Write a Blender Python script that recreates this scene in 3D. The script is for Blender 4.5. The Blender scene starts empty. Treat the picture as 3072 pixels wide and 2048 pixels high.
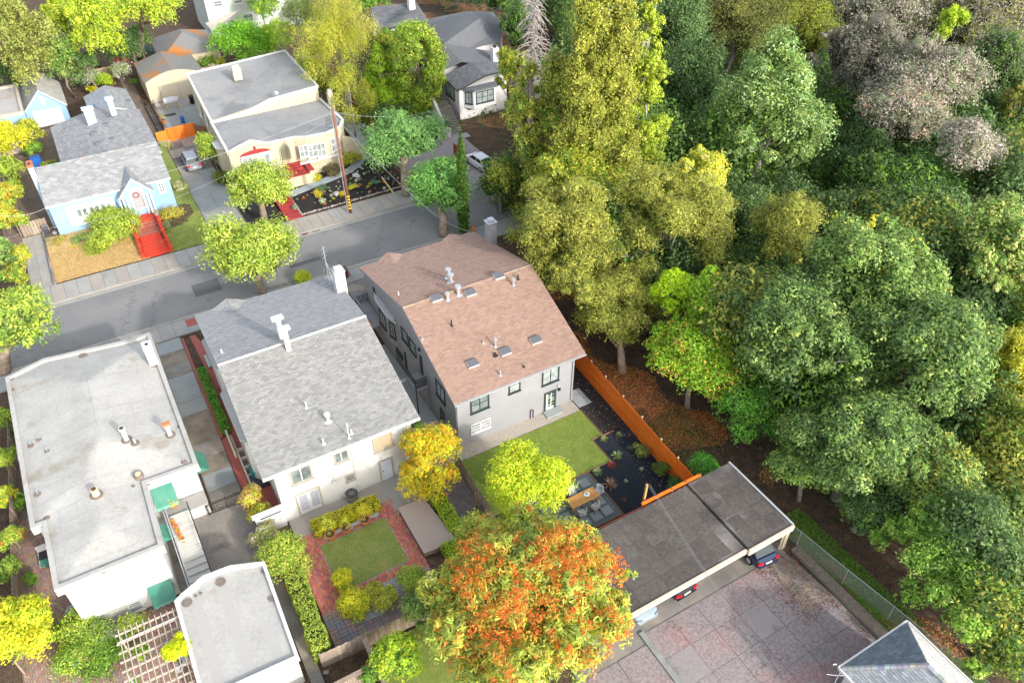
import bpy, math, random
import numpy as np
from mathutils import Vector

# ------------------------------------------------------------------ scene, camera, light
sc = bpy.context.scene
COL = sc.collection
F, TH, H = 2370.0, math.radians(40.4), 45.0
cam = bpy.data.cameras.new('camera'); camo = bpy.data.objects.new('camera', cam); COL.objects.link(camo)
camo.location = (0, 0, H); camo.rotation_euler = (math.pi/2-TH, 0, 0)
cam.sensor_width = 36; cam.lens = 36*F/3072; cam.clip_end = 1500; cam.clip_start = .5
sc.camera = camo
SUN_EL, SUN_AZ = 25.0, -44.0     # azimuth of the sun seen from the ground, from +X
w = bpy.data.worlds.new('World'); sc.world = w; w.use_nodes = True
nt = w.node_tree; bg = nt.nodes['Background']
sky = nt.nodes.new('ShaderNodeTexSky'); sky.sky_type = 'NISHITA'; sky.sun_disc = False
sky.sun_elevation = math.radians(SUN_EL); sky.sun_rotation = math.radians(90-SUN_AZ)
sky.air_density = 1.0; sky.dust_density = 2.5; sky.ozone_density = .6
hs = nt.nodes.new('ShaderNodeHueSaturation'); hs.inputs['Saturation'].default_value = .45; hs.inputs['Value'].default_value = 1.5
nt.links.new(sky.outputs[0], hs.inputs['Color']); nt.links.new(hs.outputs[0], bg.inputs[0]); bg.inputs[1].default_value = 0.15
sun = bpy.data.lights.new('sun', 'SUN'); sun.energy = 2.0; sun.angle = math.radians(2); sun.color = (1, .955, .89)
suno = bpy.data.objects.new('sun', sun); COL.objects.link(suno)
el, az = math.radians(SUN_EL), math.radians(SUN_AZ)
sd = Vector((math.cos(el)*math.cos(az), math.cos(el)*math.sin(az), math.sin(el)))
suno.rotation_euler = sd.to_track_quat('Z', 'Y').to_euler()
suno.location = (0, 0, 60)
sc.view_settings.view_transform = 'Standard'; sc.view_settings.look = 'None'
sc.view_settings.exposure = 0.92; sc.view_settings.gamma = 1; sc.view_settings.use_curve_mapping = False
sc.cycles.max_bounces = 6; sc.cycles.diffuse_bounces = 3; sc.cycles.glossy_bounces = 2
sc.cycles.transmission_bounces = 3; sc.cycles.use_denoising = True
sc.cycles.sample_clamp_indirect = 6

# ------------------------------------------------------------------ coordinates
s_, c_ = math.sin(TH), math.cos(TH)
CA, SA = math.cos(math.radians(30)), math.sin(math.radians(30))
def ray(x, y):
    u = (x-1536)/F; v = (y-1024)/F
    return (u, c_-v*s_, -s_-v*c_)
def px(x, y, z=0.0):
    r = ray(x, y); k = (z-H)/r[2]
    return Vector((r[0]*k, r[1]*k, z))
def t(c, r, x, y, z=0.0): return px(768*c+x/3.0625, 512*r+y/3.0625, z)
def d(x, y, z=0.0): return px(x*1.306122, y*1.306122, z)
def ab(a, b, z=0.0): return Vector((a*CA-b*SA, a*SA+b*CA, z))
def toab(p): return (p[0]*CA+p[1]*SA, -p[0]*SA+p[1]*CA, p[2])
UA = Vector((CA, SA, 0)); UB = Vector((-SA, CA, 0)); UZ = Vector((0, 0, 1))
def pick(x, y, axis, val):
    "(a,b,z) of the point seen at x,y on the vertical plane a=val or b=val"
    r = ray(x, y); n = (CA, SA) if axis == 'a' else (-SA, CA)
    k = val/(r[0]*n[0]+r[1]*n[1]); return toab((r[0]*k, r[1]*k, H+r[2]*k))
def tp(c, r, x, y, axis, val): return pick(768*c+x/3.0625, 512*r+y/3.0625, axis, val)
def mpp(p):
    "photo pixels per metre at a point"
    dep = p[1]*c_-(p[2]-H)*s_
    return F/dep

# ------------------------------------------------------------------ materials
MATS = {}
def mat(name, c1, c2=None, rough=.85, sc1=3.0, bump=0.0, bsc=40.0, metal=0.0, attr=False, grain=.12, gsc=60.0,
        spec=.3, trans=0.0, wave=None, crack=0, crs=.35, c3=None, sc3=.5, t3=.55, coat=0):
    if name in MATS: return MATS[name]
    m = bpy.data.materials.new(name); m.use_nodes = True; n = m.node_tree.nodes; L = m.node_tree.links
    bs = n['Principled BSDF']; bs.inputs['Roughness'].default_value = rough; bs.inputs['Metallic'].default_value = metal
    bs.inputs['Specular IOR Level'].default_value = spec
    if coat: bs.inputs['Coat Weight'].default_value = coat
    tc = n.new('ShaderNodeNewGeometry')
    def noise(scale, det=4):
        q = n.new('ShaderNodeTexNoise'); q.inputs['Scale'].default_value = scale; q.inputs['Detail'].default_value = det
        L.new(tc.outputs['Position'], q.inputs['Vector']); return q.outputs['Fac']
    def mix(a, b, fac, mode='MIX'):
        q = n.new('ShaderNodeMix'); q.data_type = 'RGBA'; q.blend_type = mode
        for s, v in ((q.inputs[0], fac), (q.inputs[6], a), (q.inputs[7], b)):
            if isinstance(v, bpy.types.NodeSocket): L.new(v, s)
            elif isinstance(v, (int, float)): s.default_value = v
            else: s.default_value = (*v, 1)
        return q.outputs[2]
    def ramp(src, lo, hi):
        q = n.new('ShaderNodeMapRange'); q.inputs[1].default_value = lo; q.inputs[2].default_value = hi
        L.new(src, q.inputs[0]); return q.outputs[0]
    base = c1
    if attr:
        at = n.new('ShaderNodeAttribute'); at.attribute_name = 'lc'; base = at.outputs['Color']
    if c2: base = mix(base, c2, ramp(noise(sc1), .35, .65))
    if c3: base = mix(base, c3, ramp(noise(sc3, 6), t3, t3+.12))
    if crack:
        vr = n.new('ShaderNodeTexVoronoi'); vr.feature = 'DISTANCE_TO_EDGE'; vr.inputs['Scale'].default_value = crs
        nz = n.new('ShaderNodeTexNoise'); nz.inputs['Scale'].default_value = 1.2; nz.inputs['Detail'].default_value = 6; L.new(tc.outputs['Position'], nz.inputs['Vector'])
        va = n.new('ShaderNodeVectorMath'); va.operation = 'MULTIPLY_ADD'; va.inputs[1].default_value = (1.6, 1.6, 1.6); L.new(nz.outputs['Color'], va.inputs[0]); L.new(tc.outputs['Position'], va.inputs[2]); L.new(va.outputs[0], vr.inputs['Vector'])
        cr = n.new('ShaderNodeMapRange'); cr.inputs[1].default_value = .0015; cr.inputs[2].default_value = .006; cr.inputs[3].default_value = crack; cr.inputs[4].default_value = 0; L.new(vr.outputs['Distance'], cr.inputs[0])
        base = mix(base, (.04, .038, .035), cr.outputs[0])
    if wave:
        wv = n.new('ShaderNodeTexWave'); wv.inputs['Scale'].default_value = wave; wv.inputs['Distortion'].default_value = 1.5
        L.new(tc.outputs['Position'], wv.inputs['Vector']); base = mix(base, (.5, .5, .5), ramp(wv.outputs['Fac'], 0, 6), 'MULTIPLY')
    if grain:
        g = ramp(noise(gsc, 3), .3, .7)
        q = n.new('ShaderNodeMapRange'); q.inputs[3].default_value = 1-grain*1.4; q.inputs[4].default_value = 1+grain
        L.new(g, q.inputs[0]); base = mix(base, q.outputs[0], 1.0, 'MULTIPLY')
    if isinstance(base, bpy.types.NodeSocket): L.new(base, bs.inputs['Base Color'])
    else: bs.inputs['Base Color'].default_value = (*base, 1)
    if bump:
        b = n.new('ShaderNodeBump'); b.inputs['Strength'].default_value = bump; b.inputs['Distance'].default_value = .03
        L.new(noise(bsc, 5), b.inputs['Height']); L.new(b.outputs[0], bs.inputs['Normal'])
    if trans:
        tr = n.new('ShaderNodeBsdfTranslucent'); ms = n.new('ShaderNodeMixShader'); ms.inputs[0].default_value = trans
        if isinstance(base, bpy.types.NodeSocket): L.new(base, tr.inputs[0])
        else: tr.inputs[0].default_value = (*base, 1)
        L.new(bs.outputs[0], ms.inputs[1]); L.new(tr.outputs[0], ms.inputs[2]); L.new(ms.outputs[0], n['Material Output'].inputs[0])
    MATS[name] = m; return m
leafm = mat('leaf', (.1, .2, .03), attr=True, rough=.6, trans=.36, grain=0, spec=.35)
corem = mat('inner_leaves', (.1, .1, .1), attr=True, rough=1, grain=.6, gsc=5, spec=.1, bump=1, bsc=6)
tabm = mat('shingle', (.3, .3, .3), attr=True, rough=.95, grain=.18, gsc=45, bump=.3, bsc=60, c3=None)
chip = mat('tinted_matte', (.3, .3, .3), attr=True, rough=.9, grain=.12, gsc=30)
bark = mat('bark', (.19, .14, .10), (.34, .28, .22), sc1=6, rough=.95, bump=.8, bsc=14, grain=.3)
barkp = mat('plane_bark', (.42, .33, .25), (.25, .19, .14), sc1=3, rough=.9, bump=.6, bsc=10, grain=.25)
barkg = mat('grey_bark', (.36, .33, .30), (.22, .19, .17), sc1=5, rough=.95, bump=.6, bsc=14, grain=.2)
white = mat('white_paint', (.64, .64, .625), (.59, .585, .57), sc1=1.2, rough=.7, grain=.03)
white2 = mat('white_stucco', (.60, .59, .565), (.55, .54, .51), sc1=.9, rough=.9, bump=.25, bsc=30, grain=.05, c3=(.48, .46, .42), sc3=.45, t3=.62)
greyst = mat('grey_stucco', (.275, .277, .29), (.25, .252, .265), sc1=.7, rough=.9, bump=.2, bsc=30, grain=.03)
creamst = mat('cream_stucco', (.54, .465, .325), (.49, .43, .30), sc1=.8, rough=.9, bump=.25, bsc=30, grain=.05)
bluest = mat('light_blue_stucco', (.27, .42, .60), (.245, .39, .57), sc1=.8, rough=.9, bump=.2, bsc=30, grain=.04)
palegr = mat('pale_green_siding', (.50, .55, .50), (.46, .51, .46), sc1=1, rough=.85, grain=.05)
trimdk = mat('dark_green_trim', (.035, .05, .052), rough=.5, grain=.03)
glass = mat('window_glass', (.10, .12, .125), (.22, .26, .26), sc1=1.4, rough=.08, spec=.8, grain=0)
glassb = mat('pale_window_glass', (.20, .235, .24), (.36, .39, .38), sc1=2, rough=.12, spec=.7, grain=0)
glassw = mat('warm_window_blind', (.50, .36, .22), (.42, .33, .24), sc1=1.5, rough=.25, spec=.6, grain=0)
tanfr = mat('tan_window_frame', (.36, .335, .27), rough=.7, grain=.04)
asph = mat('asphalt', (.20, .20, .20), (.25, .247, .243), sc1=.25, rough=.92, bump=.25, bsc=50, grain=.16, gsc=22, c3=(.14, .138, .135), sc3=.5, t3=.62, crack=.35, crs=.11)
asphd = mat('dark_asphalt_patch', (.12, .12, .125), rough=.92, grain=.1, gsc=40)
conc = mat('concrete', (.36, .35, .32), (.30, .295, .28), sc1=.5, rough=.9, bump=.15, bsc=40, grain=.08, gsc=30, c3=(.25, .24, .22), sc3=.8, t3=.6)
concb = mat('cool_concrete', (.28, .31, .32), (.33, .345, .34), sc1=.5, rough=.9, grain=.08, gsc=30, c3=(.24, .25, .25), sc3=.9, t3=.6)
concs = mat('stained_concrete', (.27, .255, .235), (.17, .155, .14), sc1=.7, rough=.9, grain=.15, gsc=18, c3=(.36, .31, .25), sc3=.35, t3=.5, crack=.3, crs=.2)
lotc = mat('reddish_lot_concrete', (.29, .235, .235), (.26, .235, .237), sc1=.35, rough=.9, bump=.2, grain=.2, gsc=6, c3=(.32, .215, .212), sc3=.25, t3=.53, crack=.4, crs=.14)
lott = mat('tan_lot_concrete', (.34, .28, .25), (.38, .335, .29), sc1=.6, rough=.9, bump=.2, grain=.12, gsc=14)
redp = mat('red_painted_concrete', (.40, .115, .09), (.35, .10, .085), sc1=.6, rough=.75, grain=.08)
reds = mat('bright_red_paint', (.60, .05, .02), (.48, .05, .03), sc1=1.5, rough=.6, grain=.15, c3=(.45, .10, .07), sc3=1.2, t3=.58)
redt = mat('dark_red_paint', (.36, .045, .04), (.30, .04, .04), sc1=1, rough=.6, grain=.06)
soil = mat('soil', (.075, .05, .035), (.12, .08, .05), sc1=1.5, rough=1, bump=1, bsc=12, grain=.35, gsc=9)
forest = mat('forest_floor', (.30, .145, .07), (.19, .105, .055), sc1=.5, rough=1, bump=1, bsc=9, grain=.4, gsc=6, c3=(.05, .065, .02), sc3=.35, t3=.55)
mulch = mat('dark_mulch', (.022, .020, .022), (.035, .03, .03), sc1=2, rough=1, bump=1, bsc=22, grain=.4, gsc=18)
fabric = mat('weed_fabric', (.014, .020, .030), (.02, .026, .034), sc1=1, rough=.95, grain=.2, gsc=20)
lawn = mat('lawn_grass', (.17, .24, .045), (.24, .28, .065), sc1=.9, rough=1, bump=1, bsc=30, grain=.28, gsc=16)
lawny = mat('patchy_lawn_grass', (.27, .30, .085), (.20, .26, .06), sc1=1.2, rough=1, bump=1, bsc=30, grain=.25, gsc=16, c3=(.42, .30, .15), sc3=.45, t3=.60)
dry = mat('dry_grass', (.52, .36, .15), (.42, .28, .13), sc1=1.6, rough=1, bump=1, bsc=25, grain=.25, gsc=14, c3=(.27, .26, .10), sc3=.7, t3=.6)
gravel = mat('pale_gravel', (.50, .45, .38), (.38, .33, .28), sc1=12, rough=1, bump=1, bsc=30, grain=.3, gsc=24)
brickm = mat('brick_paving', (.36, .12, .085), attr=True, rough=.9, grain=.1, gsc=20)
wood = mat('weathered_wood', (.34, .27, .20), (.26, .20, .15), sc1=3, rough=.9, grain=.2, gsc=14, wave=3)
wood2 = mat('brown_wood', (.30, .17, .10), (.22, .12, .07), sc1=3, rough=.85, grain=.2, gsc=14)
orangew = mat('orange_stained_wood', (.84, .19, .02), (.76, .165, .018), sc1=2, rough=.6, grain=.10, gsc=10)
rednew = mat('red_brown_wood', (.42, .10, .02), (.34, .08, .02), sc1=2, rough=.7, grain=.12, gsc=10)
tarp_m = mat('roll_roofing', (.075, .066, .062), (.12, .108, .098), sc1=.45, rough=.9, grain=.18, gsc=5, c3=(.26, .245, .235), sc3=.16, t3=.60)
whroof = mat('white_roof_coating', (.42, .413, .39), (.37, .363, .34), sc1=.5, rough=.75, grain=.07, gsc=5, c3=(.31, .285, .235), sc3=.4, t3=.60, crack=.12, crs=.2)
grroof = mat('grey_flat_roofing', (.25, .255, .26), (.30, .30, .295), sc1=.3, rough=.9, grain=.09, gsc=6, c3=(.20, .205, .21), sc3=.22, t3=.53, crack=.3, crs=.2)
mossr = mat('moss_on_roof', (.50, .25, .08), (.34, .24, .12), sc1=3, rough=1, grain=.25, gsc=10)
metalg = mat('galvanised_metal', (.55, .57, .60), rough=.4, metal=.6, grain=.05)
darkm = mat('dark_metal', (.03, .03, .035), rough=.5, grain=.05)
black = mat('black_plastic', (.012, .012, .014), rough=.4, grain=.05)
tar = mat('tar_patch', (.17, .14, .12), (.22, .18, .15), sc1=4, rough=.95, grain=.2)
terra = mat('terracotta', (.48, .17, .07), rough=.9, grain=.1)
awn = mat('green_awning_canvas', (.06, .24, .18), (.11, .30, .22), sc1=1, rough=.7, grain=.05, trans=.2)
awnl = mat('pale_green_awning_canvas', (.20, .50, .40), rough=.7, grain=.05, trans=.2)
spa = mat('spa_cover', (.42, .34, .295), rough=.7, grain=.05, wave=6)
tealp = mat('teal_plastic', (.02, .20, .19), rough=.4, grain=.03)
bluep = mat('blue_plastic', (.02, .12, .42), rough=.4, grain=.03)
redpl = mat('red_plastic', (.65, .02, .03), rough=.4, grain=.03)
orpl = mat('orange_plastic', (.80, .20, .02), rough=.4, grain=.03)
teak = mat('table_wood', (.55, .29, .10), (.46, .24, .08), sc1=4, rough=.6, grain=.1, wave=8)
polew = mat('pole_wood', (.26, .12, .07), (.18, .09, .06), sc1=3, rough=.9, grain=.2)
yelp = mat('yellow_band', (.80, .50, .03), rough=.5, grain=0)
carwh = mat('car_paint_white', (.72, .74, .76), rough=.25, coat=.8, grain=0)
carsi = mat('car_paint_silver', (.34, .36, .40), rough=.3, metal=.5, coat=.8, grain=0)
carbl = mat('car_paint_navy', (.012, .022, .07), rough=.25, coat=1, grain=0)
carbk = mat('car_paint_black', (.01, .01, .012), rough=.25, coat=1, grain=0)
carpl = mat('car_paint_pale_blue', (.26, .32, .36), rough=.3, coat=.8, grain=0)
cargl = mat('car_glass', (.02, .035, .035), rough=.06, spec=.9, grain=0)
tyre = mat('tyre_rubber', (.015, .015, .015), rough=.8, grain=0)
lampr = mat('tail_light_red', (.65, .01, .015), rough=.2, spec=.7, grain=0)
cloth = mat('pale_grey_fabric', (.45, .46, .49), rough=.95, grain=.05)
slate = mat('patio_slate', (.20, .235, .245), (.24, .27, .28), sc1=1, rough=.85, grain=.08)
slateg = mat('patio_base_gravel', (.12, .145, .15), rough=1, grain=.2, gsc=20)

# ------------------------------------------------------------------ mesh helpers
def props(o, label=None, cat=None, group=None, kind=None):
    if label: o['label'] = label
    if cat: o['category'] = cat
    if group: o['group'] = group
    if kind: o['kind'] = kind
    return o
def origin(o):
    v = Vector((0, 0, 0))
    while o is not None: v += Vector(o.location); o = o.parent
    return v
def thing(name, label, cat, loc=(0, 0, 0), group=None):
    o = bpy.data.objects.new(name, None); COL.objects.link(o); o.location = loc; o.empty_display_size = .3
    return props(o, label, cat, group)
class M:
    def __init__(s): s.v = []; s.f = []; s.c = []; s.col = None
    def add(s, vs, fs):
        k = len(s.v); s.v += [tuple(p) for p in vs]; s.f += [tuple(i+k for i in q) for q in fs]
        if s.col is not None: s.c += [s.col]*len(fs)
        return s
    def hexa(s, p):  # 4 bottom, 4 top
        return s.add(p, [(3, 2, 1, 0), (4, 5, 6, 7), (0, 1, 5, 4), (1, 2, 6, 5), (2, 3, 7, 6), (3, 0, 4, 7)])
    def box(s, a0, a1, b0, b1, z0, z1):
        return s.hexa([ab(a0, b0, z0), ab(a1, b0, z0), ab(a1, b1, z0), ab(a0, b1, z0), ab(a0, b0, z1), ab(a1, b0, z1), ab(a1, b1, z1), ab(a0, b1, z1)])
    def lbox(s, x0, x1, y0, y1, z0, z1):
        return s.hexa([(x0, y0, z0), (x1, y0, z0), (x1, y1, z0), (x0, y1, z0), (x0, y0, z1), (x1, y0, z1), (x1, y1, z1), (x0, y1, z1)])
    def obox(s, c, x, y, z):  # centre + half vectors
        c, x, y, z = map(Vector, (c, x, y, z))
        return s.hexa([c-x-y-z, c+x-y-z, c+x+y-z, c-x+y-z, c-x-y+z, c+x-y+z, c+x+y+z, c-x+y+z])
    def prism(s, poly, z0, z1):
        n = len(poly); area = sum(poly[i][0]*poly[(i+1) % n][1]-poly[(i+1) % n][0]*poly[i][1] for i in range(n))
        if area < 0: poly = poly[::-1]
        vs = [(p[0], p[1], z0) for p in poly]+[(p[0], p[1], z1) for p in poly]
        return s.add(vs, [tuple(range(n))[::-1], tuple(range(n, 2*n))]+[(i, (i+1) % n, n+(i+1) % n, n+i) for i in range(n)])
    def slab(s, top, th):  # planar polygon with thickness downwards
        n = len(top); vs = [Vector(p) for p in top]+[Vector(p)-Vector((0, 0, th)) for p in top]
        nn = (vs[1]-vs[0]).cross(vs[2]-vs[1])
        if nn.z < 0: vs = vs[:n][::-1]+vs[n:][::-1]
        return s.add(vs, [tuple(range(n)), tuple(range(n, 2*n))[::-1]]+[(n+i, n+(i+1) % n, (i+1) % n, i) for i in range(n)])
    def cyl(s, p, r, h, n=12, r2=None, ax=(0, 0, 1)):
        return s.tube([Vector(p), Vector(p)+Vector(ax)*h], [r, r if r2 is None else r2], n)
    def tube(s, pts, rs, n=6, cap=True):
        pts = [Vector(p) for p in pts]
        if not hasattr(rs, '__len__'): rs = [rs]*len(pts)
        vs = []
        for i, p in enumerate(pts):
            dr = (pts[min(i+1, len(pts)-1)]-pts[max(i-1, 0)])
            if dr.length < 1e-9: dr = Vector((0, 0, 1))
            dr.normalize(); q = dr.orthogonal() if abs(dr.z) < .99 else Vector((1, 0, 0))
            if abs(dr.z) < .99: q = dr.cross(Vector((0, 0, 1)))
            q.normalize(); r_ = dr.cross(q)
            vs += [p+(q*math.cos(2*math.pi*k/n)+r_*math.sin(2*math.pi*k/n))*rs[i] for k in range(n)]
        fs = [(i*n+k, i*n+(k+1) % n, (i+1)*n+(k+1) % n, (i+1)*n+k) for i in range(len(pts)-1) for k in range(n)]
        if cap: fs += [tuple(range(n))[::-1], tuple(range((len(pts)-1)*n, len(pts)*n))]
        return s.add(vs, fs)
    def blob(s, p, rx, ry, rz, n=10, m=6, jit=0, rnd=random):
        vs = []; p = Vector(p)
        for i in range(m+1):
            ph = math.pi*i/m
            for k in range(n):
                th = 2*math.pi*k/n; j = 1+rnd.uniform(-jit, jit)
                vs.append(p+Vector((math.sin(ph)*math.cos(th)*rx*j, math.sin(ph)*math.sin(th)*ry*j, math.cos(ph)*rz*j)))
        return s.add(vs, [(i*n+k, (i+1)*n+k, (i+1)*n+(k+1) % n, i*n+(k+1) % n) for i in range(m) for k in range(n)])
    def mesh(s, name, m, off=Vector((0, 0, 0))):
        me = bpy.data.meshes.new(name)
        me.from_pydata([(p[0]-off[0], p[1]-off[1], p[2]-off[2]) for p in s.v], [], s.f)
        if s.c:
            at = me.attributes.new('lc', 'FLOAT_COLOR', 'FACE')
            at.data.foreach_set('color', np.array([(*c, 1) for c in s.c], dtype=np.float32).ravel())
        me.materials.append(m); return me
    def build(s, name, m, parent=None, kind=None, label=None, cat=None, group=None, smooth=False):
        if parent is None:
            arr = np.array(s.v); off = Vector((float(arr[:, 0].mean()), float(arr[:, 1].mean()), float(arr[:, 2].min())))
        else: off = origin(parent)
        me = s.mesh(name, m, off); o = bpy.data.objects.new(name, me); COL.objects.link(o)
        if parent is not None: o.parent = parent
        else: o.location = off
        if smooth: me.shade_smooth()
        return props(o, label, cat, group, kind)
def copy_tree(o, parent=None, loc=None, rot=None, **kw):
    c = o.copy(); COL.objects.link(c)
    if parent is not None: c.parent = parent
    if loc is not None: c.location = loc
    if rot is not None: c.rotation_euler = (0, 0, rot)
    for ch in list(o.children): copy_tree(ch, c)
    return props(c, **kw)
def quads(name, V, C, m, parent=None, kind=None, **kw):
    N, K_ = V.shape[:2]; me = bpy.data.meshes.new(name)
    off = np.array(origin(parent)) if parent is not None else np.array([V[..., 0].mean(), V[..., 1].mean(), V[..., 2].min()])
    me.vertices.add(K_*N); me.loops.add(K_*N); me.polygons.add(N)
    me.vertices.foreach_set('co', (V-off).astype(np.float32).ravel())
    me.loops.foreach_set('vertex_index', np.arange(K_*N, dtype=np.int32))
    me.polygons.foreach_set('loop_start', np.arange(0, K_*N, K_, dtype=np.int32))
    me.update(calc_edges=True)
    at = me.attributes.new('lc', 'FLOAT_COLOR', 'FACE')
    at.data.foreach_set('color', np.concatenate([C, np.ones((N, 1))], 1).astype(np.float32).ravel())
    me.materials.append(m); o = bpy.data.objects.new(name, me); COL.objects.link(o)
    if parent is not None: o.parent = parent
    else: o.location = off.tolist()
    return props(o, kind=kind, **kw)
RS = np.random.RandomState(7); random.seed(11)
NQ = [0]
def unit(a): return a/np.maximum(np.linalg.norm(a, axis=-1, keepdims=True), 1e-9)
def leafquads(P, Nr, L, asp=.5, out=1.0, hang=0, rng=RS):
    n = len(P); NQ[0] += n
    nn = unit(Nr*out+rng.normal(size=(n, 3))*.42+np.array([0, 0, .35]))
    tg = rng.normal(size=(n, 3)); tg[:, 2] -= hang*2.2
    tg = unit(tg-nn*(tg*nn).sum(1, keepdims=True)); bt = np.cross(nn, tg)
    L = (np.asarray(L)*.86*rng.uniform(.6, 1.35, n))[:, None]; W = L*asp
    return np.stack([P-tg*L*.42+bt*W*.62, P-tg*L*.42-bt*W*.62, P+tg*L*.62], 1)
def pal(cols, n, rng=RS, jit=.16):
    ws = np.array([c[1] for c in cols], float); k = rng.choice(len(cols), n, p=ws/ws.sum())
    C = np.array([c[0] for c in cols], float)[k]
    return C
def shell(cen, rad, ncl, per, cs, cols, L, asp=.5, up=.25, rng=RS, hang=0, out=1.0, jit=.2):
    "leaf clumps over the surface of ellipsoid lobes; cen (K,3) rad (K,3)"
    K = len(cen); w_ = rad[:, 0]**2; lb = rng.choice(K, ncl, p=w_/w_.sum())
    dr = rng.normal(size=(ncl, 3)); dr[:, 2] = dr[:, 2]+up; dr[:, 2] = np.where(dr[:, 2] < -.45, -dr[:, 2], dr[:, 2]); dr = unit(dr)
    rr = 1-np.abs(rng.normal(size=(ncl, 1)))*.13+rng.uniform(-.03, .12, (ncl, 1))
    rr = rng.uniform(.70, 1.10, (ncl, 1)); P = cen[lb]+dr*rad[lb]*rr
    s1 = np.repeat(rad[lb, 0:1]*cs*rng.uniform(.6, 1.3, (ncl, 1)), per, 0); u = rng.normal(size=(ncl*per, 3)); u[:, 2] += .35; u = unit(u)
    Nn = unit(np.repeat(dr, per, 0)*.55+u*.8)
    off = u*s1*rng.uniform(.55, 1.0, (ncl*per, 1))
    if hang: off[:, 2] = off[:, 2]-np.abs(rng.normal(size=ncl*per))*s1[:, 0]*hang*1.6; off[:, :2] *= 1-.45*min(1, hang)
    Q = np.repeat(P, per, 0)+off
    C = np.repeat(pal(cols, ncl, rng), per, 0)*rng.uniform(1-jit, 1+jit, (ncl*per, 1))*np.repeat(rng.uniform(.72, 1.22, (ncl, 1)), per, 0)
    C = np.clip(C*1.6, 0, .75)*rng.uniform(.92, 1.08, (ncl*per, 3))
    return leafquads(Q, Nn, L, asp, out, hang, rng), C
def lobes(c, rx, rz, K, frac, shape='round', rng=RS):
    u = unit(rng.normal(size=(K, 3))); u[:, 2] = np.where(u[:, 2] < -.55, -u[:, 2], u[:, 2])
    rr = rng.uniform(.4, 1-frac*.55, (K, 1)); P = u*rr
    if shape == 'cone':
        h = rng.uniform(0, 1, K)**1.05; an = rng.uniform(0, 6.283, K); r_ = (1-h)**.75*rng.uniform(.35, .85, K)+.03
        P = np.stack([np.cos(an)*r_, np.sin(an)*r_, h*2-1], 1)
    if shape == 'column':
        h = rng.uniform(-1, 1, K); an = rng.uniform(0, 6.283, K); r_ = (.68*np.sqrt(np.clip(1-h*h, 0, 1)))
        P = np.stack([np.cos(an)*r_, np.sin(an)*r_, h], 1)
    o_ = (rng.uniform(size=(K, 1)) < .2) & (shape == 'round'); P = P*np.where(o_, 1.22, 1)
    C = np.array(c)+P*np.array([rx, rx, rz]); f = rng.uniform(.6, 1.35, (K, 1))*frac*np.where(o_, .62, 1)
    if shape == 'cone': f = f*(1.25-.85*(h[:, None]))
    R = f*np.array([rx, rx, rx if shape != 'round' else (rx+rz)/2])
    return C, R
def trunk_mesh(base, cen, r0, cenl, rng=random, limbs=6, bend=.3, spread=.95, twig=0):
    m = M(); base = Vector(base); cen = Vector(cen); h = (cen-base)
    pts = [base-Vector((0, 0, .2))]+[base+h*f+Vector((rng.uniform(-bend, bend), rng.uniform(-bend, bend), 0)) for f in (.3, .6)]+[cen]
    m.tube(pts, [r0*1.35, r0, r0*.75, r0*.45], 8)
    ks = list(range(len(cenl))); rng.shuffle(ks)
    for k in ks[:limbs]:
        e = base.lerp(cen, 0)+(Vector(cenl[k])-base)*spread; s0 = base+h*rng.uniform(.45, .85)
        mid = s0.lerp(e, .5)+Vector((rng.uniform(-.4, .4), rng.uniform(-.4, .4), -.2))
        m.tube([s0, mid, e], [r0*.45, r0*.28, r0*.14], 5)
        if twig:
            for _ in range(4):
                q = e+Vector((rng.uniform(-1, 1), rng.uniform(-1, .6), rng.uniform(.1, 1.1))).normalized()*twig*rng.uniform(.8, 1.08)
                m.tube([e, e.lerp(q, .5)+Vector((rng.uniform(-.15, .15), rng.uniform(-.15, .15), .1)), q], [r0*.14, r0*.1, .012], 3, cap=False)
    return m
def tree(name, label, cxy, rD, zc, cols, n=4000, L=.3, K=16, frac=.42, shape='round', base=None, group=None, cat='tree',
         tr=.22, bk=None, asp=.5, hang=0, limbs=6, cs=.43, ryD=None, up=.3, rzf=None, jit=.2, per=15, bend=.3, core_=False):
    c = d(cxy[0], cxy[1], zc); ppm = mpp(c)/1.306122; rx = rD*1.05/ppm
    if rzf is None:
        ry = (ryD or rD)*1.05/ppm; rz = math.sqrt(max(ry*ry-(rx*.72)**2, (.45*rx)**2))/.69; rz = min(rz, 1.9*rx)
    else: rz = rx*rzf
    rz = min(rz, max(zc-.3, .4))
    b = Vector(base) if base is not None else Vector((c.x, c.y, 0))
    T = thing(name, label, cat, b, group)
    CL, RL = lobes(c, rx, rz, K, frac, shape)
    ncl = max(6, int(n*1.28/per)); V, C = shell(CL, RL, ncl, per, cs, cols, L, asp, up, hang=hang, jit=jit)
    quads('crown', V, C, leafm, T)
    if core_:
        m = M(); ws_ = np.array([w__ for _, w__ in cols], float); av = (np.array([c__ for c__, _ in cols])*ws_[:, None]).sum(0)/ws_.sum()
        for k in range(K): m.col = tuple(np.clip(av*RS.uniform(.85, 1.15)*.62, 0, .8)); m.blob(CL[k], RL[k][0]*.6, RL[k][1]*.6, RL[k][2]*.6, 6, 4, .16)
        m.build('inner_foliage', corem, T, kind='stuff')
    if tr:
        cc = c.copy(); cc.z = c.z+(rz*.3 if shape == 'round' else rz*.8)
        trunk_mesh(b, cc, tr, CL, limbs=limbs, bend=bend, twig=float(RL[:, 0].mean()) if limbs > 8 else 0).build('trunk', bk or bark, T, smooth=True)
    return T

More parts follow.
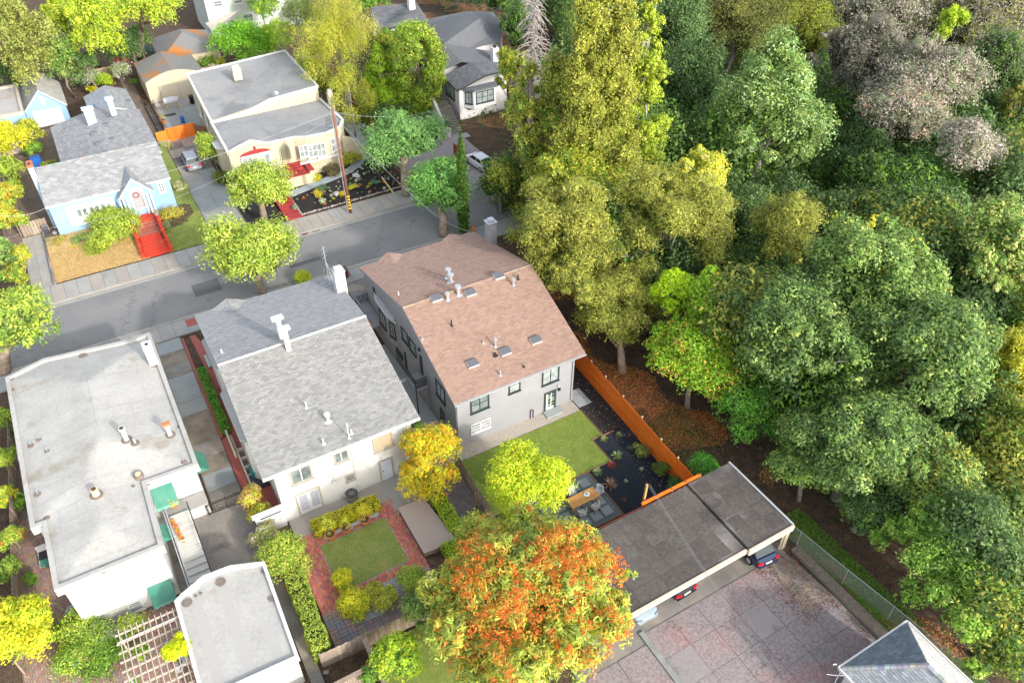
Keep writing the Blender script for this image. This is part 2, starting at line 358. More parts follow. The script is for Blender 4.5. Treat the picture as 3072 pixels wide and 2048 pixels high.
# ------------------------------------------------------------------ building helpers
def shingles(parent, P0, P1, P2, P3, cols, course=.17, tab=.34, under=None, th=.14, name='roof', capc=None, jit=.07):
    P0, P1, P2, P3 = [np.array(p, float) for p in (P0, P1, P2, P3)]
    top = [P0, P1, P2] + ([P3] if np.linalg.norm(P3-P2) > .05 else [])
    if np.linalg.norm(P1-P0) < .05: top = [P0, P2, P3]
    r = M().slab([Vector(p)-Vector((0, 0, .02)) for p in top], th).build(name, under or white, parent)
    nrm = np.cross(P1-P0, (P3+P2)/2-P0); nrm /= np.linalg.norm(nrm)
    if nrm[2] < 0: nrm = -nrm
    hgt = np.linalg.norm((P2+P3)/2-(P0+P1)/2); rows = max(1, int(hgt/course)); V = []; C = []
    for j in range(rows):
        f0, f1 = j/rows, (j+1)/rows
        A, B = P0+(P3-P0)*f0, P1+(P2-P1)*f0; A1, B1 = P0+(P3-P0)*f1, P1+(P2-P1)*f1
        Ln = np.linalg.norm(B-A)
        if Ln < .1: continue
        k = max(1, int(round(Ln/tab))); sh = (j % 2)*.5+RS.uniform(-.08, .08)
        cuts = sorted({0., 1., *[min(1., max(0., (i+sh)/k)) for i in range(k+1)]})
        for u0, u1 in zip(cuts[:-1], cuts[1:]):
            if u1-u0 < 1e-4: continue
            g = .006/Ln; up = nrm*RS.uniform(.028, .042)
            a, b = A+(B-A)*(u0+g)+up, A+(B-A)*(u1-g)+up; c, e = A1+(B1-A1)*(u1-g)+nrm*.004, A1+(B1-A1)*(u0+g)+nrm*.004
            V.append((a, b, c, e)); V.append((a-up, b-up, b, a))
            cc = np.array(cols[RS.randint(len(cols))])*RS.uniform(1-jit, 1+jit); C += [cc, cc*.95]
    V = np.array(V); quads('shingles', V, np.array(C), tabm, r, kind='stuff'); NQ[0] += len(V)
    return r
def ridge_caps(parent, A, B, cols, wdt=.3, step=.3):
    "ridge or hip cap: overlapping saddle shingles"
    A, B = Vector(A), Vector(B); L = (B-A).length; n = max(1, int(L/step)); m = M(); dr = (B-A)/L; sd_ = dr.cross(UZ).normalized()*wdt*.5
    for i in range(n):
        p, q = A+(B-A)*(i/n), A+(B-A)*((i+1.1)/n); k = random.choice(cols); m.col = tuple(x*random.uniform(.8, 1.15) for x in k)
        u = Vector((0, 0, .06)); dn = Vector((0, 0, -.05))
        m.add([p-sd_+dn+u, p+u*1.6, p+sd_+dn+u, q-sd_+dn+u*.8, q+u*1.3, q+sd_+dn+u*.8], [(0, 1, 4, 3), (1, 2, 5, 4)])
    return m.build('ridge_cap', tabm, parent, kind='stuff')
def window(parent, o, u, n, wd, hh, fr=None, gl=None, nx=2, ny=1, tw=.11, dep=.07, sill=True, bars=.035, name='window', barm=None):
    "o = lower left corner on the wall, u along the wall, n out of the wall"
    fr = fr or trimdk; gl = gl or glass; o, u, n = Vector(o), Vector(u).normalized(), Vector(n).normalized(); z = UZ
    m = M()
    def bar(x0, x1, z0, z1, d0, d1, mm): mm.obox(o+u*(x0+x1)/2+z*(z0+z1)/2+n*(d0+d1)/2, u*(x1-x0)/2, n*(d1-d0)/2, z*(z1-z0)/2)
    bar(-tw*0, tw, 0, hh, -.02, dep, m); bar(wd-tw, wd, 0, hh, -.02, dep, m); bar(tw, wd-tw, hh-tw, hh, -.02, dep-.003, m); bar(tw, wd-tw, 0, tw*.8, -.02, dep-.003, m)
    f = m.build(name, fr, parent)
    m = M(); bar(tw, wd-tw, tw*.8, hh-tw, -.01, .015, m); m.build('pane', gl, f)
    if nx > 1 or ny > 1:
        m = M()
        for i in range(1, nx): x = tw+(wd-2*tw)*i/nx; bar(x-bars, x+bars, tw*.8, hh-tw, 0, .04, m)
        for i in range(1, ny): y = tw*.8+(hh-tw*1.8)*i/ny; bar(tw, wd-tw, y-bars*.8, y+bars*.8, 0, .037, m)
        m.build('mullion', barm or fr, f)
    if sill:
        m = M(); bar(-.05, wd+.05, -.08, -.003, -.02, dep+.06, m); m.build('sill', fr, f)
    return f
def wb(parent, q0, q1, b, n=-1, **k):   # window on a wall b=const seen from -b side; q=(c,r,x,y) or (x,y) full px; lower-left, upper-right
    p0 = tp(*q0, 'b', b) if len(q0) == 4 else pick(*q0, 'b', b); p1 = tp(*q1, 'b', b) if len(q1) == 4 else pick(*q1, 'b', b)
    return window(parent, ab(p0[0], b, p0[2]), UA, -UB, p1[0]-p0[0], p1[2]-p0[2], **k)
def wa(parent, q0, q1, a, **k):  # on a wall a=const facing -a; q0 = upper-left (far), q1 = lower-right (near)
    p0 = tp(*q0, 'a', a) if len(q0) == 4 else pick(*q0, 'a', a); p1 = tp(*q1, 'a', a) if len(q1) == 4 else pick(*q1, 'a', a)
    return window(parent, ab(a, p1[1], p1[2]), UB, -UA, p0[1]-p1[1], p0[2]-p1[2], **k)
def pts_wall(parent, outline, thick, name, m):
    return M().prism(outline, 0, thick).build(name, m, parent)
def pipe_vent(parent, p, h=.5, r=.06, m=None, flash=True, cap=False, name='vent_pipe'):
    mm = M().cyl(p, r, h, 10)
    if cap: mm.cyl(Vector(p)+UZ*h, r*1.9, .14, 12)
    o = mm.build(name, m or metalg, parent)
    if flash: M().cyl(Vector(p)+Vector((0, 0, .005)), r*2.6, .03, 12, r2=r*1.4).build('flashing', m or metalg, o)
    return o
def interp(P0, P1, P2, P3, u, v):
    P0, P1, P2, P3 = map(Vector, (P0, P1, P2, P3)); return (P0.lerp(P1, u)).lerp(P3.lerp(P2, u), v)
class Plane:
    "roof plane through three points; .at(full-photo pixel) gives the point on it"
    def __init__(s, A, B, C): s.A = Vector(A); s.n = (Vector(B)-s.A).cross(Vector(C)-s.A).normalized()
    def at(s, x, y):
        r = Vector(ray(x, y)); o = Vector((0, 0, H)); return o+r*((s.A-o).dot(s.n)/r.dot(s.n))
    def t(s, c, r, x, y): return s.at(768*c+x/3.0625, 512*r+y/3.0625)

# ------------------------------------------------------------------ house 1: grey stucco, pink-brown shingles
h1 = thing('grey_house', 'grey stucco two storey house with pinkish brown shingle roof and dark window trim', 'house', ab(21.7, 46, 0))
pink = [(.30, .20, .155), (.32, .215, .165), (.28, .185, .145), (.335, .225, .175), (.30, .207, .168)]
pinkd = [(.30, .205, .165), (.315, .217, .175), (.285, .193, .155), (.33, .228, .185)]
hr1 = 8.1; a0, a1 = 16.45, 27.75
E0, E1, R1, R0 = ab(a0, 36.75, 4.95), ab(a1, 36.75, 4.95), ab(a1+.1, 45.1, hr1), ab(a0, 45.1, hr1)
f0_, f1_ = ab(a0, 54.7, 5.95), ab(a1-.2, 54.9, 5.95)
rear1 = Plane(E0, E1, R0); front1 = Plane(f0_, f1_, R0)
shingles(h1, E0, E1, R1, R0, pink, under=greyst)
shingles(h1, f1_, f0_, R0, R1, pinkd, under=greyst)
ridge_caps(h1, R0, R1, pinkd)
zr = lambda b: 4.85+(hr1-4.95)*(b-36.75)/8.35 if b < 45.1 else hr1-.1-(hr1-5.95)*(b-45.1)/9.7
m = M()  # body with sloping top
wa0, wa1, wb0, wb1 = 16.65, 26.95, 37.0, 54.3
prof = [(wb0, 0), (wb0, zr(wb0)-.1), (45.1, hr1-.25), (wb1, zr(wb1)-.1), (wb1, 0)]
m.add([ab(wa0, b, z) for b, z in prof]+[ab(wa1, b, z) for b, z in prof], [(0, 1, 2, 3, 4)[::1], (9, 8, 7, 6, 5), (0, 5, 6, 1), (1, 6, 7, 2), (2, 7, 8, 3), (3, 8, 9, 4), (4, 9, 5, 0)])
wall1 = m.build('wall', greyst, h1)
for aa, w1_ in ((19.3, 1.25), (25.3, 1.15)):   # two eyebrow gablets on the front eave
    A, B, Cc, D_ = ab(aa-w1_, 54.6, 6.0), ab(aa+w1_, 54.6, 6.0), ab(aa, 55.15, 6.28), ab(aa, 53.2, 6.33)
    shingles(h1, A, Cc, D_, D_, pink, name='gablet'); shingles(h1, Cc, B, D_, D_, pinkd, name='gablet')
    M().add([A, B, Cc, A-UZ*.3, B-UZ*.3], [(0, 1, 2), (3, 4, 1, 0)]).build('gablet_face', greyst, h1)
M().box(a0, a1, 36.62, 36.745, 4.78, 4.93).build('gutter', metalg, h1)
M().box(16.7, 16.78, 36.9, 36.997, 0.1, 4.8).build('downspout', greyst, h1); M().box(26.75, 26.83, 36.9, 36.997, .1, 4.8).build('downspout', greyst, h1)
for q in ((1632, 905, 1700, 870), ) : pass
for (x, y) in ((1305, 1176-22+0), ) : pass
# rear wall windows
R2 = lambda x, y: (1280+x/4.48, 1000+y/4.48)
R3 = lambda x, y: (1560+x/6.27, 1040+y/6.27)
wb(h1, R2(590, 1078), R2(835, 785), 37.0, nx=2, ny=2)
wb(h1, R2(1100, 812), R2(1258, 612), 37.0, nx=1, ny=2, barm=white, gl=glassb)
wb(h1, R2(595, 1352), R2(852, 1128), 37.0, fr=white, gl=glassb, nx=2, ny=3, tw=.06)
wb(h1, R3(405, 735), R3(742, 315), 37.0, nx=2, gl=glassb)
dw = wb(h1, R3(442, 1240), R3(678, 785), 37.0, nx=1, gl=mat('pale_green_door', (.50, .58, .46), rough=.6), sill=False, name='door', tw=.16)
p0, p1 = pick(*R3(442, 1240), 'b', 37), pick(*R3(678, 785), 'b', 37)
for i in range(2):
    for j in range(5):
        a = p0[0]+.36+i*.34; z = p0[2]+.5+j*.31
        M().box(a, a+.24, 36.95, 36.985, z, z+.23).build('pane', trimdk if (i+j) % 3 else glass, dw)
M().box(p0[0]-.1, p1[0]+.3, 36.2, 36.95, .02, .16).build('doorstep', concb, h1)
pl = pick(*R3(740, 800), 'b', 36.9)
sc1 = M().box(pl[0]-.1, pl[0]+.1, 36.85, 36.99, pl[2]-.12, pl[2]+.12).build('wall_lamp', darkm, h1)
pl = pick(*R3(720, 738), 'b', 36.9); M().blob(ab(pl[0], 36.88, pl[2]), .1, .1, .12, 8, 5).build('flood_lamp', metalg, h1)
M().tube([ab(23.0, 36.93, .05), ab(23.0, 36.93, .9), ab(23.2, 36.93, .95)], .03).tube([ab(23.25, 36.93, .05), ab(23.25, 36.93, .85)], .03).build('standpipe', darkm, h1)
# west wall (a = 16.65)
W5 = lambda x, y: (1120+x/5.227, 900+y/5.227)
wa(h1, W5(437, 400), W5(560, 718), wa0, nx=1, ny=2, gl=glassb)
wa(h1, W5(562, 570), W5(684, 893), wa0, nx=1, ny=2, gl=glassb)
wa(h1, W5(365, 725), W5(472, 925), wa0, nx=2, gl=glass, tw=.1)
wa(h1, W5(487, 805), W5(540, 1078), wa0, nx=1, gl=black, sill=False, name='door')
wa(h1, W5(728, 850), W5(788, 1172), wa0, nx=1, gl=glassb, sill=False, name='door')
wa(h1, R2(122, 597), R2(258, 962), wa0, nx=2, gl=glassb)
wa(h1, R2(184, 980), R2(252, 1203), wa0, nx=1, gl=glass)
pv = pick(*W5(728, 770), 'a', wa0); M().cyl(ab(wa0-.12, pv[1], pv[2]), .16, .14, 14, ax=UA).build('round_vent', darkm, h1)
# bay window on the west side with a flat pale roof
B4 = lambda x, y: (1000+x/5.227, 700+y/5.227)
zb = 5.3; pb = [toab(px(*B4(*q), zb)) for q in ((690, 880), (665, 1010), (830, 1240), (1040, 1330))]
poly = [ab(wa0-.02, pb[0][1], 0)]+[ab(min(q[0], 16.5), q[1], 0) for q in pb[1:3]]+[ab(wa0-.02, pb[3][1], 0)]
bay = M().prism(poly, 2.2, 4.95).build('bay_window', greyst, h1)
M().prism([p+(p-ab(17.5, sum(q[1] for q in pb)/4, 0))*.08 for p in poly], 4.953, 5.12).build('bay_cornice', mat('light_grey_trim', (.5, .51, .53), rough=.8), bay)
M().prism([p+(ab(17.5, sum(q[1] for q in pb)/4, 0)-p)*.05 for p in poly], 5.123, 5.16).build('bay_roof', mat('bay_roofing', (.40, .42, .45), rough=.8), bay)
for A, B in ((poly[2], poly[3]), (poly[1], poly[2])):
    u = (B-A); L = u.length; u.normalize(); nn = Vector((-u.y, u.x, 0)); nn = nn if nn.dot(UA) < 0 else -nn
    window(bay, A+u*(L*.2)+UZ*3.05, u if True else -u, nn, L*.6, 1.55, nx=2, ny=3 if A is poly[2] else 1, gl=glassb)
# front corner balcony with orange boards
pq = toab(px(*B4(400, 690), 3.4)); q2 = toab(px(*B4(560, 1000), 2.6))
bal = M().box(15.5, 16.62, 50.6, 54.2, 2.55, 2.7).build('balcony_deck', greyst, h1)
for i in range(6): M().box(15.5, 15.56, 50.7+i*.56, 51.2+i*.56, 2.0, 2.9).build('balcony_board', orangew, bal)
for i in range(9): M().box(15.52+i*.13, 15.57+i*.13, 54.1, 54.16, 2.7, 3.6).build('baluster', darkm, bal)
M().box(15.46, 16.62, 54.08, 54.18, 3.6, 3.68).box(15.46, 15.56, 50.6, 54.08, 3.5, 3.58).build('balcony_rail', mat('blue_grey_paint', (.18, .22, .32), rough=.6), bal)
wa(h1, B4(625, 830), B4(662, 955), wa0, nx=1, gl=black)
# side landing and steps in the gap
lp = pick(*W5(770, 1190), 'a', wa0)
lb, lz = lp[1], max(1.2, lp[2]-.05)
land = M().box(15.55, 16.63, lb-1.1, lb+.6, lz-.16, lz).build('landing', mat('grey_deck_paint', (.25, .28, .29), rough=.8), h1)
for i in range(4): M().box(15.6, 16.6, lb-1.16, lb-1.1, lz+.12+i*.24, lz+.22+i*.24).build('rail_bar', darkm, land)
for a_ in (15.58, 16.56): M().box(a_-.04, a_+.04, lb-1.18, lb-1.08, 0, lz+1.05).build('rail_post', darkm if a_ < 16 else greyst, land)
M().box(15.52, 15.6, lb-1.1, lb+2.4, lz+.9, lz+1.0).box(15.52, 15.6, lb-1.1, lb+2.4, lz+.5, lz+.58).build('rail_bar', darkm, land)
for i in range(8): M().box(15.0, 15.5, lb+.4+i*.28, lb+.68+i*.28, lz*(1-i/8)-.2, lz*(1-i/8)-.12).build('step', concb, land)
for i in range(2): M().box(14.4, 15.5, lb+2.55, lb+2.6, .4+i*.4, .55+i*.4).build('rail_bar', darkm, land)
# roof furniture: dormer vents (dark flat boxes), pipes
for q in ((1308, 896), (1410, 880), (1495, 829), (1417, 1092), (1515, 1056), (1606, 1022)):
    p = rear1.at(*q); v = Vector(R0)-Vector(E0); v.normalize()
    f = M().obox(p+rear1.n*.12, UA*.42, v*.3, rear1.n*.1).build('roof_vent', white, h1)
    M().obox(p+rear1.n*.235, UA*.41, v*.29, rear1.n*.012).build('vent_lid', mat('slate_vent_lid', (.10, .105, .12), rough=.7), f)
for q in ((1172, 820), (1305, 778), (1389, 750)):  # pale metal patches on the front slope
    p = front1.at(*q); v = Vector(R0)-Vector(f0_); v.normalize()
    f = M().obox(p+front1.n*.08, UA*.38, v*.28, front1.n*.06).build('roof_vent', mat('grey_blue_vent', (.28, .32, .38), rough=.5), h1)
    M().obox(p+front1.n*.02-v*.05, UA*.5, v*.42, front1.n*.02).build('flashing', mat('grey_blue_vent', (.3, .3, .3)), f)
for (x, y, hh, r, cp, mm) in ((1375, 885, .75, .13, True, metalg), (1343, 900, .55, .1, True, metalg), (1353, 848, .7, .13, True, metalg), (1346, 835, .8, .13, True, metalg), (1355, 977, .55, .06, False, darkm),
        (1486, 1040, .7, .07, True, metalg), (1450, 1030, .25, .05, False, metalg), (1501, 1125, .45, .06, False, metalg), (1485, 1065, .2, .1, False, darkm), (1540, 856, .5, .08, True, metalg),
        (1554, 838, .45, .06, False, darkm), (1267, 1018, .22, .05, False, metalg), (1571, 1101, .2, .05, False, darkm), (1196, 885, .35, .04, False, white)):
    pipe_vent(h1, (rear1 if y > 909-.335*(x-1196) else front1).at(x, y), hh, r, mm, cap=cp)
pc = front1.at(1473, 722)
ch = M().obox(pc+UZ*.4, UA*.38, UB*.38, UZ*1.5).build('chimney', greyst, h1)
M().obox(pc+UZ*1.96, UA*.45, UB*.45, UZ*.06).build('chimney_cap', metalg, ch); M().obox(pc+UZ*2.15, UA*.25, UB*.25, UZ*.1).build('flue', metalg, ch)

# ------------------------------------------------------------------ house 2: white stucco, grey shingles
h2 = thing('white_house', 'white stucco house with mottled grey shingle roof, tan window frames and double barred doors', 'house', ab(8.3, 46, 0))
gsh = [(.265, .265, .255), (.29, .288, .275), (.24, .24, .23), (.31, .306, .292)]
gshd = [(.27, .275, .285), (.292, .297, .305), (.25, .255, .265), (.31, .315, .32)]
a0, a1, hr2 = 2.55, 13.65, 8.1
E0, E1, R1, R0 = ab(a0, 36.5, 5.4), ab(a1, 36.5, 5.4), ab(a1, 45.6, hr2), ab(a0+.1, 45.6, hr2)
f0_, f1_ = ab(a0+.15, 55.2, 5.9), ab(14.2, 55.0, 5.9)
rear2 = Plane(E0, E1, R0); front2 = Plane(f0_, f1_, R0)
shingles(h2, E0, E1, R1, R0, gsh); shingles(h2, f1_, f0_, R0, R1, gshd); ridge_caps(h2, R0, R1, [(.5, .49, .46), (.44, .43, .41)])
prof = [(36.9, 0), (36.9, 5.35), (45.6, hr2-.25), (54.6, 5.85), (54.6, 0)]
m = M(); m.add([ab(3.3, b, z) for b, z in prof]+[ab(13.1, b, z) for b, z in prof], [(0, 1, 2, 3, 4), (9, 8, 7, 6, 5), (0, 5, 6, 1), (1, 6, 7, 2), (2, 7, 8, 3), (3, 8, 9, 4), (4, 9, 5, 0)])
m.build('wall', white2, h2)
M().box(a0, a1, 36.4, 36.495, 5.2, 5.38).build('gutter', white, h2)
A, B, Cc, D_ = ab(4.0, 55.0, 5.95), ab(6.9, 55.0, 5.95), ab(5.4, 55.5, 6.3), ab(5.5, 53.4, 6.33)
shingles(h2, A, Cc, D_, D_, gshd, name='gablet'); shingles(h2, Cc, B, D_, D_, gsh, name='gablet'); M().add([A, B, Cc], [(0, 1, 2)]).build('gablet_face', white2, h2)
Q = lambda x, y: (1, 2, x, y)
C1 = lambda x, y: (760+x/7.84, 1400+y/7.84)
wb(h2, Q(330, 1322), Q(497, 1110), 36.9, fr=tanfr, nx=2, barm=white, tw=.13)
wb(h2, Q(724, 1122), Q(838, 978), 36.9, fr=tanfr, nx=2, barm=white)
wb(h2, Q(1085, 1022), Q(1250, 812), 36.9, fr=tanfr, nx=2, gl=glassw, tw=.13)
wb(h2, Q(830, 1288), Q(900, 1202), 36.9, fr=tanfr, nx=1, ny=2)
dr = wb(h2, Q(1152, 1300), Q(1250, 1050), 36.9, fr=tanfr, gl=mat('pale_door_paint', (.56, .59, .66), rough=.5), nx=1, sill=False, name='door', tw=.13)
p = pick(*(768+1168/3.0625, 1024+1190/3.0625), 'b', 36.85); M().blob(ab(p[0], 36.82, p[2]), .05, .05, .05, 6, 4).build('handle', darkm, dr)
fd = wb(h2, C1(1100, 1150), C1(1548, 430), 36.9, fr=tanfr, gl=white, nx=2, barm=white, sill=False, name='double_door', tw=.12)
p0, p1 = pick(*C1(1100, 1150), 'b', 36.9), pick(*C1(1548, 430), 'b', 36.9); W_ = (p1[0]-p0[0])
for k in (0, 1):
    aa = p0[0]+.22+k*(W_/2-.08); M().box(aa, aa+W_*.32, 36.85, 36.88, p0[2]+.45, p1[2]-.25).build('pane', mat('grey_curtained_glass', (.28, .30, .38), (.4, .42, .5), sc1=6, rough=.2), fd)
    for j in range(6): M().box(aa+j*W_*.06, aa+j*W_*.06+.025, 36.81, 36.84, p0[2]+.42, p1[2]-.22).build('security_bar', white, fd)
# conduits and lamp
M().tube([ab(8.6, 36.86, 5.2), ab(8.6, 36.86, .5)], .04).tube([ab(7.0, 36.86, 3.4), ab(7.0, 36.86, 2.3)], .02).tube([ab(7.4, 36.86, 2.1), ab(8.6, 36.86, 2.1)], .02).build('conduit', white2, h2)
M().blob(ab(7.0, 36.7, 2.2), .18, .12, .1, 8, 4).build('wall_lamp', metalg, h2)
M().box(12.75, 12.84, 36.8, 36.89, .1, 5.2).build('downspout', white, h2)
# west bay + basement wells
bay = M().prism([ab(3.32, 47.2, 0), ab(2.5, 46.4, 0), ab(2.5, 41.5, 0), ab(3.32, 40.6, 0)], .2, 4.6).build('bay', white2, h2)
M().prism([ab(3.32, 47.6, 0), ab(2.25, 46.5, 0), ab(2.25, 41.3, 0), ab(3.32, 40.2, 0)], 4.603, 4.75).build('bay_roof', mat('grey_trim', (.38, .39, .38), rough=.8), bay)
bay2 = M().prism([ab(3.32, 53.4, 0), ab(2.7, 52.8, 0), ab(2.7, 49.4, 0), ab(3.32, 48.8, 0)], .2, 4.9).build('bay', white2, h2)
M().prism([ab(3.32, 53.6, 0), ab(2.5, 52.9, 0), ab(2.5, 49.2, 0), ab(3.32, 48.6, 0)], 4.903, 5.0).build('bay_roof', MATS['grey_trim'], bay2)
window(bay, ab(2.5, 42.4, 2.4), UB, -UA, 3.0, 1.6, fr=tanfr, nx=3)
# white flues, big chimney, small vents
for (x, y, h_, sx) in ((1, 1, 255, 0), ): pass
for (q, h_) in (((1, 1, 240, 1545), 1.9), ((1, 2, 300, 75), 1.9)):
    p = (front2 if q[1] == 1 else rear2).t(*q); f = M().obox(p+UZ*(h_/2-.1), UA*.17, UB*.17, UZ*(h_/2+.1)).build('flue', white, h2)
    M().obox(p+UZ*(h_+.05), UA*.42, UB*.2, UZ*.11).build('flue_cap', white, f)
pc = front2.at(1024, 872); f = M().obox(pc+UZ*.85, UA*.42, UB*.36, UZ*1.15).build('chimney', white2, h2)
M().obox(pc+UZ*2.04, UA*.48, UB*.42, UZ*.05).build('chimney_cap', MATS['grey_trim'], f); M().obox(pc+UZ*2.2, UA*.3, UB*.24, UZ*.12).build('flue', white2, f)
pa_ = front2.at(987, 842); an = M().cyl(pa_-UZ*.2, .035, 3.6, 8).build('antenna_mast', metalg, h2)
for z, L in ((3.2, .55), (2.8, .75), (2.4, .65)): M().obox(pa_+UZ*z, (UA*.8+UB*.6)*L*.5, UZ.cross(UA)*.012, UZ*.012).build('antenna_element', metalg, an)
M().tube([pa_+UZ*1.9, pa_+UA*.7-UB*.3], .012).tube([pa_+UZ*1.9, pa_-UA*.5+UB*.4], .012).tube([pa_+UZ*1.9, pa_+UA*.2-UB*.9], .012).build('guy_wire', metalg, an)
for (q, h_, r, cp) in ((Q(465, 610), .6, .05, False), (Q(665, 735), .6, .11, True), (Q(858, 890), 1.45, .05, False), (Q(878, 845), .4, .06, False), (Q(622, 940), .45, .07, False), ((0, 2, 2040, 108), .35, .06, False)):
    pipe_vent(h2, (front2 if q[1] == 2 and q[0] == 0 else rear2).t(*q), h_, r, white, cap=cp)
# white gate wall with door at the back left corner
gt = thing('white_gate', 'white plank side gate with dark scalloped strip at the back corner of the white house', 'gate', ab(2.2, 36.7, 0))
M().box(1.35, 3.28, 36.62, 36.74, 0, 1.95).build('gate_panel', white, gt); M().box(1.2, 3.28, 36.5, 36.86, 1.953, 2.06).build('gate_cap', white, gt)
M().box(1.7, 3.1, 36.585, 36.615, 1.62, 1.72).build('dark_strip', trimdk, gt); M().blob(ab(2.9, 36.58, 1.0), .04, .04, .04, 6, 4).build('handle', darkm, gt)
# pale green front steps seen past the front eave
st = thing('front_stairs', 'pale green painted wooden stairs along the street front of the white house', 'stairs', ab(5, 56.6, 0))
for i in range(22):
    a = 2.5+i*.27; z = .25+i*.165
    M().box(a, a+.25, 55.4, 57.1, z, z+.05).build('step', mat('pale_green_paint', (.42, .50, .46), rough=.7), st)
    M().box(a+.23, a+.25, 55.4, 57.1, z+.05, z+.165).build('riser', mat('dark_green_paint', (.16, .20, .19), rough=.7), st)  # risers in a darker green than the treads
M().box(8.4, 14.0, 54.7, 57.1, 3.4, 3.55).build('porch_floor', MATS['pale_green_paint'], st)

# ------------------------------------------------------------------ house 3: white flat roofed house
h3 = thing('white_flat_roofed_house', 'white house with flat coated roof, green canvas awnings and side staircase', 'house', ab(-5.8, 46, 0))
out3 = [(-11.05, 55.6), (-8.4, 56.5), (-2.3, 55.6), (-.8, 55.7), (-.7, 40.0), (-3.95, 40.1), (-4.0, 34.6), (-10.0, 34.6), (-10.1, 39.9), (-10.75, 39.9)]
def offset(poly, dd):
    n = len(poly); o = []
    for i in range(n):
        p, a, b = Vector(poly[i]), Vector(poly[i-1]), Vector(poly[(i+1) % n])
        e1, e2 = (p-a).normalized(), (b-p).normalized(); n1, n2 = Vector((-e1.y, e1.x)), Vector((-e2.y, e2.x))
        bis = (n1+n2); bis = bis/max(.3, bis.dot(n1)*1.0)if bis.length > .01 else n1; o.append(p+bis*dd)
    return o
sgn = sum(out3[i][0]*out3[(i+1) % 10][1]-out3[(i+1) % 10][0]*out3[i][1] for i in range(10))
if sgn < 0: out3 = out3[::-1]
def inside(p, poly):
    r = False; j = len(poly)-1
    for i in range(len(poly)):
        if (poly[i][1] > p[1]) != (poly[j][1] > p[1]) and p[0] < (poly[j][0]-poly[i][0])*(p[1]-poly[i][1])/(poly[j][1]-poly[i][1])+poly[i][0]: r = not r
        j = i
    return r
def dist(p, poly):
    b = 9e9
    for i in range(len(poly)):
        a, c = Vector(poly[i]), Vector(poly[(i+1) % len(poly)]); e = c-a; u = max(0, min(1, (Vector(p)-a).dot(e)/e.dot(e))); b = min(b, (Vector(p)-a-e*u).length)
    return b
zr3 = lambda a, b: 5.012+min(1.7, .2*dist((a, b), out3))
AW = lambda poly: [ab(p[0], p[1], 0) for p in poly]
M().prism(AW(offset(out3, .3)), 0, 4.6).build('wall', white2, h3)
M().prism(AW(out3), 4.603, 4.95).build('roof_edge', white, h3)
sm_ = M()
for k in range(17):
    b = 35.6+k*1.22; pr = None
    for j in range(60):
        a = -11.2+j*.18+.0*b
        if inside((a, b), out3) and dist((a, b), out3) > .35:
            if pr is not None: sm_.add([ab(pr, b, zr3(pr, b)), ab(a, b, zr3(a, b)), ab(a, b+.02, zr3(a, b+.02)), ab(pr, b+.02, zr3(pr, b+.02))], [(0, 1, 2, 3)])
            pr = a
        else: pr = None
for k in range(9):
    a = -10.4+k*1.13+.1; pr = None
    for j in range(110):
        b = 34.8+j*.19
        if inside((a, b), out3) and dist((a, b), out3) > .35 and math.sin(k*7.3+int(b/2.4)*3.1) > -.1:
            if pr is not None: sm_.add([ab(a, pr, zr3(a, pr)), ab(a+.018, pr, zr3(a+.018, pr)), ab(a+.018, b, zr3(a+.018, b)), ab(a, b, zr3(a, b))], [(0, 1, 2, 3)])
            pr = b
        else: pr = None
sm_.build('roof_seams', mat('roof_seam', (.33, .33, .325), rough=.9), h3, kind='stuff')
inn = offset(out3, .28); m = M()
for i in range(len(out3)):
    j = (i+1) % len(out3); P_ = [ab(*out3[i], 4.953), ab(*out3[j], 4.953), ab(*inn[j], 4.953), ab(*inn[i], 4.953)]
    m.hexa(P_+[q+UZ*.3 for q in P_])
m.build('parapet', whroof, h3)
def soft_roof(poly, z0, k, cap, st, name, mt, parent):
    m = M(); idx = {}; xs = [p[0] for p in poly]; ys = [p[1] for p in poly]; i0, i1 = int(min(xs)/st)-1, int(max(xs)/st)+2; j0, j1 = int(min(ys)/st)-1, int(max(ys)/st)+2
    def vid(i, j):
        if (i, j) not in idx:
            p = (i*st, j*st); dd = dist(p, poly) if inside(p, poly) else 0
            idx[(i, j)] = len(m.v); m.v.append(tuple(ab(p[0], p[1], z0+min(cap, k*dd)+random.uniform(-.006, .006))))
        return idx[(i, j)]
    for i in range(i0, i1):
        for j in range(j0, j1):
            if inside(((i+.5)*st, (j+.5)*st), poly): m.f.append((vid(i, j), vid(i+1, j), vid(i+1, j+1), vid(i, j+1)))
    return m.build(name, mt, parent, smooth=True)
soft_roof(out3, 5.0, .2, 1.7, .25, 'roof', whroof, h3)
zrf = lambda a, b: 5.0+min(1.7, .2*dist((a, b), out3))
def on3(q, extra=0):
    p = t(*q, 5.2)
    for _ in range(4): aa = toab(p); p = t(*q, zrf(aa[0], aa[1]))
    return p
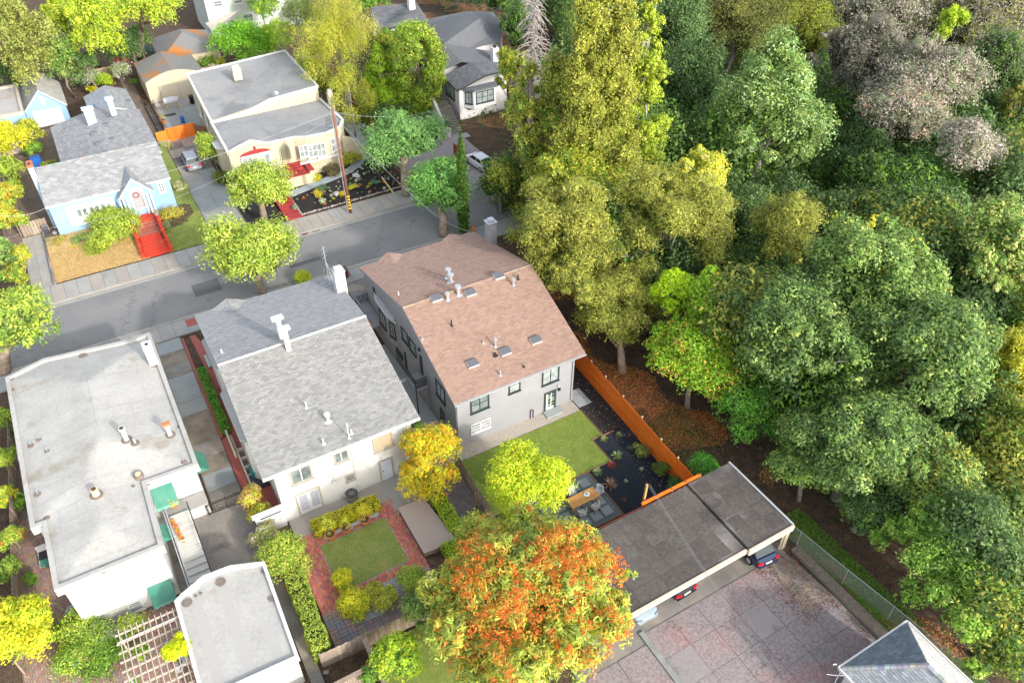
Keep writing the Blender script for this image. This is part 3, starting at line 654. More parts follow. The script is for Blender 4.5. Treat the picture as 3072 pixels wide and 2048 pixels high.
# tarred pipe collars, vents, flues
def patch(q, r, sx=1.0, rot=0): M().cyl(on3(q)+UZ*.01, r, .05, 14, r2=r*.8).build('tar_collar', tar, h3)
for q, r in (((0, 2, 400, 185), .22), ((0, 2, 765, 135), .34), ((0, 2, 95, 350), .28), ((0, 2, 110, 450), .24), ((0, 2, 288, 958), .24), ((0, 2, 360, 905), .2), ((0, 2, 435, 1010), .18), ((0, 2, 1650, 780), .2),
             ((0, 2, 1690, 1105), .2), ((0, 2, 1340, 1305), .28), ((0, 2, 350, 1405), .25), ((0, 3, 430, 55), .22), ((0, 3, 945, 525), .3), ((0, 2, 1225, 1330), .12), ((0, 2, 1360, 10), .2)): patch(q, r)
for q in ((0, 2, 288, 950), (0, 2, 360, 898), (0, 2, 435, 1003), (0, 2, 350, 1400), (0, 2, 1690, 1100)): M().cyl(on3(q), .03, .35, 8).build('vent_pipe', metalg, h3)
for q, h_, mm in (((0, 2, 1165, 905), 1.15, white), ((0, 2, 1565, 860), 1.0, white)):
    p = on3(q); M().cyl(p, .36, .06, 14).build('tar_collar', tar, h3); f = M().tube([p, p+UZ*h_*.75, p+UZ*h_*.8, p+UZ*h_], [.15, .14, .2, .21], 12).build('flue', mm, h3)
    if q[2] > 1300: M().obox(p+UZ*(h_+.08), UA*.25, UB*.16, UZ*.1).build('flue_cap', terra, f)
    else: M().cyl(p+UZ*(h_-.02), .15, .04, 10).build('flue_mouth', soil, f)
p = on3((0, 2, 888, 1410)); M().cyl(p, .4, .06, 14).build('tar_collar', tar, h3); f = M().cyl(p, .22, .6, 14).build('flue', mat('cream_clay', (.72, .52, .32), rough=.8), h3); M().cyl(p+UZ*.59, .16, .03, 12).build('flue_mouth', soil, f)
p = on3((0, 2, 1280, 1245)); M().cyl(p, .3, .3, 12).build('turbine_vent', tar, h3); M().cyl(p+UZ*.3, .18, .08, 12).build('vent_cap', MATS['cream_clay'], h3)
p = on3((0, 2, 1245, 935)); M().cyl(p, .28, .06, 12).build('tar_collar', tar, h3); M().cyl(p, .09, .45, 8).build('vent_pipe', metalg, h3)
p = on3((0, 2, 1415, 205)); M().cyl(p, .45, .06, 14).build('tar_collar', tar, h3)
ch = M().obox(p+UZ*.85+UA*.0, UA*.3, UB*.28, UZ*.9).build('chimney', white2, h3); M().obox(p+UZ*1.8, UA*.34, UB*.5, UZ*.06).build('chimney_cap', white, ch); M().obox(p+UZ*1.875+UB*.1, UA*.11, UB*.1, UZ*.02).build('flue_mouth', black, ch)
# awnings with scalloped valance
def awning(pl_, o, u, n, wd, drop, reach, label_=None):
    o, u, n = Vector(o), Vector(u), Vector(n); m = M()
    A, B = o, o+u*wd; C_, D2 = B+n*reach-UZ*drop, A+n*reach-UZ*drop; k = M()
    k.add([A, B, C_, D2, A-UZ*.02, B-UZ*.02, C_-UZ*.02, D2-UZ*.02], [(0, 1, 2, 3), (7, 6, 5, 4), (3, 2, 6, 7), (0, 3, 7, 4), (1, 5, 6, 2), (0, 4, 5, 1)])
    aw = k.build('awning', awn, pl_)
    M().add([A, D2, A-UZ*drop], [(0, 1, 2)]).build('awning_side', awn, aw); M().add([B, B-UZ*drop, C_], [(0, 1, 2)]).build('awning_side', awn, aw)
    n_ = max(3, int(wd/.28)); m = M()
    for i in range(n_):
        a, b = D2+(C_-D2)*(i/n_), D2+(C_-D2)*((i+1)/n_); g = [a+(b-a)*x-UZ*(.22+.1*math.sin(math.pi*x)) for x in (0, .25, .5, .75, 1)]
        m.add([a, b]+g[::-1], [tuple(range(7))])
    m.build('valance', awnl, aw, kind='stuff'); return aw
q = lambda x, y: (400+x/5.6, 1320+y/5.6)
p0 = pick(*q(262, 850), 'b', 40.35); p1 = pick(*q(600, 715), 'b', 40.35)
awning(h3, ab(p0[0]+.05, 40.37, p1[2]), UA, -UB, p1[0]-p0[0]+.1, .9, 1.0)
p0 = tp(0, 3, 1345, 690, 'b', 34.9); p1 = tp(0, 3, 1555, 595, 'b', 34.9)
awning(h3, ab(p0[0], 34.88, p1[2]-.1), UA, -UB, p1[0]-p0[0], .8, .95)
awning(h3, ab(-1.0, 43.6, 3.3), -UB, UA, 1.7, .8, .85)
awning(h3, ab(-10.2, 56.0, 3.9), Vector((1, 0, 0)).lerp(UA, .9).normalized(), UB, 1.6, .6, .9); awning(h3, ab(-7.4, 56.1, 3.9), UA, UB, 4.4, .6, .9)
aw = awning(h3, ab(-4.28, 38.6, 2.9), -UB, UA, 1.2, .6, .7)
wb(h3, q(680, 790), q(905, 610), 40.35, fr=white, gl=trimdk, nx=1, ny=3, bars=.05)
wb(h3, q(862, 1220), q(1045, 1008), 40.35, fr=white, gl=trimdk, nx=1, ny=4, bars=.05)
wb(h3, (0, 3, 1200, 925), (0, 3, 1290, 788), 34.9, fr=white, nx=1, ny=4)
window(h3, ab(-10.3, 50, 2.4), UB, -UA, 1.6, 1.4, fr=white)
# side stairs
ss = thing('side_staircase', 'white side staircase with metal handrails and potted red flowers beside the flat roofed house', 'stairs', ab(-3.1, 36.5, 0))
def stp(x, y, z): return toab(t(0, 3, x, y, z))
nst = 14
for i in range(nst):
    b = 39.0-i*.44; z = 2.5-i*2.4/nst
    M().box(-3.55, -2.2, b-.46, b, z-.12, z).build('step', mat('pale_step_paint', (.58, .56, .50), (.48, .47, .44), sc1=1, rough=.8), ss)
    M().box(-3.5, -2.25, b-.03, b, z, z+.14).build('riser', concb, ss)
M().box(-3.6, -1.0, 39.0, 40.2, 2.38, 2.5).build('landing', conc, ss)
for aa, mm in ((-3.66, metalg), (-3.52, metalg), (-2.16, darkm)):
    M().tube([ab(aa, 39.0, 3.4), ab(aa, 39.0-nst*.44, .95)], .035).build('handrail', mm, ss)
for i in range(5): M().tube([ab(-2.16, 39-i*1.5, 2.5-i*.58), ab(-2.16, 39-i*1.5, 3.4-i*.6)], .025).build('rail_post', darkm, ss)

# ------------------------------------------------------------------ garage 4 (flat, bottom left)
g4 = thing('white_garage', 'white flat roofed garage with curved parapet and stripes of pale roof coating', 'garage', ab(-1.7, 29, 0))
o4 = [(-4.5, 25.4), (.8, 25.2), (.95, 32.3), (.5, 32.5), (-1.0, 33.1), (-2.6, 33.2), (-4.0, 32.6), (-4.5, 32.3)]
M().prism(AW(offset(o4, .12)), 0, 2.62).build('wall', white2, g4)
m = M(); inn = offset(o4, .2)
for i in range(len(o4)):
    j = (i+1) % len(o4); P_ = [ab(*o4[i], 2.55), ab(*o4[j], 2.55), ab(*inn[j], 2.55), ab(*inn[i], 2.55)]; m.hexa(P_+[v+UZ*.38 for v in P_])
m.build('parapet', white, g4)
M().prism(AW(inn), 2.623, 2.72).build('roof', whroof, g4)
for a_ in (-3.75, -2.1, -.55): M().box(a_, a_+.62, 25.5, 31.9 if a_ < -.6 else 28.5, 2.723, 2.728).build('roof_stripe', mat('grey_roof_stripe', (.39, .38, .36), rough=.8), g4)
for q, r in (((0, 3, 1720, 830), .3), ((0, 3, 2030, 640), .3), ((1, 3, 75, 540), .18), ((1, 3, 145, 795), .2), ((0, 3, 1800, 768), .1), ((0, 3, 1843, 742), .1)): M().cyl(t(*q, 2.78), r, .03, 12).build('tar_collar', tar, g4)

# ------------------------------------------------------------------ blue house
hb = thing('blue_house', 'light blue stucco cottage with pale grey shingle roofs and steep entry gable', 'house', ab(0, 90, 0))
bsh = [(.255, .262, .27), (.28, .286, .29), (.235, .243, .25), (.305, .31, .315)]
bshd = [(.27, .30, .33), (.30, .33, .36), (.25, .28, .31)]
ze, zrg = 4.15, 6.45
E0, E1, R1, R0 = ab(-6.0, 82.7, ze), ab(6.1, 82.7, ze), ab(6.1, 86.8, zrg), ab(-5.7, 86.8, zrg)
shingles(hb, E0, E1, R1, R0, bsh, course=.24, tab=.5); shingles(hb, ab(6.1, 90.9, ze), ab(-5.7, 90.9, ze), R0, R1, bshd, course=.3, tab=.6); ridge_caps(hb, R0, R1, bsh)
blueF = Plane(E0, E1, R0)
prof = [(82.95, 0), (82.95, ze-.05), (86.8, zrg-.2), (90.7, ze-.05), (90.7, 0)]
def body(parent, A0, A1, prof, mt, axis='b'):
    k = len(prof); f = (lambda x, b, z: ab(x, b, z)) if axis == 'b' else (lambda x, b, z: ab(b, x, z)); m = M()
    m.add([f(A0, b, z) for b, z in prof]+[f(A1, b, z) for b, z in prof], [tuple(range(k)), tuple(range(k, 2*k))[::-1]]+[(i, k+i, k+(i+1) % k, (i+1) % k) for i in range(k)])
    return m.build('wall', mt, parent)
body(hb, -5.75, 5.95, prof, bluest)
# entry gable
zf, zp, bf = 3.55, 5.45, 81.9
A, B, Cc, D_ = ab(.6, bf-.1, zf), ab(4.1, bf-.1, zf), ab(2.35, bf-.1, zp), ab(2.35, 85.3, zp)
shingles(hb, ab(.6, 82.75, zf), A, Cc, D_, bshd, name='entry_roof', course=.25); shingles(hb, B, ab(4.1, 82.75, zf), D_, Cc, bsh, name='entry_roof', course=.25)
M().add([ab(.85, bf, 0), ab(3.85, bf, 0), ab(3.85, bf, zf+.1), ab(2.35, bf, zp-.15), ab(.85, bf, zf+.1), ab(.85, 83, 0), ab(3.85, 83, 0), ab(3.85, 83, zf+.1), ab(2.35, 84, zp-.15), ab(.85, 83, zf+.1)],
        [(0, 1, 2, 3, 4), (0, 4, 9, 5), (1, 6, 7, 2)]).build('entry_wall', bluest, hb)
for X, Y in ((A, Cc), (Cc, B)):
    M().hexa([X-UZ*.16, Y-UZ*.16, Y-UZ*.16-UB*.1, X-UZ*.16-UB*.1, X+UZ*.04, Y+UZ*.04, Y+UZ*.04-UB*.1, X+UZ*.04-UB*.1]).build('barge_board', white, hb)
M().box(-6.0, .6, 82.58, 82.69, ze-.17, ze-.01).box(4.1, 6.1, 82.58, 82.69, ze-.17, ze-.01).build('fascia', white, hb)
ed = wb(hb, (0, 1, 1235, 365), (0, 1, 1300, 150), bf, fr=white, gl=mat('screen_door', (.33, .33, .34), rough=.6), nx=1, tw=.16, sill=False, name='door')
pd = tp(0, 1, 1250, 225, 'b', bf-.06)
M().tube([ab(pd[0]+.28*math.cos(k*.7), bf-.08, pd[2]+.28*math.sin(k*.7)) for k in range(10)], .07, 5).build('door_wreath', mat('dried_wreath', (.30, .10, .10), rough=1), hb)
for q0, q1 in (((1118, 235), (1245, 470)), ((1330, 180), (1440, 400))):
    for k in range(3):
        p = tp(0, 1, q0[0]+k*35+8, (q0[1]+q1[1])/2, 'b', 81.7)
        M().box(p[0]-.08, p[0]+.08, 81.65, 81.82, 1.2, 3.4).build('porch_post', white, hb)
gw = mat('blue_house_white_panel', (.82, .82, .81), rough=.6, grain=.02)
p0, p1 = tp(0, 1, 665, 515, 'b', 82.95), tp(0, 1, 1030, 235, 'b', 82.95)
big = M().box(p0[0], p1[0], 82.87, 82.945, p0[2], p1[2]).build('window', gw, hb)
pp0 = tp(0, 1, 690, 435, 'b', 82.9)
for k in range(8):
    aa = p0[0]+.95+k*.52+(k//2)*.12
    if aa+.4 < p1[0]: M().box(aa, aa+.36, 82.84, 82.866, p0[2]+.95, p1[2]-.55).build('pane', glass if k < 4 else glassb, big)
rw = wb(hb, (0, 1, 1468, 205), (0, 1, 1500, 100), 82.95, fr=white, gl=glass, nx=2, ny=3, tw=.14)
# chimney on the left gable
cb = M().box(-6.25, -5.76, 85.9, 87.1, 0, 7.0).build('chimney', mat('pale_blue_stucco', (.40, .52, .63), rough=.9, grain=.03), hb)
M().box(-6.3, -5.7, 85.85, 87.15, 7.003, 7.25).build('chimney_cap', mat('red_brick', (.45, .16, .08), rough=.9), cb); M().box(-6.15, -5.9, 86.2, 86.6, 7.2, 7.27).build('flue_mouth', black, cb)
# rear wings
zwe, zwr = 3.9, 5.05
body(hb, -3.3, 6.4, [(90.7, 0), (90.7, 3.8), (102.4, 3.8), (102.4, 0)], bluest, 'b')
shingles(hb, ab(-3.5, 102.6, zwe), ab(-3.5, 90.0, zwe), ab(1.3, 88.6, zwr), ab(1.45, 102.6, zwr), bsh, course=.3, tab=.55); shingles(hb, ab(6.6, 89.8, zwe), ab(6.5, 102.6, zwe), ab(1.45, 102.6, zwr), ab(1.3, 88.6, zwr), bsh, course=.3, tab=.55)
body(hb, 1.3, 6.1, [(102.4, 0), (102.4, 3.7), (110, 3.7), (110, 0)], bluest, 'b')
shingles(hb, ab(1.1, 110.2, 3.8), ab(1.1, 102.65, 3.8), ab(3.9, 102.65, 4.75), ab(3.85, 110.2, 4.75), bshd, course=.3, tab=.55); shingles(hb, ab(6.3, 102.65, 3.8), ab(6.2, 110.2, 3.8), ab(3.85, 110.2, 4.75), ab(3.9, 102.65, 4.75), bsh, course=.3, tab=.55)
wingL = Plane(ab(-3.5, 102.6, zwe), ab(-3.5, 90, zwe), ab(1.3, 90, zwr)); wingR = Plane(ab(6.6, 90, zwe), ab(6.6, 102, zwe), ab(1.3, 102, zwr)); wg2 = Plane(ab(1.1, 110, 3.8), ab(1.1, 102, 3.8), ab(3.9, 102, 4.75))
for P_, q in ((wingL, (860, 1222)), (wingL, (903, 1318)), (wingR, (967, 1142)), (wingR, (1022, 1278)), (wg2, (858, 975)), (wingR, (1175, 928))):
    p = P_.t(0, 0, *q); M().obox(p+UZ*.06, UA*.32, UB*.3, UZ*.06).build('roof_vent', mat('blue_grey_vent', (.15, .175, .20), rough=.9), hb)
for q, wx in (((850, 1130), .5), ((1045, 1040), .3)):
    p = wingL.t(0, 0, *q); f = M().obox(p+UZ*.8, UA*wx, UB*.35, UZ*.95).build('chimney', MATS['pale_blue_stucco'], hb); M().obox(p+UZ*1.8, UA*(wx+.15), UB*.45, UZ*.06).build('chimney_cap', mat('pale_blue_trim', (.48, .62, .74), rough=.7), f)
# entry stairs, bright red with curved cheek walls
rs = thing('red_entry_stairs', 'bright red front steps of the blue cottage, flaring towards the sidewalk', 'stairs', ab(2.6, 79, 0))
bb = [(82.0, 1.55), (80.3, 1.55)]
M().box(1.15, 3.6, 80.6, 81.85, 1.0, 1.25).build('top_landing', reds, rs)
for i in range(6):
    b = 80.6-i*.36; z = 1.25-(i+1)*.16
    if i < 3: M().box(1.35, 3.4, b-.36, b, z-.15, z).build('step', mat('worn_red_paint', (.42, .15, .11), (.36, .10, .07), sc1=3, rough=.8), rs)
M().box(.95, 3.7, 78.3, 79.52, .45, .77).build('middle_landing', MATS['worn_red_paint'], rs)
for i in range(7):
    b = 78.3-i*.45; z = .77-i*.085; wd = .05*i
    M().box(1.2-wd*.4, 3.2+wd*1.2, b-.45, b, .02, z).build('step', reds, rs)
for sgn_, base_ in ((-1, 1.15), (1, 3.35)):
    for k in range(4):
        b1_, b0_ = 80.6-k*1.35, 80.6-(k+1)*1.35; w0 = abs(k-1.2)*.05
        M().box(base_+sgn_*(.02+w0), base_+sgn_*(.32+w0), b0_, b1_, 0, 1.75-k*.38).build('cheek_wall', reds, rs) if sgn_ > 0 else M().box(base_-(.32+w0), base_-(.02+w0), b0_, b1_, 0, 1.75-k*.38).build('cheek_wall', reds, rs)
M().tube([ab(3.2, 81.6, 2.1), ab(3.2, 78.4, 1.4), ab(3.2, 75.4, .9)], .025).build('handrail', darkm, rs)
for i, q in enumerate(((1440, 405), (1225, 480))):
    pt = thing('flower_pot', ['grey pot of yellow flowers right of the red steps', 'grey pot of yellow flowers left of the red steps'][i], 'flower pot', t(0, 1, *q, 1.75), 'pots on the red entry stairs')
    o = pt.location; M().tube([o, o+UZ*.3], [.16, .24], 10).build('pot', concb, pt)
    n_ = 60; V = leafquads(np.array(o)+np.array([0, 0, .45])+RS.normal(size=(n_, 3))*.13, RS.normal(size=(n_, 3)), .14); quads('flowers', V, np.tile(np.array([[.55, .45, .08]]), (n_, 1))*RS.uniform(.4, 1.2, (n_, 1)), leafm, pt)
# blue garage
bg_ = thing('blue_garage', 'light blue garage with steep gable roof and wide white door', 'garage', ab(-3.5, 117, 0))
body(bg_, 113.05, 120.9, [(-5.9, 0), (-5.9, 2.4), (-3.6, 4.55), (-1.2, 2.4), (-1.2, 0)], bluest, 'a')
shingles(bg_, ab(-6.05, 121, 2.35), ab(-6.05, 112.8, 2.35), ab(-3.6, 112.8, 4.75), ab(-3.6, 121, 4.75), [(.30, .30, .29), (.26, .27, .27), (.32, .30, .24)], course=.3, tab=.6)
shingles(bg_, ab(-1.0, 112.8, 2.35), ab(-1.0, 121, 2.35), ab(-3.6, 121, 4.75), ab(-3.6, 112.8, 4.75), [(.36, .35, .33), (.40, .39, .36), (.33, .325, .31)], course=.3, tab=.6)
for X, Y in ((ab(-6.05, 112.78, 2.35), ab(-3.6, 112.78, 4.75)), (ab(-3.6, 112.78, 4.75), ab(-1.0, 112.78, 2.35))):
    M().hexa([X-UZ*.2, Y-UZ*.2, Y-UZ*.2-UB*.06, X-UZ*.2-UB*.06, X, Y, Y-UB*.06, X-UB*.06]).build('barge_board', white, bg_)
M().box(-5.2, -1.9, 112.97, 113.04, 0, 2.1).build('garage_door', white, bg_); M().box(-3.75, -3.4, 112.98, 113.04, 2.7, 3.8).build('gable_slot', white, bg_)
# tan flat roof building at the left edge
tn = thing('flat_roofed_annex', 'low building with worn grey flat roof and tan parapet at the left edge', 'building', ab(-11, 115, 0))
M().box(-17, -5.9, 110.5, 120.5, 0, 3.0).build('wall', bluest, tn); M().box(-17, -6.3, 111.0, 120.1, 3.003, 3.06).build('roof', mat('worn_flat_roof', (.42, .41, .39), (.36, .35, .33), rough=.9, c3=(.36, .22, .14), sc3=.22, t3=.6), tn)
M().box(-17, -5.9, 110.5, 110.95, 3.003, 3.35).box(-17, -5.9, 120.15, 120.5, 3.003, 3.35).box(-6.25, -5.9, 110.95, 120.15, 3.003, 3.35).build('parapet', mat('tan_parapet', (.50, .42, .34), rough=.9, grain=.1), tn)
tn2 = M().box(-17, -7.4, 106.5, 110.3, 0, 2.2).build('low_annex', mat('tan_parapet', (.5, .42, .34)), tn)

# ------------------------------------------------------------------ cream house
hc = thing('cream_house', 'cream stucco house with grey flat roofs, arched entry, curved bay window and red trim', 'house', ab(19, 94, 0))
zl, zu = 5.0, 6.5
low = [(12.6, 83.5), (15.0, 83.5), (19.9, 83.5), (21.0, 82.9), (23.5, 82.7), (25.4, 83.5), (26.3, 85.0), (26.0, 92.1), (12.9, 92.1)]
upp = [(12.95, 92.1), (26.0, 92.1), (26.2, 105.5), (13.3, 104.6)]
M().prism(AW(low), 0, zl-.25).build('wall', creamst, hc)
M().prism(AW(offset(low, .2)), zl-.245, zl-.1).build('roof', grroof, hc)
m = M()
for pts_, rise in (([(12.6, 83.5), (12.9, 92.1)], None), ([(12.6, 83.5), (13.8, 83.5), (15.2, 83.5), (17.0, 83.5), (19.9, 83.5), (21.0, 82.9), (23.5, 82.7), (25.4, 83.5), (26.3, 85.0), (26.0, 92.1)], [.1, .5, .85, .12, .1, .1, .1, .1, .1, .1])):
    for i in range(len(pts_)-1):
        h0, h1_ = (rise[i], rise[i+1]) if rise else (.1, .1); p, q_ = Vector(pts_[i]), Vector(pts_[i+1]); e = (q_-p).normalized(); nn = Vector((e.y, -e.x))*.12
        c4 = [p-nn, q_-nn, q_+nn, p+nn]; m.hexa([ab(*v, zl-.4) for v in c4]+[ab(*c4[0], zl+h0-.1), ab(*c4[1], zl+h1_-.1), ab(*c4[2], zl+h1_-.1), ab(*c4[3], zl+h0-.1)])
m.build('parapet', creamst, hc)
m = M()
for pts_, rise in (([(12.6, 83.5), (12.9, 92.1)], [.1, .1]), ([(12.6, 83.5), (13.8, 83.5), (15.2, 83.5), (17.0, 83.5), (19.9, 83.5), (21.0, 82.9), (23.5, 82.7), (25.4, 83.5), (26.3, 85.0), (26.0, 92.1)], [.1, .5, .85, .12, .1, .1, .1, .1, .1, .1])):
    for i in range(len(pts_)-1):
        h0, h1_ = rise[i], rise[i+1]; p, q_ = Vector(pts_[i]), Vector(pts_[i+1]); e = (q_-p).normalized(); nn = Vector((e.y, -e.x))*.14
        c4 = [p-nn, q_-nn, q_+nn, p+nn]; zz = [zl+h0, zl+h1_, zl+h1_, zl+h0]; m.hexa([ab(*v, z_-.097) for v, z_ in zip(c4, zz)]+[ab(*v, z_) for v, z_ in zip(c4, zz)])
m.build('parapet_coping', white, hc)
# upper tier: parapet sweeps down to the left
M().add([ab(12.95, 92.1, 0), ab(26.0, 92.1, 0), ab(26.2, 105.5, 0), ab(13.3, 104.6, 0), ab(12.95, 92.1, zl), ab(26.0, 92.1, zu), ab(26.2, 105.5, zu), ab(13.3, 104.6, zu-.3)],
        [(3, 2, 1, 0), (4, 5, 6, 7), (0, 1, 5, 4), (1, 2, 6, 5), (2, 3, 7, 6), (3, 0, 4, 7)]).build('wall', creamst, hc)
M().add([ab(13.1, 92.4, zl+.03), ab(25.8, 92.4, zu+.03), ab(26.0, 105.3, zu+.03), ab(13.5, 104.4, zu-.27)], [(0, 1, 2, 3)]).build('roof', grroof, hc)
m = M(); ring = [ab(12.95, 92.1, zl+.02), ab(17.0, 92.1, zl+.35), ab(20, 92.1, zu-.3), ab(26.0, 92.1, zu+.1), ab(26.2, 105.5, zu+.1), ab(13.3, 104.6, zu-.2)]
for i in range(6):
    p, q_ = ring[i], ring[(i+1) % 6]; e = (q_-p); e.z = 0; e.normalize(); nn = Vector((e.y, -e.x, 0))*.11; m.hexa([p-nn-UZ*.3, q_-nn-UZ*.3, q_+nn-UZ*.3, p+nn-UZ*.3, p-nn+UZ*.06, q_-nn+UZ*.06, q_+nn+UZ*.06, p+nn+UZ*.06])
m.build('parapet_coping', white, hc)
M().add([ab(13.1, 92.0, zl), ab(17, 92.0, zl+.3), ab(20, 92.0, zu-.4), ab(25.95, 92.0, zu), ab(25.95, 92.0, zl-.2), ab(13.1, 92.0, zl-.2)], [(5, 4, 3, 2, 1, 0)]).build('upper_wall_face', creamst, hc)
# front features
X5 = lambda x, y: (600+x/5.23, 380+y/5.23)
fw = wb(hc, X5(690, 712), X5(1100, 360), 83.4, fr=white, gl=white, nx=1, tw=.1); pA, pB = pick(*X5(690, 712), 'b', 83.4), pick(*X5(1100, 360), 'b', 83.4); Ww = pB[0]-pA[0]
for x0, x1, gz in ((.06, .20, glassb), (.26, .74, mat('bright_window', (.46, .47, .48), rough=.2)), (.80, .94, glassb)): M().box(pA[0]+Ww*x0, pA[0]+Ww*x1, 83.335, 83.36, pA[2]+.25, pB[2]-.35).build('pane', gz, fw)
m = M(); n_ = 10
arc = [ab(pA[0]+Ww*i/n_, 83.3, pB[2]+.05+.42*math.sin(math.pi*i/n_)**.7) for i in range(n_+1)]
m.add([ab(pA[0], 83.3, pB[2]-.05)]+arc+[ab(pB[0], 83.3, pB[2]-.05)], [tuple(range(n_+3))[::-1]]).build('red_arch_panel', redt, hc)
pr = pick(*X5(848, 330), 'b', 83.4); M().blob(ab(pr[0], 83.35, pr[2]), .2, .05, .22, 8, 5).build('red_rosette', redt, hc)
# arched entry recess
pE0, pE1 = pick(*X5(1290, 545), 'b', 83.4), pick(*X5(1465, 300), 'b', 83.4)
m = M(); ar = []; aL, aR, zb_, zt_ = pE0[0]-.05, pE1[0]+.1, pE0[2], pE1[2]-.35; rr_ = (aR-aL)/2
ar = [(aL, zb_)]+[((aL+aR)/2-rr_*math.cos(math.pi*k/10), zt_+rr_*math.sin(math.pi*k/10)) for k in range(11)]+[(aR, zb_)]
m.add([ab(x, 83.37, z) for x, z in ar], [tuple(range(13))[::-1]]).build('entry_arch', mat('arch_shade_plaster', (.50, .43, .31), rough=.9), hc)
dd = M().add([ab(aL+.08+(x-aL)*.62, 83.33, zb_+.1+(z-zb_)*.93) for x, z in ar], [tuple(range(13))[::-1]]).build('door', mat('bronze_glass_door', (.20, .19, .13), rough=.3), hc)
for k in range(5): M().box(aL+.15+k*.2, aL+.17+k*.2, 83.29, 83.32, zb_+.5, zt_+.3).build('door_bar', darkm, dd)
# curved bay window panes
for x0, x1, y0, y1 in ((1570, 1680, 490, 270), (1700, 1820, 490, 255), (1845, 1950, 480, 235)):
    p, q_ = pick(*X5(x0, y0), 'b', 82.75), pick(*X5(x1, y1), 'b', 82.7); window(hc, ab(p[0], 82.72-.1, p[2]), UA, -UB, q_[0]-p[0]+.02, q_[2]-p[2], fr=white, gl=glassb, ny=2)
window(hc, ab(23.75, 82.72, 2.55), (ab(25.4, 83.5)-ab(23.5, 82.7)).normalized(), (ab(0, -1)*.9+ab(1, 0)*.4).normalized(), 1.4, 1.6, fr=white, gl=glassb, ny=2)
M().box(19.9, 24.4, 82.45, 82.85, 2.05, 2.2).build('bay_sill', white, hc)
M().add([ab(25.3, 83.3, 0), ab(28.3, 83.1, 0), ab(28.3, 83.1, 2.0), ab(27.6, 83.1, 2.1), ab(26.6, 83.2, 3.4), ab(25.4, 83.3, 3.9)]+[ab(25.3, 83.6, 0), ab(28.3, 83.4, 0), ab(28.3, 83.4, 2.0), ab(27.6, 83.4, 2.1), ab(26.6, 83.5, 3.4), ab(25.4, 83.6, 3.9)],
        [(0, 1, 2, 3, 4, 5), (11, 10, 9, 8, 7, 6), (1, 7, 8, 2), (2, 8, 9, 3), (3, 9, 10, 4), (4, 10, 11, 5)]).build('wing_wall', creamst, hc)
p = Plane(ab(13, 92, zu), ab(26, 92, zu), ab(13, 105, zu)).at(768-570/40, 240-4) ; p = px(713, 233, 6.3)
f = M().obox(p+UZ*.55, UA*.5, UB*.42, UZ*.75).build('chimney', creamst, hc)
for k in (-.3, 0, .3): M().cyl(p+UZ*1.3+UA*k, .11, .28, 8).build('flue', white, f)
p = px(768+650/3.0625, 325, 3.5); M().obox(ab(26.6, 89.5, 3.3), UA*.3, UB*.32, UZ*3.3).build('chimney', creamst, hc); M().cyl(ab(26.6, 89.5, 6.6), .25, .35, 12).build('chimney_cap', white, hc)
M().cyl(px(768+180/3.0625, 288, zu-.4), .03, .6, 6).build('dish_mast', metalg, hc); dsh = M().blob(px(768+185/3.0625, 280, zu+.2), .3, .12, .26, 12, 6).build('satellite_dish', metalg, hc)
for bq, hq in ((95, 4.4), (98.5, 4.2), (88, 3.8)): window(hc, ab(12.93, bq, hq-1.2), UB, -UA, 1.2, 1.2, fr=white, nx=1)
M().prism([ab(12.95, 86.5, 0), ab(12.1, 87.1, 0), ab(12.1, 89.3, 0), ab(12.95, 90, 0)], 1.2, 4.0).build('side_bay', creamst, hc); M().prism([ab(12.98, 86.3, 0), ab(11.9, 87, 0), ab(11.9, 89.4, 0), ab(12.98, 90.2, 0)], 4.003, 4.15).build('side_bay_roof', white, hc)
# red entry steps of the cream house
cs_ = thing('cream_house_steps', 'dark red tiled entry steps with cream cheek walls in front of the arched door', 'stairs', ab(18.4, 81.5, 0))
M().box(17.6, 20.4, 80.9, 82.2, 0, 1.6).build('stair_block', creamst, cs_); M().box(17.3, 17.6, 80.9, 83.3, 0, 1.5).build('cheek_wall', creamst, cs_); M().box(20.4, 20.9, 80.9, 83.3, 0, 1.9).build('cheek_wall', creamst, cs_)
M().box(18.1, 20.35, 80.95, 83.2, 1.603, 1.68).build('landing', redt, cs_)
for i in range(3): M().box(18.3, 20.1, 82.3+i*.35, 83.3, 1.68+i*.16, 1.84+i*.16).build('step', redt, cs_)
M().box(20.33, 20.95, 80.85, 83.3, 1.903, 1.98).build('cheek_cap', redt, cs_); M().box(17.25, 18.1, 80.85, 81.6, 1.503, 1.6).build('cheek_cap', redt, cs_)
for i in range(7): M().box(16.4, 17.3, 82.6-i*.33, 82.93-i*.33, 0, 1.5-i*.19).build('step', redt, cs_)
rw_ = thing('red_front_walk', 'dark red painted walk with three steps down to the sidewalk', 'steps', ab(16.4, 77.5, 0))
for (b0, b1, z) in ((77.4, 80.6, .50), (76.9, 77.4, .42), (76.4, 76.9, .32), (74.9, 76.4, .22)): M().box(15.5, 17.2, b0, b1, 0, z).build('step', redt, rw_)

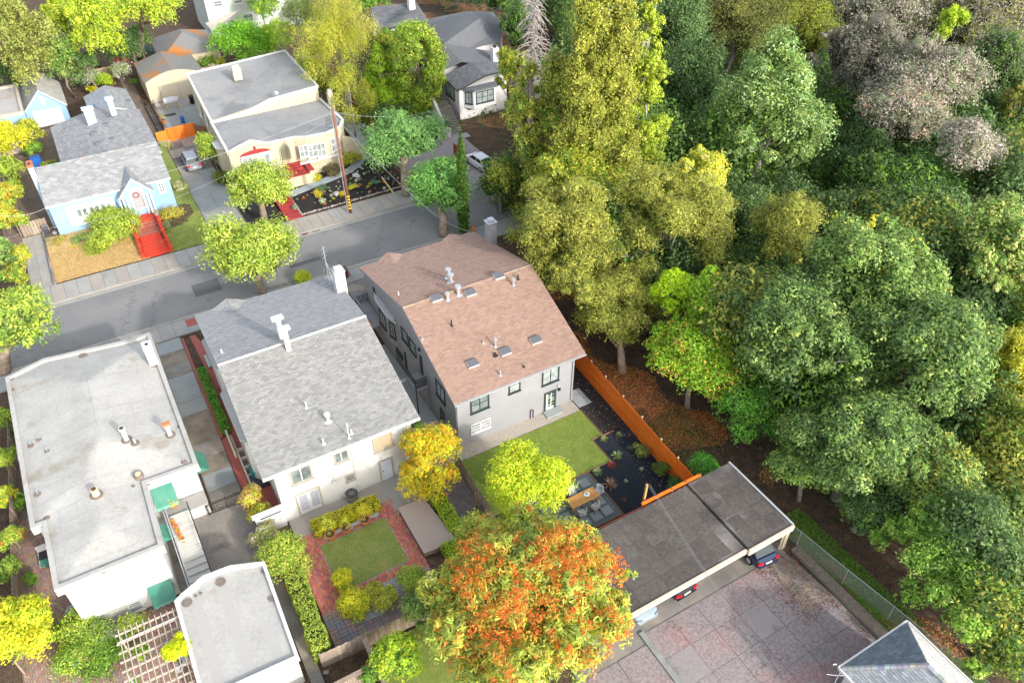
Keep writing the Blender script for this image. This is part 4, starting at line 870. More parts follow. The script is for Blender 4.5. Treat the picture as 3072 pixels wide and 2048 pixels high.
# cream garages behind
gc = thing('cream_garage', 'cream garage with curved parapet and mossy grey roof behind the cream house', 'garage', ab(12.7, 117, 0))
M().box(8.9, 16.5, 113.3, 120.8, 0, 2.9).build('wall', creamst, gc)
arc = [ab(8.9+7.6*i/12, 113.2, 2.9+1.0*math.sin(math.pi*i/12)) for i in range(13)]
M().add([ab(8.9, 113.2, 2.2)]+arc+[ab(16.5, 113.2, 2.2)]+[v+UB*.3 for v in [ab(8.9, 113.2, 2.2)]+arc+[ab(16.5, 113.2, 2.2)]], [tuple(range(15))[::-1], tuple(range(15, 30))]+[(i, i+1, i+16, i+15) for i in range(14)]).build('arched_parapet', creamst, gc)
mroof = mat('mossy_shingle_roof', (.19, .195, .20), (.215, .215, .21), rough=.95, c3=(.40, .17, .05), sc3=.28, t3=.53, grain=.25)
M().add([ab(8.8, 113.4, 3.0), ab(12.7, 113.4, 3.75), ab(16.6, 113.4, 3.0), ab(16.6, 121, 3.0), ab(12.7, 121, 4.0), ab(8.8, 121, 3.0)], [(0, 1, 4, 5), (1, 2, 3, 4), (5, 4, 3)]).build('roof', mroof, gc)
gdp = M().box(10.4, 15.4, 113.1, 113.19, 0, 2.2).build('garage_door', mat('beige_door', (.46, .41, .31), rough=.7), gc); M().box(12.85, 12.95, 113.06, 113.097, 0, 2.2).build('door_post', tanfr, gdp)
gc2 = thing('far_garage', 'hip roofed cream garage with orange moss, beyond the curved parapet garage', 'garage', ab(16.5, 127, 0))
M().box(12.9, 20.8, 121.8, 130.5, 0, 2.6).build('wall', creamst, gc2)
c4 = [ab(12.6, 121.5, 2.65), ab(21.1, 121.5, 2.65), ab(21.1, 130.8, 2.65), ab(12.6, 130.8, 2.65)]; pk0, pk1 = ab(16.8, 125.5, 4.6), ab(16.8, 127, 4.6)
M().add(c4+[pk0, pk1], [(0, 1, 4), (1, 2, 5, 4), (2, 3, 5), (3, 0, 4, 5)]).build('roof', mroof, gc2)
lt = M()
for i in range(8): lt.obox(tuple(ab(18.2+i*.25, 121.74, 1.5)), (UA+UZ)*.5, UB*.02, (UA-UZ)*.015).obox(tuple(ab(18.2+i*.25, 121.71, 1.5)), (UA-UZ)*.5, UB*.02, (UA+UZ)*.015)
lt.build('lattice', wood, gc2)

# ------------------------------------------------------------------ far houses (top)
fg = thing('pale_green_house', 'tall pale green house with white framed windows at the top edge', 'house', px(700, 20, 0))
p = px(640, 118, 0); pa2, pb2, _ = toab(p)
M().box(pa2, pa2+15, pb2, pb2+10, 0, 7.5).build('wall', palegr, fg)
for q0, q1 in (((0, 0, 1970, 70), (0, 0, 2035, 0)), ((0, 0, 2150, 40), (0, 0, 2215, -30)), ((0, 0, 2240, 210), (0, 0, 2320, 120))): wb(fg, q0, q1, pb2, fr=white, nx=1, ny=2)
wb(fg, (0, 0, 2040, 300), (0, 0, 2085, 225), pb2, fr=white, nx=1, sill=False, name='door'); wb(fg, (0, 0, 2095, 290), (0, 0, 2150, 175), pb2, fr=white, nx=1, sill=False, name='door')
M().prism([ab(pa2-.3, pb2-.3, 0), ab(pa2+15.3, pb2-.3, 0), ab(pa2+15.3, pb2+10.3, 0), ab(pa2-.3, pb2+10.3, 0)], 7.503, 7.8).build('roof', grroof, fg)
sl = thing('shade_sail', 'beige triangular shade sail beside the pale green house', 'shade sail', t(0, 0, 1950, 320, 2.5))
A, B, C_ = t(0, 0, 1885, 215, 3.2), t(0, 0, 2230, 70, 4.6), t(0, 0, 1955, 320, 2.2)
mid = (A+B+C_)/3-UZ*.35; M().add([A, B, C_, mid, (A+B)/2*.9+mid*.1, (B+C_)/2*.88+mid*.12, (A+C_)/2*.9+mid*.1], [(0, 4, 3), (4, 1, 3), (1, 5, 3), (5, 2, 3), (2, 6, 3), (6, 0, 3)]).build('sail_cloth', mat('beige_sail', (.40, .37, .32), rough=.9), sl)
M().tube([C_, Vector((C_.x, C_.y, 0))], .04).build('sail_post', metalg, sl)
dkroof = [(.135, .14, .15), (.155, .16, .168), (.12, .125, .135)]
fh = thing('dark_roofed_house', 'off white stucco house with charcoal shingle gable roofs and dark window trim behind the conifers', 'house', ab(50, 95, 0))
def Z(c, r, x, y, z): return t(c, r, x, y, z)
# main block planes seen from above, built from picked corners on level eaves / ridges
zeM, zrM = 5.2, 7.2
e0 = toab(Z(1, 0, 1555, 200, 6.6)); 
P_e0, P_e1 = Z(1, 0, 1700, 660, 4.6), Z(1, 0, 1540, 240, 4.9)
r0_, r1_ = Z(1, 0, 1890, 580, 5.6), Z(1, 0, 1730, 400, 6.2)
offw = mat('off_white_stucco', (.66, .64, .62), (.60, .585, .57), rough=.9, bump=.2, bsc=30, grain=.04)
M().add([Z(1, 0, 1540, 240, 4.9), Z(1, 0, 1580, 175, 5.4), Z(1, 0, 1930, 105, 6.6), Z(1, 0, 2175, 110, 6.4), Z(1, 0, 2290, 250, 5.4), Z(1, 0, 2240, 385, 4.8), Z(1, 0, 1915, 462, 4.8), Z(1, 0, 1730, 400, 6.0), Z(1, 0, 1700, 660, 4.6), Z(1, 0, 1890, 572, 5.4), Z(1, 0, 2210, 600, 4.6), Z(1, 0, 2150, 470, 4.9), Z(1, 0, 2040, 180, 7.0)],
        [(0, 8, 9, 7), (0, 7, 2, 1), (7, 6, 12, 2), (6, 5, 4, 12), (12, 4, 3), (12, 3, 2), (7, 9, 11, 6), (9, 10, 11)]).build('roof', mat('charcoal_shingle', (.125, .13, .14), (.15, .155, .165), rough=.95, grain=.2, gsc=25), fh)
cc = [toab(Z(1, 0, 1700, 660, 4.6)), toab(Z(1, 0, 1540, 240, 4.9))]
gb = 0
A, B, Cc, D_ = Z(1, 0, 1720, 700, 4.3), Z(1, 0, 1850, 835, 4.3), Z(1, 0, 2115, 690, 5.3), Z(1, 0, 1975, 570, 5.3); E2 = Z(1, 0, 2330, 640, 4.3); F2 = Z(1, 0, 2220, 560, 4.5)
shingles(fh, A, B, Cc, D_, dkroof, course=.3, tab=.6, under=trimdk); shingles(fh, E2, F2, D_, Cc, dkroof, course=.3, tab=.6, under=trimdk)
a_, b_, _ = toab(B); fa0, fb0 = a_+.5, b_+.6; a2_, b2_, _ = toab(A)
fl = M().box(fa0, fa0+7, fb0, fb0+12, 0, 4.2).build('wall', offw, fh)
prism_ = M().prism([ab(fa0+.6, fb0, 0), ab(fa0+1.6, fb0-1.1, 0), ab(fa0+4.8, fb0-1.1, 0), ab(fa0+5.8, fb0, 0)], 1.6, 4.0).build('bay_window', offw, fh)
M().prism([ab(fa0+.3, fb0-.02, 0), ab(fa0+1.5, fb0-1.4, 0), ab(fa0+4.9, fb0-1.4, 0), ab(fa0+6.1, fb0-.02, 0)], 4.003, 4.2).build('bay_roof', MATS['charcoal_shingle'], fh)
u_ = (ab(fa0+1.6, fb0-1.1)-ab(fa0+.6, fb0)).normalized(); window(prism_, ab(fa0+.8, fb0-.2, 2.2), u_, Vector((u_.y, -u_.x, 0)), 1.0, 1.6, nx=2, ny=2, gl=glassb)
window(prism_, ab(fa0+1.85, fb0-1.1, 2.2), UA, -UB, 2.6, 1.6, nx=3, ny=2, gl=glassb); window(fh, ab(fa0, fb0+1.2, 2.2), UB, -UA, 2.6, 1.8, nx=2, gl=glassb)
p = Z(1, 0, 2195, 560, 4.6); f = M().obox(p+UZ*.6, UA*.45, UB*.4, UZ*1.2).build('chimney', offw, fh); M().cyl(p+UZ*1.8, .2, .35, 10).build('flue', darkm, f)
body_far = M().add([Z(1, 0, 1560, 230, 4.6), Z(1, 0, 1930, 130, 4.6), Z(1, 0, 2260, 280, 4.6), Z(1, 0, 2230, 370, 4.6), Z(1, 0, 1930, 480, 4.6), Z(1, 0, 1725, 640, 4.5)], [(0, 1, 2, 3, 4, 5)])
q6 = [Vector(v) for v in body_far.v]; body_far.add([Vector((v.x, v.y, 0)) for v in q6], []); body_far.f += [(i, (i+1) % 6, 6+(i+1) % 6, 6+i) for i in range(6)]
body_far.build('wall', offw, fh)
sw = thing('concrete_stairs', 'mossy concrete stairway with white side wall climbing beside the charcoal roofed house', 'stairs', Z(1, 0, 1760, 1230, 0))
s0, s1 = toab(Z(1, 0, 1830, 1225, 0)), toab(Z(1, 0, 1700, 920, 1.8))
for i in range(13):
    f_ = i/13; b = s0[1]+(s1[1]-s0[1])*f_; a = s0[0]+(s1[0]-s0[0])*f_; dbb = (s1[1]-s0[1])/13; M().box(a-1.1, a+1.1, b, b+dbb, 0, .15+1.75*f_).build('step', mat('mossy_concrete', (.24, .225, .18), (.17, .165, .13), rough=1, grain=.25, gsc=8), sw)
M().add([ab(s0[0]-1.45, s0[1]-.3, 0), ab(s0[0]-1.15, s0[1]-.3, 0), ab(s1[0]-1.15, s1[1], 0), ab(s1[0]-1.45, s1[1], 0), ab(s0[0]-1.45, s0[1]-.3, 1.0), ab(s0[0]-1.15, s0[1]-.3, 1.0), ab(s1[0]-1.15, s1[1], 2.8), ab(s1[0]-1.45, s1[1], 2.8)],
        [(4, 5, 6, 7), (0, 1, 5, 4), (0, 4, 7, 3), (1, 2, 6, 5)]).build('side_wall', offw, sw)
M().box(s0[0]-1.7, s0[0]-.95, s0[1]-.9, s0[1]-.3, 0, 1.2).build('pier', offw, sw); M().box(s0[0]-1, s0[0]+1.3, s0[1]-1.8, s0[1]-.5, .0, .05).build('pale_landing_slab', conc, sw)
M().tube([ab(s0[0]+1.15, s0[1], 1.0), ab(s1[0]+1.15, s1[1], 2.8)], .04).build('handrail', darkm, sw)
# far upper roof block with white chimney
fb = thing('far_upper_house', 'off white upper storey with charcoal roof and tall white chimney at the top', 'house', Z(1, 0, 1350, 120, 0))
ze_ = 7.0; A, B, C_, D_ = Z(1, 0, 1100, 285, ze_), Z(1, 0, 1585, 190, ze_), Z(1, 0, 1470, 20, ze_+1), Z(1, 0, 1050, 70, ze_+1)
shingles(fb, A, B, C_, D_, dkroof, course=.35, tab=.7, under=trimdk)
aa, bb_, _ = toab(A); a3, b3, _ = toab(B); M().box(min(aa, a3)+2.2, max(aa, a3)-.8, (bb_+b3)/2+.5, (bb_+b3)/2+7, 0, ze_-.15).build('wall', offw, fb)
bw = (bb_+b3)/2+.5; wb(fb, (1, 0, 1120, 385), (1, 0, 1190, 295), bw, nx=2, ny=2)
p = Z(1, 0, 1430, 100, ze_+.4); f = M().obox(p+UZ*.9, UA*.45, UB*.4, UZ*1.4).build('chimney', white, fb); M().obox(p+UZ*2.35, UA*.5, UB*.45, UZ*.05).build('chimney_cap', white, f)

# ------------------------------------------------------------------ carport
cp = thing('carport', 'long flat roofed carport with worn dark roofing and cream fascia', 'carport', ab(24, 21, 0))
zc_ = 2.75; X0 = 17.3
big_ = M().box(X0, 27.5, 18.15, 24.0, zc_-.22, zc_).build('roof', tarp_m, cp); sm_ = M().box(27.62, 31.3, 17.95, 24.0, zc_-.1, zc_+.14).build('roof', tarp_m, cp)
for i in range(6):
    for j in range(10):
        a, b = X0+.15+j*1.02, 18.4+i*.93
        if a+.98 < 27.4 and random.random() < .8: M().box(a, a+.99, b, b+.9, zc_+.001+random.random()*.004, zc_+.006+random.random()*.006).build('roofing_sheet', random.choice([tarp_m, mat('roofing_sheet_a', (.095, .083, .075), (.115, .10, .09), rough=.95, grain=.2, gsc=8), mat('roofing_sheet_b', (.078, .069, .064), (.10, .088, .08), rough=.95, grain=.2, gsc=8)]), big_)
for i in range(5):
    for j in range(3):
        if random.random() < .6: M().box(27.8+j*1.1, 28.85+j*1.1, 18.3+i*1.1, 19.3+i*1.1, zc_+.141, zc_+.147+random.random()*.005).build('roofing_sheet', random.choice([MATS['roofing_sheet_a'], MATS['roofing_sheet_b']]), sm_)
fas = mat('cream_fascia', (.62, .53, .42), (.56, .48, .38), rough=.7, grain=.05)
M().box(X0, 27.5, 17.98, 18.147, zc_-.3, zc_+.06).build('fascia', fas, cp); M().box(27.503, 31.35, 17.8, 17.947, zc_-.3, zc_+.2).build('fascia', fas, cp); M().box(31.303, 31.42, 17.95, 24.05, zc_-.2, zc_+.2).build('fascia', mat('pale_metal_edge', (.5, .52, .54), rough=.5), cp)
for a in (X0+.1, 21.0, 24.4, 27.55, 31.2): M().box(a-.07, a+.07, *((18.2, 18.34) if a > 31 else (21.2, 21.34)), 0, zc_-.22).build('post', fas, cp)
M().box(X0, 31.2, 23.85, 23.98, 0, zc_-.22).build('back_wall', creamst, cp); M().box(31.15, 31.28, 18.4, 23.85, 0, zc_-.2).build('side_wall', creamst, cp); M().box(31.28, 31.6, 18.1, 19.2, 0, 1.8).build('corner_pier', creamst, cp)
cs2 = thing('strimmer', 'orange and white power tool hanging on the carport end wall', 'garden tool', ab(31.0, 18.9, 1.2))
M().blob(ab(31.0, 18.9, 1.75), .18, .15, .2, 8, 6).build('motor_housing', orpl, cs2); M().blob(ab(31.0, 18.7, 1.45), .12, .12, .14, 8, 5).build('fuel_tank', white, cs2); M().tube([ab(31.0, 18.8, 1.5), ab(31.05, 18.5, .75)], .05).build('shaft', darkm, cs2); M().blob(ab(31.05, 18.5, .75), .16, .16, .08, 10, 4).build('cutter_head', darkm, cs2)
# hip roofed house bottom right
hp = thing('hip_roofed_house', 'house with blue grey shingle hip roof and white eave trim at the bottom right', 'house', ab(29, 4, 0))
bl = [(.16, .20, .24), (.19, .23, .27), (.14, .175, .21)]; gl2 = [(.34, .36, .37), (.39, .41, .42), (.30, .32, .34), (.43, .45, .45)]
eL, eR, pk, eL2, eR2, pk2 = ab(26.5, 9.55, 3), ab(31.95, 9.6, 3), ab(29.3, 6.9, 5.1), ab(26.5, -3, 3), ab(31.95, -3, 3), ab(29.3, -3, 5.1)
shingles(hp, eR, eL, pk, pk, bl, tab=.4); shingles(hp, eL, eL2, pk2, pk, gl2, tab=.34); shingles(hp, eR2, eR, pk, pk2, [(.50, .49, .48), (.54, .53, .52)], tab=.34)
ridge_caps(hp, eL, pk, gl2); ridge_caps(hp, pk, pk2, gl2)
M().box(26.8, 31.6, -3, 9.3, 0, 2.9).build('wall', white2, hp); M().box(26.4, 32.05, 9.62, 9.72, 2.85, 3.05).box(26.36, 26.46, -3, 9.6, 2.85, 3.05).box(31.99, 32.09, -3, 9.6, 2.85, 3.05).build('gutter', white, hp)
tva = thing('tv_antenna', 'grey television antenna on a mast beside the hip roofed house', 'antenna', t(3, 3, 625, 1560, 2.6))
o = t(3, 3, 622, 1545, 2.9); M().tube([Vector((o.x, o.y, 0)), o+UZ*1.1], .03).build('mast', metalg, tva); k1, k2 = t(3, 3, 540, 1485, 3.2), t(3, 3, 690, 1497, 3.2)
M().tube([k1, (k1+k2)/2-UZ*.05, k2], .025).build('antenna_element', metalg, tva); M().tube([t(3, 3, 597, 1396, 4.0), t(3, 3, 630, 1392, 4.0)], .04).build('antenna_element', metalg, tva)

# ------------------------------------------------------------------ setting: ground sheets
def struct(name, m, mt): return m.build(name, mt, kind='structure')
def sheet(name, poly, z, mt, th=.1): return M().prism([Vector(p) for p in poly], z-th, z).build(name, mt, kind='structure')
R_ = lambda a0, a1, b0, b1: [ab(a0, b0), ab(a1, b0), ab(a1, b1), ab(a0, b1)]
g = M(); n_ = 60
for i in range(n_+1):
    for j in range(n_+1):
        x, y = -420+840*i/n_, -120+840*j/n_; g.v.append((x, y, -.06))
g.f = [(i*(n_+1)+j, (i+1)*(n_+1)+j, (i+1)*(n_+1)+j+1, i*(n_+1)+j+1) for i in range(n_) for j in range(n_)]
struct('ground', g, soil)
fr = M(); W2, NX, NY = 90, 60, 90      # wooded creek bank, gently uneven
for i in range(NX+1):
    for j in range(NY+1):
        b = -10+170*j/NY; a = 29.6+3.3*max(0, min(1, (25.5-b)/1.9)); a += W2*(i/NX)**1.3
        if b > 60: a = max(a, 29.6+(min(b, 62)-60)*2.0)
        edge = min(1, (a-29.6)/3) ; z = -.03+edge*(.25*math.sin(a*.7+b*.3)+.2*math.sin(b*.9)-1.2*math.exp(-((a-40)/4)**2))
        fr.v.append(tuple(ab(a, b, z)))
fr.f = [(i*(NY+1)+j, (i+1)*(NY+1)+j, (i+1)*(NY+1)+j+1, i*(NY+1)+j+1) for i in range(NX) for j in range(NY) if not (56 < -10+170*j/NY < 73 and i < 22)]
struct('creek_bank', fr, forest)
sheet('street', R_(-70, 70, 63.35, 71.75), 0, asph, .05)
strt = M()
for a0, a1, b0, b1 in ((3.9, 6.4, 66.2, 68.3), (13.1, 16.2, 66.3, 66.9)): strt.box(a0, a1, b0, b1, .004, .008)
strt.build('asphalt_patch', asphd, kind='structure')
def gutter(b0, b1, name): M().box(-70, 70, b0, b1, -.05, .012).build(name, conc, kind='structure')
gutter(71.15, 71.75, 'gutter'); gutter(63.35, 63.75, 'gutter')
def slabs(par, a0, a1, b0, b1, da, db, z, th, mts, name='paving_slab', gap=.018, skip=None, seed=1, jz=.006):
    rnd = random.Random(seed); na, nb = max(1, round((a1-a0)/da)), max(1, round((b1-b0)/db)); da, db = (a1-a0)/na, (b1-b0)/nb
    P = origin(par); me = {}
    for mt in mts:
        m_ = M().obox((0, 0, -th/2), UA*(da/2-gap), UB*(db/2-gap), UZ*th/2); me[mt.name] = m_.mesh(name, mt)
    for i in range(na):
        for j in range(nb):
            ca, cb = a0+(i+.5)*da, b0+(j+.5)*db
            if skip and skip(ca, cb): continue
            o = bpy.data.objects.new(name, me[rnd.choice(mts).name]); COL.objects.link(o); o.parent = par
            o.location = ab(ca, cb, z+rnd.uniform(-jz, jz))-P
conc2 = mat('concrete_worn', (.31, .31, .295), (.36, .35, .33), sc1=.7, rough=.9, bump=.15, grain=.1, gsc=25, c3=(.26, .25, .23), sc3=.9, t3=.62)
concT = mat('concrete_warm', (.38, .345, .30), (.33, .30, .27), sc1=.7, rough=.9, bump=.15, grain=.1, gsc=25)
sw1 = sheet('sidewalk', R_(-70, 70, 71.9, 74.85), .085, concs); slabs(sw1, -40, 44, 71.95, 74.8, 1.15, 2.85, .12, .06, [conc, conc2, concT])
M().box(-70, -7.6, 71.75, 71.9, -.05, .125).box(-7.6, 70, 71.75, 71.9, -.05, .125).build('kerb', concT, kind='structure')
sw2 = sheet('sidewalk', R_(-70, 60, 61.0, 63.2), .085, concs); slabs(sw2, -30, 50, 61.05, 63.15, 1.2, 2.1, .12, .06, [conc, concb, conc2]); M().box(-70, 60, 63.2, 63.35, -.05, .125).build('kerb', conc, kind='structure')
for q, mt_ in (((1, 1, 1215, 342), 'rust'), ((1, 1, 443, 575), 'rust'), ((1, 1, 555, 543), 'grey')):
    p = t(*q, .012); mh = thing('manhole_cover', {'rust': 'round rusty manhole cover in the gutter, %s' % ('further up the street near the pole' if q[2] > 1000 else 'beside the grey oval cover'), 'grey': 'pale grey oval cover in the gutter beside a rusty one'}[mt_], 'manhole cover', p)
    M().cyl(p, .38, .012, 20).build('rim', darkm, mh); M().cyl(p+UZ*.012, .34, .008, 20).build('lid', mat('rusty_iron', (.14, .075, .06), (.19, .12, .09), sc1=8, rough=.9) if mt_ == 'rust' else mat('grey_iron', (.24, .26, .24), rough=.8), mh)
# driveways and yards north of the street
d1 = sheet('driveway', R_(7.9, 11.75, 74.85, 113), .03, concs); slabs(d1, 7.95, 11.7, 74.9, 91, 1.9, 3.2, .06, .05, [conc2, concs, concb], seed=3); slabs(d1, 7.95, 11.7, 91, 100.2, 1.9, 2.2, .06, .05, [concT, concs], seed=4); slabs(d1, 9.2, 16.4, 100.4, 113, 2.4, 2.5, .05, .04, [concb, conc], seed=5)
d2 = sheet('driveway', R_(-9.4, -7.4, 74.85, 85.4), .03, concs); slabs(d2, -9.35, -7.45, 74.9, 85.3, .95, 2.1, .06, .05, [conc, conc2, concT], seed=6); M().box(-7.4, -7.2, 74.85, 85.4, 0, .35).build('low_wall', concs, kind='structure')
sheet('driveway', R_(30.8, 41, 72, 92), .02, mat('pinkish_drive', (.34, .30, .31), (.30, .27, .27), rough=.9, grain=.1), .05)
def mound(name, poly_ab, z0f, mt, st=.45):
    m = M(); idx = {}; xs = [p[0] for p in poly_ab]; ys = [p[1] for p in poly_ab]
    def vid(i, j):
        if (i, j) not in idx: idx[(i, j)] = len(m.v); m.v.append(tuple(ab(i*st, j*st, z0f(i*st, j*st)+random.uniform(-.012, .012))))
        return idx[(i, j)]
    for i in range(int(min(xs)/st)-1, int(max(xs)/st)+1):
        for j in range(int(min(ys)/st)-1, int(max(ys)/st)+1):
            if inside(((i+.5)*st, (j+.5)*st), poly_ab): m.f.append((vid(i, j), vid(i+1, j), vid(i+1, j+1), vid(i, j+1)))
    return m.build(name, mt, kind='structure', smooth=True)
slope = lambda a, b: .10+max(0, min(.55, (b-75.3)*.09))
rectp = lambda a0, a1, b0, b1: [(a0, b0), (a1, b0), (a1, b1), (a0, b1)]
mound('dry_lawn', rectp(-7.15, 1.35, 74.9, 83), slope, dry, .3); mound('green_lawn', [(3.4, 74.9), (7.9, 74.9), (7.9, 100), (6.0, 100), (6.0, 83), (3.4, 83)], lambda a, b: slope(a, b)*.85, lawny, .3)
mound('planting_bed', [(6.0, 79.4), (7.3, 81.0), (7.0, 83), (3.6, 83), (3.6, 79.0)], lambda a, b: slope(a, b)*.85+.05, soil, .3)
sheet('blue_house_yard', R_(-11, 6, 83, 112), .02, mat('trodden_soil', (.22, .16, .12), (.16, .13, .10), sc1=.8, rough=1, bump=.6, grain=.25, gsc=10))
sheet('side_yard', R_(6.5, 8.0, 91, 125), .03, MATS['trodden_soil'])
mound('succulent_bed', [(17.2, 75.3), (29.8, 75.6), (30.2, 83), (21, 83), (17.4, 80.5)], lambda a, b: .14+max(0, min(.25, (b-75.3)*.06)), mulch, .3)
mound('succulent_bed', rectp(11.8, 15.4, 75.2, 83.2), lambda a, b: .12+max(0, min(.25, (b-75.3)*.06)), mulch, .3)
pth = [(17.3, 79.6), (20.2, 80.2), (23, 80.9), (25.2, 81.5), (26.9, 82.8), (28.2, 85), (28.6, 88.5)]
m = M()
for i in range(len(pth)-1):
    p, q = Vector(pth[i]), Vector(pth[i+1]); e = (q-p).normalized(); nn = Vector((-e.y, e.x))*.55; m.prism([ab(*(p-nn), 0), ab(*(q-nn+e*.1), 0), ab(*(q+nn+e*.1), 0), ab(*(p+nn), 0)], .2, .46+i*.004)
m.build('garden_path', mat('blue_grey_path', (.33, .37, .38), (.27, .31, .33), sc1=.8, rough=.9, grain=.1), kind='structure')
sheet('side_path', [ab(28, 84), ab(30.6, 80), ab(31.4, 92), ab(29.5, 98)], .44, MATS['blue_grey_path'])
bd = thing('bed_edging', 'row of small pale stones edging the succulent bed along the sidewalk', 'stone edging', ab(23, 75.1, .12))
sm = M().blob((0, 0, 0), .16, .12, .11, 7, 4, .15).mesh('stone', mat('edging_stone', (.42, .36, .31), (.30, .26, .24), sc1=9, rough=.95, grain=.2))
def stones(par, a0, b0, a1, b1, n):
    for i in range(n):
        o = bpy.data.objects.new('stone', sm); COL.objects.link(o); o.parent = par; o.location = ab(a0+(a1-a0)*i/n, b0+(b1-b0)*i/n, .2)-origin(par)+Vector((random.uniform(-.04, .04), random.uniform(-.04, .04), 0)); o.rotation_euler = (0, 0, random.uniform(0, 6)); o.scale = [random.uniform(.7, 1.3)]*3
stones(bd, 17.3, 75.15, 29.6, 75.4, 46); stones(bd, 17.25, 75.2, 17.3, 79.4, 14)

# south side: driveways, paths
d3 = sheet('driveway', R_(-.85, 1.3, 40.4, 61.0), .03, concs); slabs(d3, -.8, 1.25, 40.5, 60.9, 2.05, 1.75, .06, .05, [concs, concb, mat('brown_stained_concrete', (.30, .25, .19), (.19, .165, .14), sc1=.8, rough=.9, grain=.15, gsc=16, c3=(.36, .30, .22), sc3=.5, t3=.55)], seed=8)
sheet('rear_yard_paving', R_(-4.4, 1.5, 33.2, 40.4), .035, mat('patched_yard_concrete', (.24, .235, .225), (.36, .31, .26), sc1=.35, rough=.9, bump=.2, grain=.15, gsc=12, c3=(.17, .17, .175), sc3=.5, t3=.55))
sheet('red_path', [ab(2.05, 60.6), ab(2.5, 60.6), ab(3.3, 57), ab(3.3, 36.9), ab(1.35, 36.9), ab(1.35, 46.8), ab(2.25, 47.2), ab(2.25, 56)], .06, redp)
sheet('red_kerb_strip', R_(1.32, 1.52, 47.0, 60.6), .12, redp); sheet('hedge_bed', R_(1.52, 2.25, 47.1, 60.2), .05, soil)
sheet('red_sidewalk_patch', R_(2.2, 3.6, 61.9, 63.0), .135, redp, .02)
ew = thing('egress_wells', 'cream framed basement steps opening beside the red path under the grey shingle eave', 'light wells', ab(2.4, 43.5, 0))
for b in (42.0, 42.95, 43.9, 44.9): M().box(2.0, 3.3, b, b+.12, .06, .34).build('frame_bar', mat('cream_paint', (.58, .52, .42), rough=.8), ew)
for b in (42.12, 43.07, 44.02): M().box(2.12, 3.28, b, b+.83, .062, .075).build('well_floor', mat('brown_well', (.20, .17, .15), rough=.9), ew)
M().box(1.98, 2.1, 40.4, 46.6, .06, .36).build('frame_bar', MATS['cream_paint'], ew); M().box(1.75, 1.9, 44.4, 46.9, .06, .8).build('low_rail', MATS['cream_paint'], ew)
M().box(2.12, 3.28, 40.6, 41.95, .062, .4).build('dark_equipment', mat('dark_grey_plastic', (.06, .06, .075), rough=.5), ew)
sheet('grey_gap_path', R_(14.0, 16.62, 35.8, 60.6), .05, mat('blue_grey_concrete', (.30, .335, .36), (.27, .30, .32), sc1=.5, rough=.85, grain=.05)); sheet('planting_strip', R_(15.5, 16.6, 51.0, 60.6), .07, soil, .03)
sheet('front_yard_paving', R_(12.5, 27, 57.2, 61.0), .06, concs)
# yard of the white house
sheet('yard_concrete', R_(3.4, 10.2, 34.7, 36.9), .045, concT); sheet('yard_concrete', R_(10.0, 13.0, 33.6, 36.9), .05, conc); sheet('yard_soil', R_(12.6, 15.6, 27, 37), .03, mat('grey_gravel_yard', (.25, .225, .23), (.19, .17, .17), sc1=2, rough=1, grain=.3, gsc=14))
bp = sheet('brick_patio', [ab(3.0, 29.0), ab(10.3, 28.5), ab(10.3, 34.9), ab(3.4, 35.3)], .03, mat('brick_mortar', (.26, .14, .11), rough=1, grain=.2)); m = M(); rnd = random.Random(5)
i = 0; a = 3.0
while a < 10.2:
    b = 28.6+(i % 2)*.11
    while b < 35.0:
        if not (4.65 < a+.05 < 9.3 and 29.85 < b+.1 < 33.75): m.col = tuple(x*rnd.uniform(.7, 1.25) for x in rnd.choice([(.50, .16, .12), (.43, .16, .13), (.55, .22, .15)])); m.box(a, a+.105, b, b+.215, .031, .052+rnd.uniform(-.004, .006))
        b += .23
    a += .118; i += 1
m.build('brick', brickm, bp, kind='stuff')
sheet('side_path', R_(.95, 1.65, 24, 33.1), .03, concs); sheet('lower_lawn', R_(4.7, 13, 16, 25.2), .02, lawn)
sheet('lawn_edging', R_(4.5, 9.4, 29.7, 33.9), .05, conc); sheet('lawn', R_(4.6, 9.3, 29.8, 33.8), .075, lawny)
pv = sheet('paver_patio', [ab(2.75, 26.0), ab(10.4, 25.6), ab(10.4, 28.9), ab(2.95, 29.0)], .025, mat('paver_joint', (.06, .055, .055), rough=1)); sz = .26
pm = [mat('paver_%s' % n__, c__, rough=.9, grain=.12, gsc=20) for n__, c__ in (('rose', (.33, .22, .20)), ('mauve', (.25, .20, .21)), ('brown', (.29, .22, .18)), ('slate', (.20, .21, .235)))]
mv = {(mt.name, k): M().obox((0, 0, -.02), (UA if k else UB)*(sz-.014), (UB if k else UA)*(sz/2-.012), UZ*.02).mesh('paver', mt) for mt in pm for k in (0, 1)}
P = origin(pv); cnt = 0
for i in range(15):
    for j in range(7):
        ca, cb = 2.95+i*2*sz+sz, 26.0+j*2*sz-.0; k = (i+j) % 2
        if cb > 29.1-(ca-3)*.03 or ca > 10.3: continue
        for s__ in (-1, 1):
            off = (UB if k else UA)*(s__*sz/2); o = bpy.data.objects.new('paver', mv[(rnd.choice(pm).name, k)]); COL.objects.link(o); o.parent = pv
            o.location = ab(ca, cb, .06+rnd.uniform(-.005, .005))+off-P; cnt += 1
sheet('stone_bed', [ab(4.6, 27.2), ab(6.2, 27.0), ab(8.6, 28.0), ab(9.6, 29.0), ab(5.0, 29.1)], .075, mat('white_pebbles', (.50, .50, .52), (.30, .30, .31), sc1=18, rough=1, bump=1, grain=.4, gsc=22), .02)
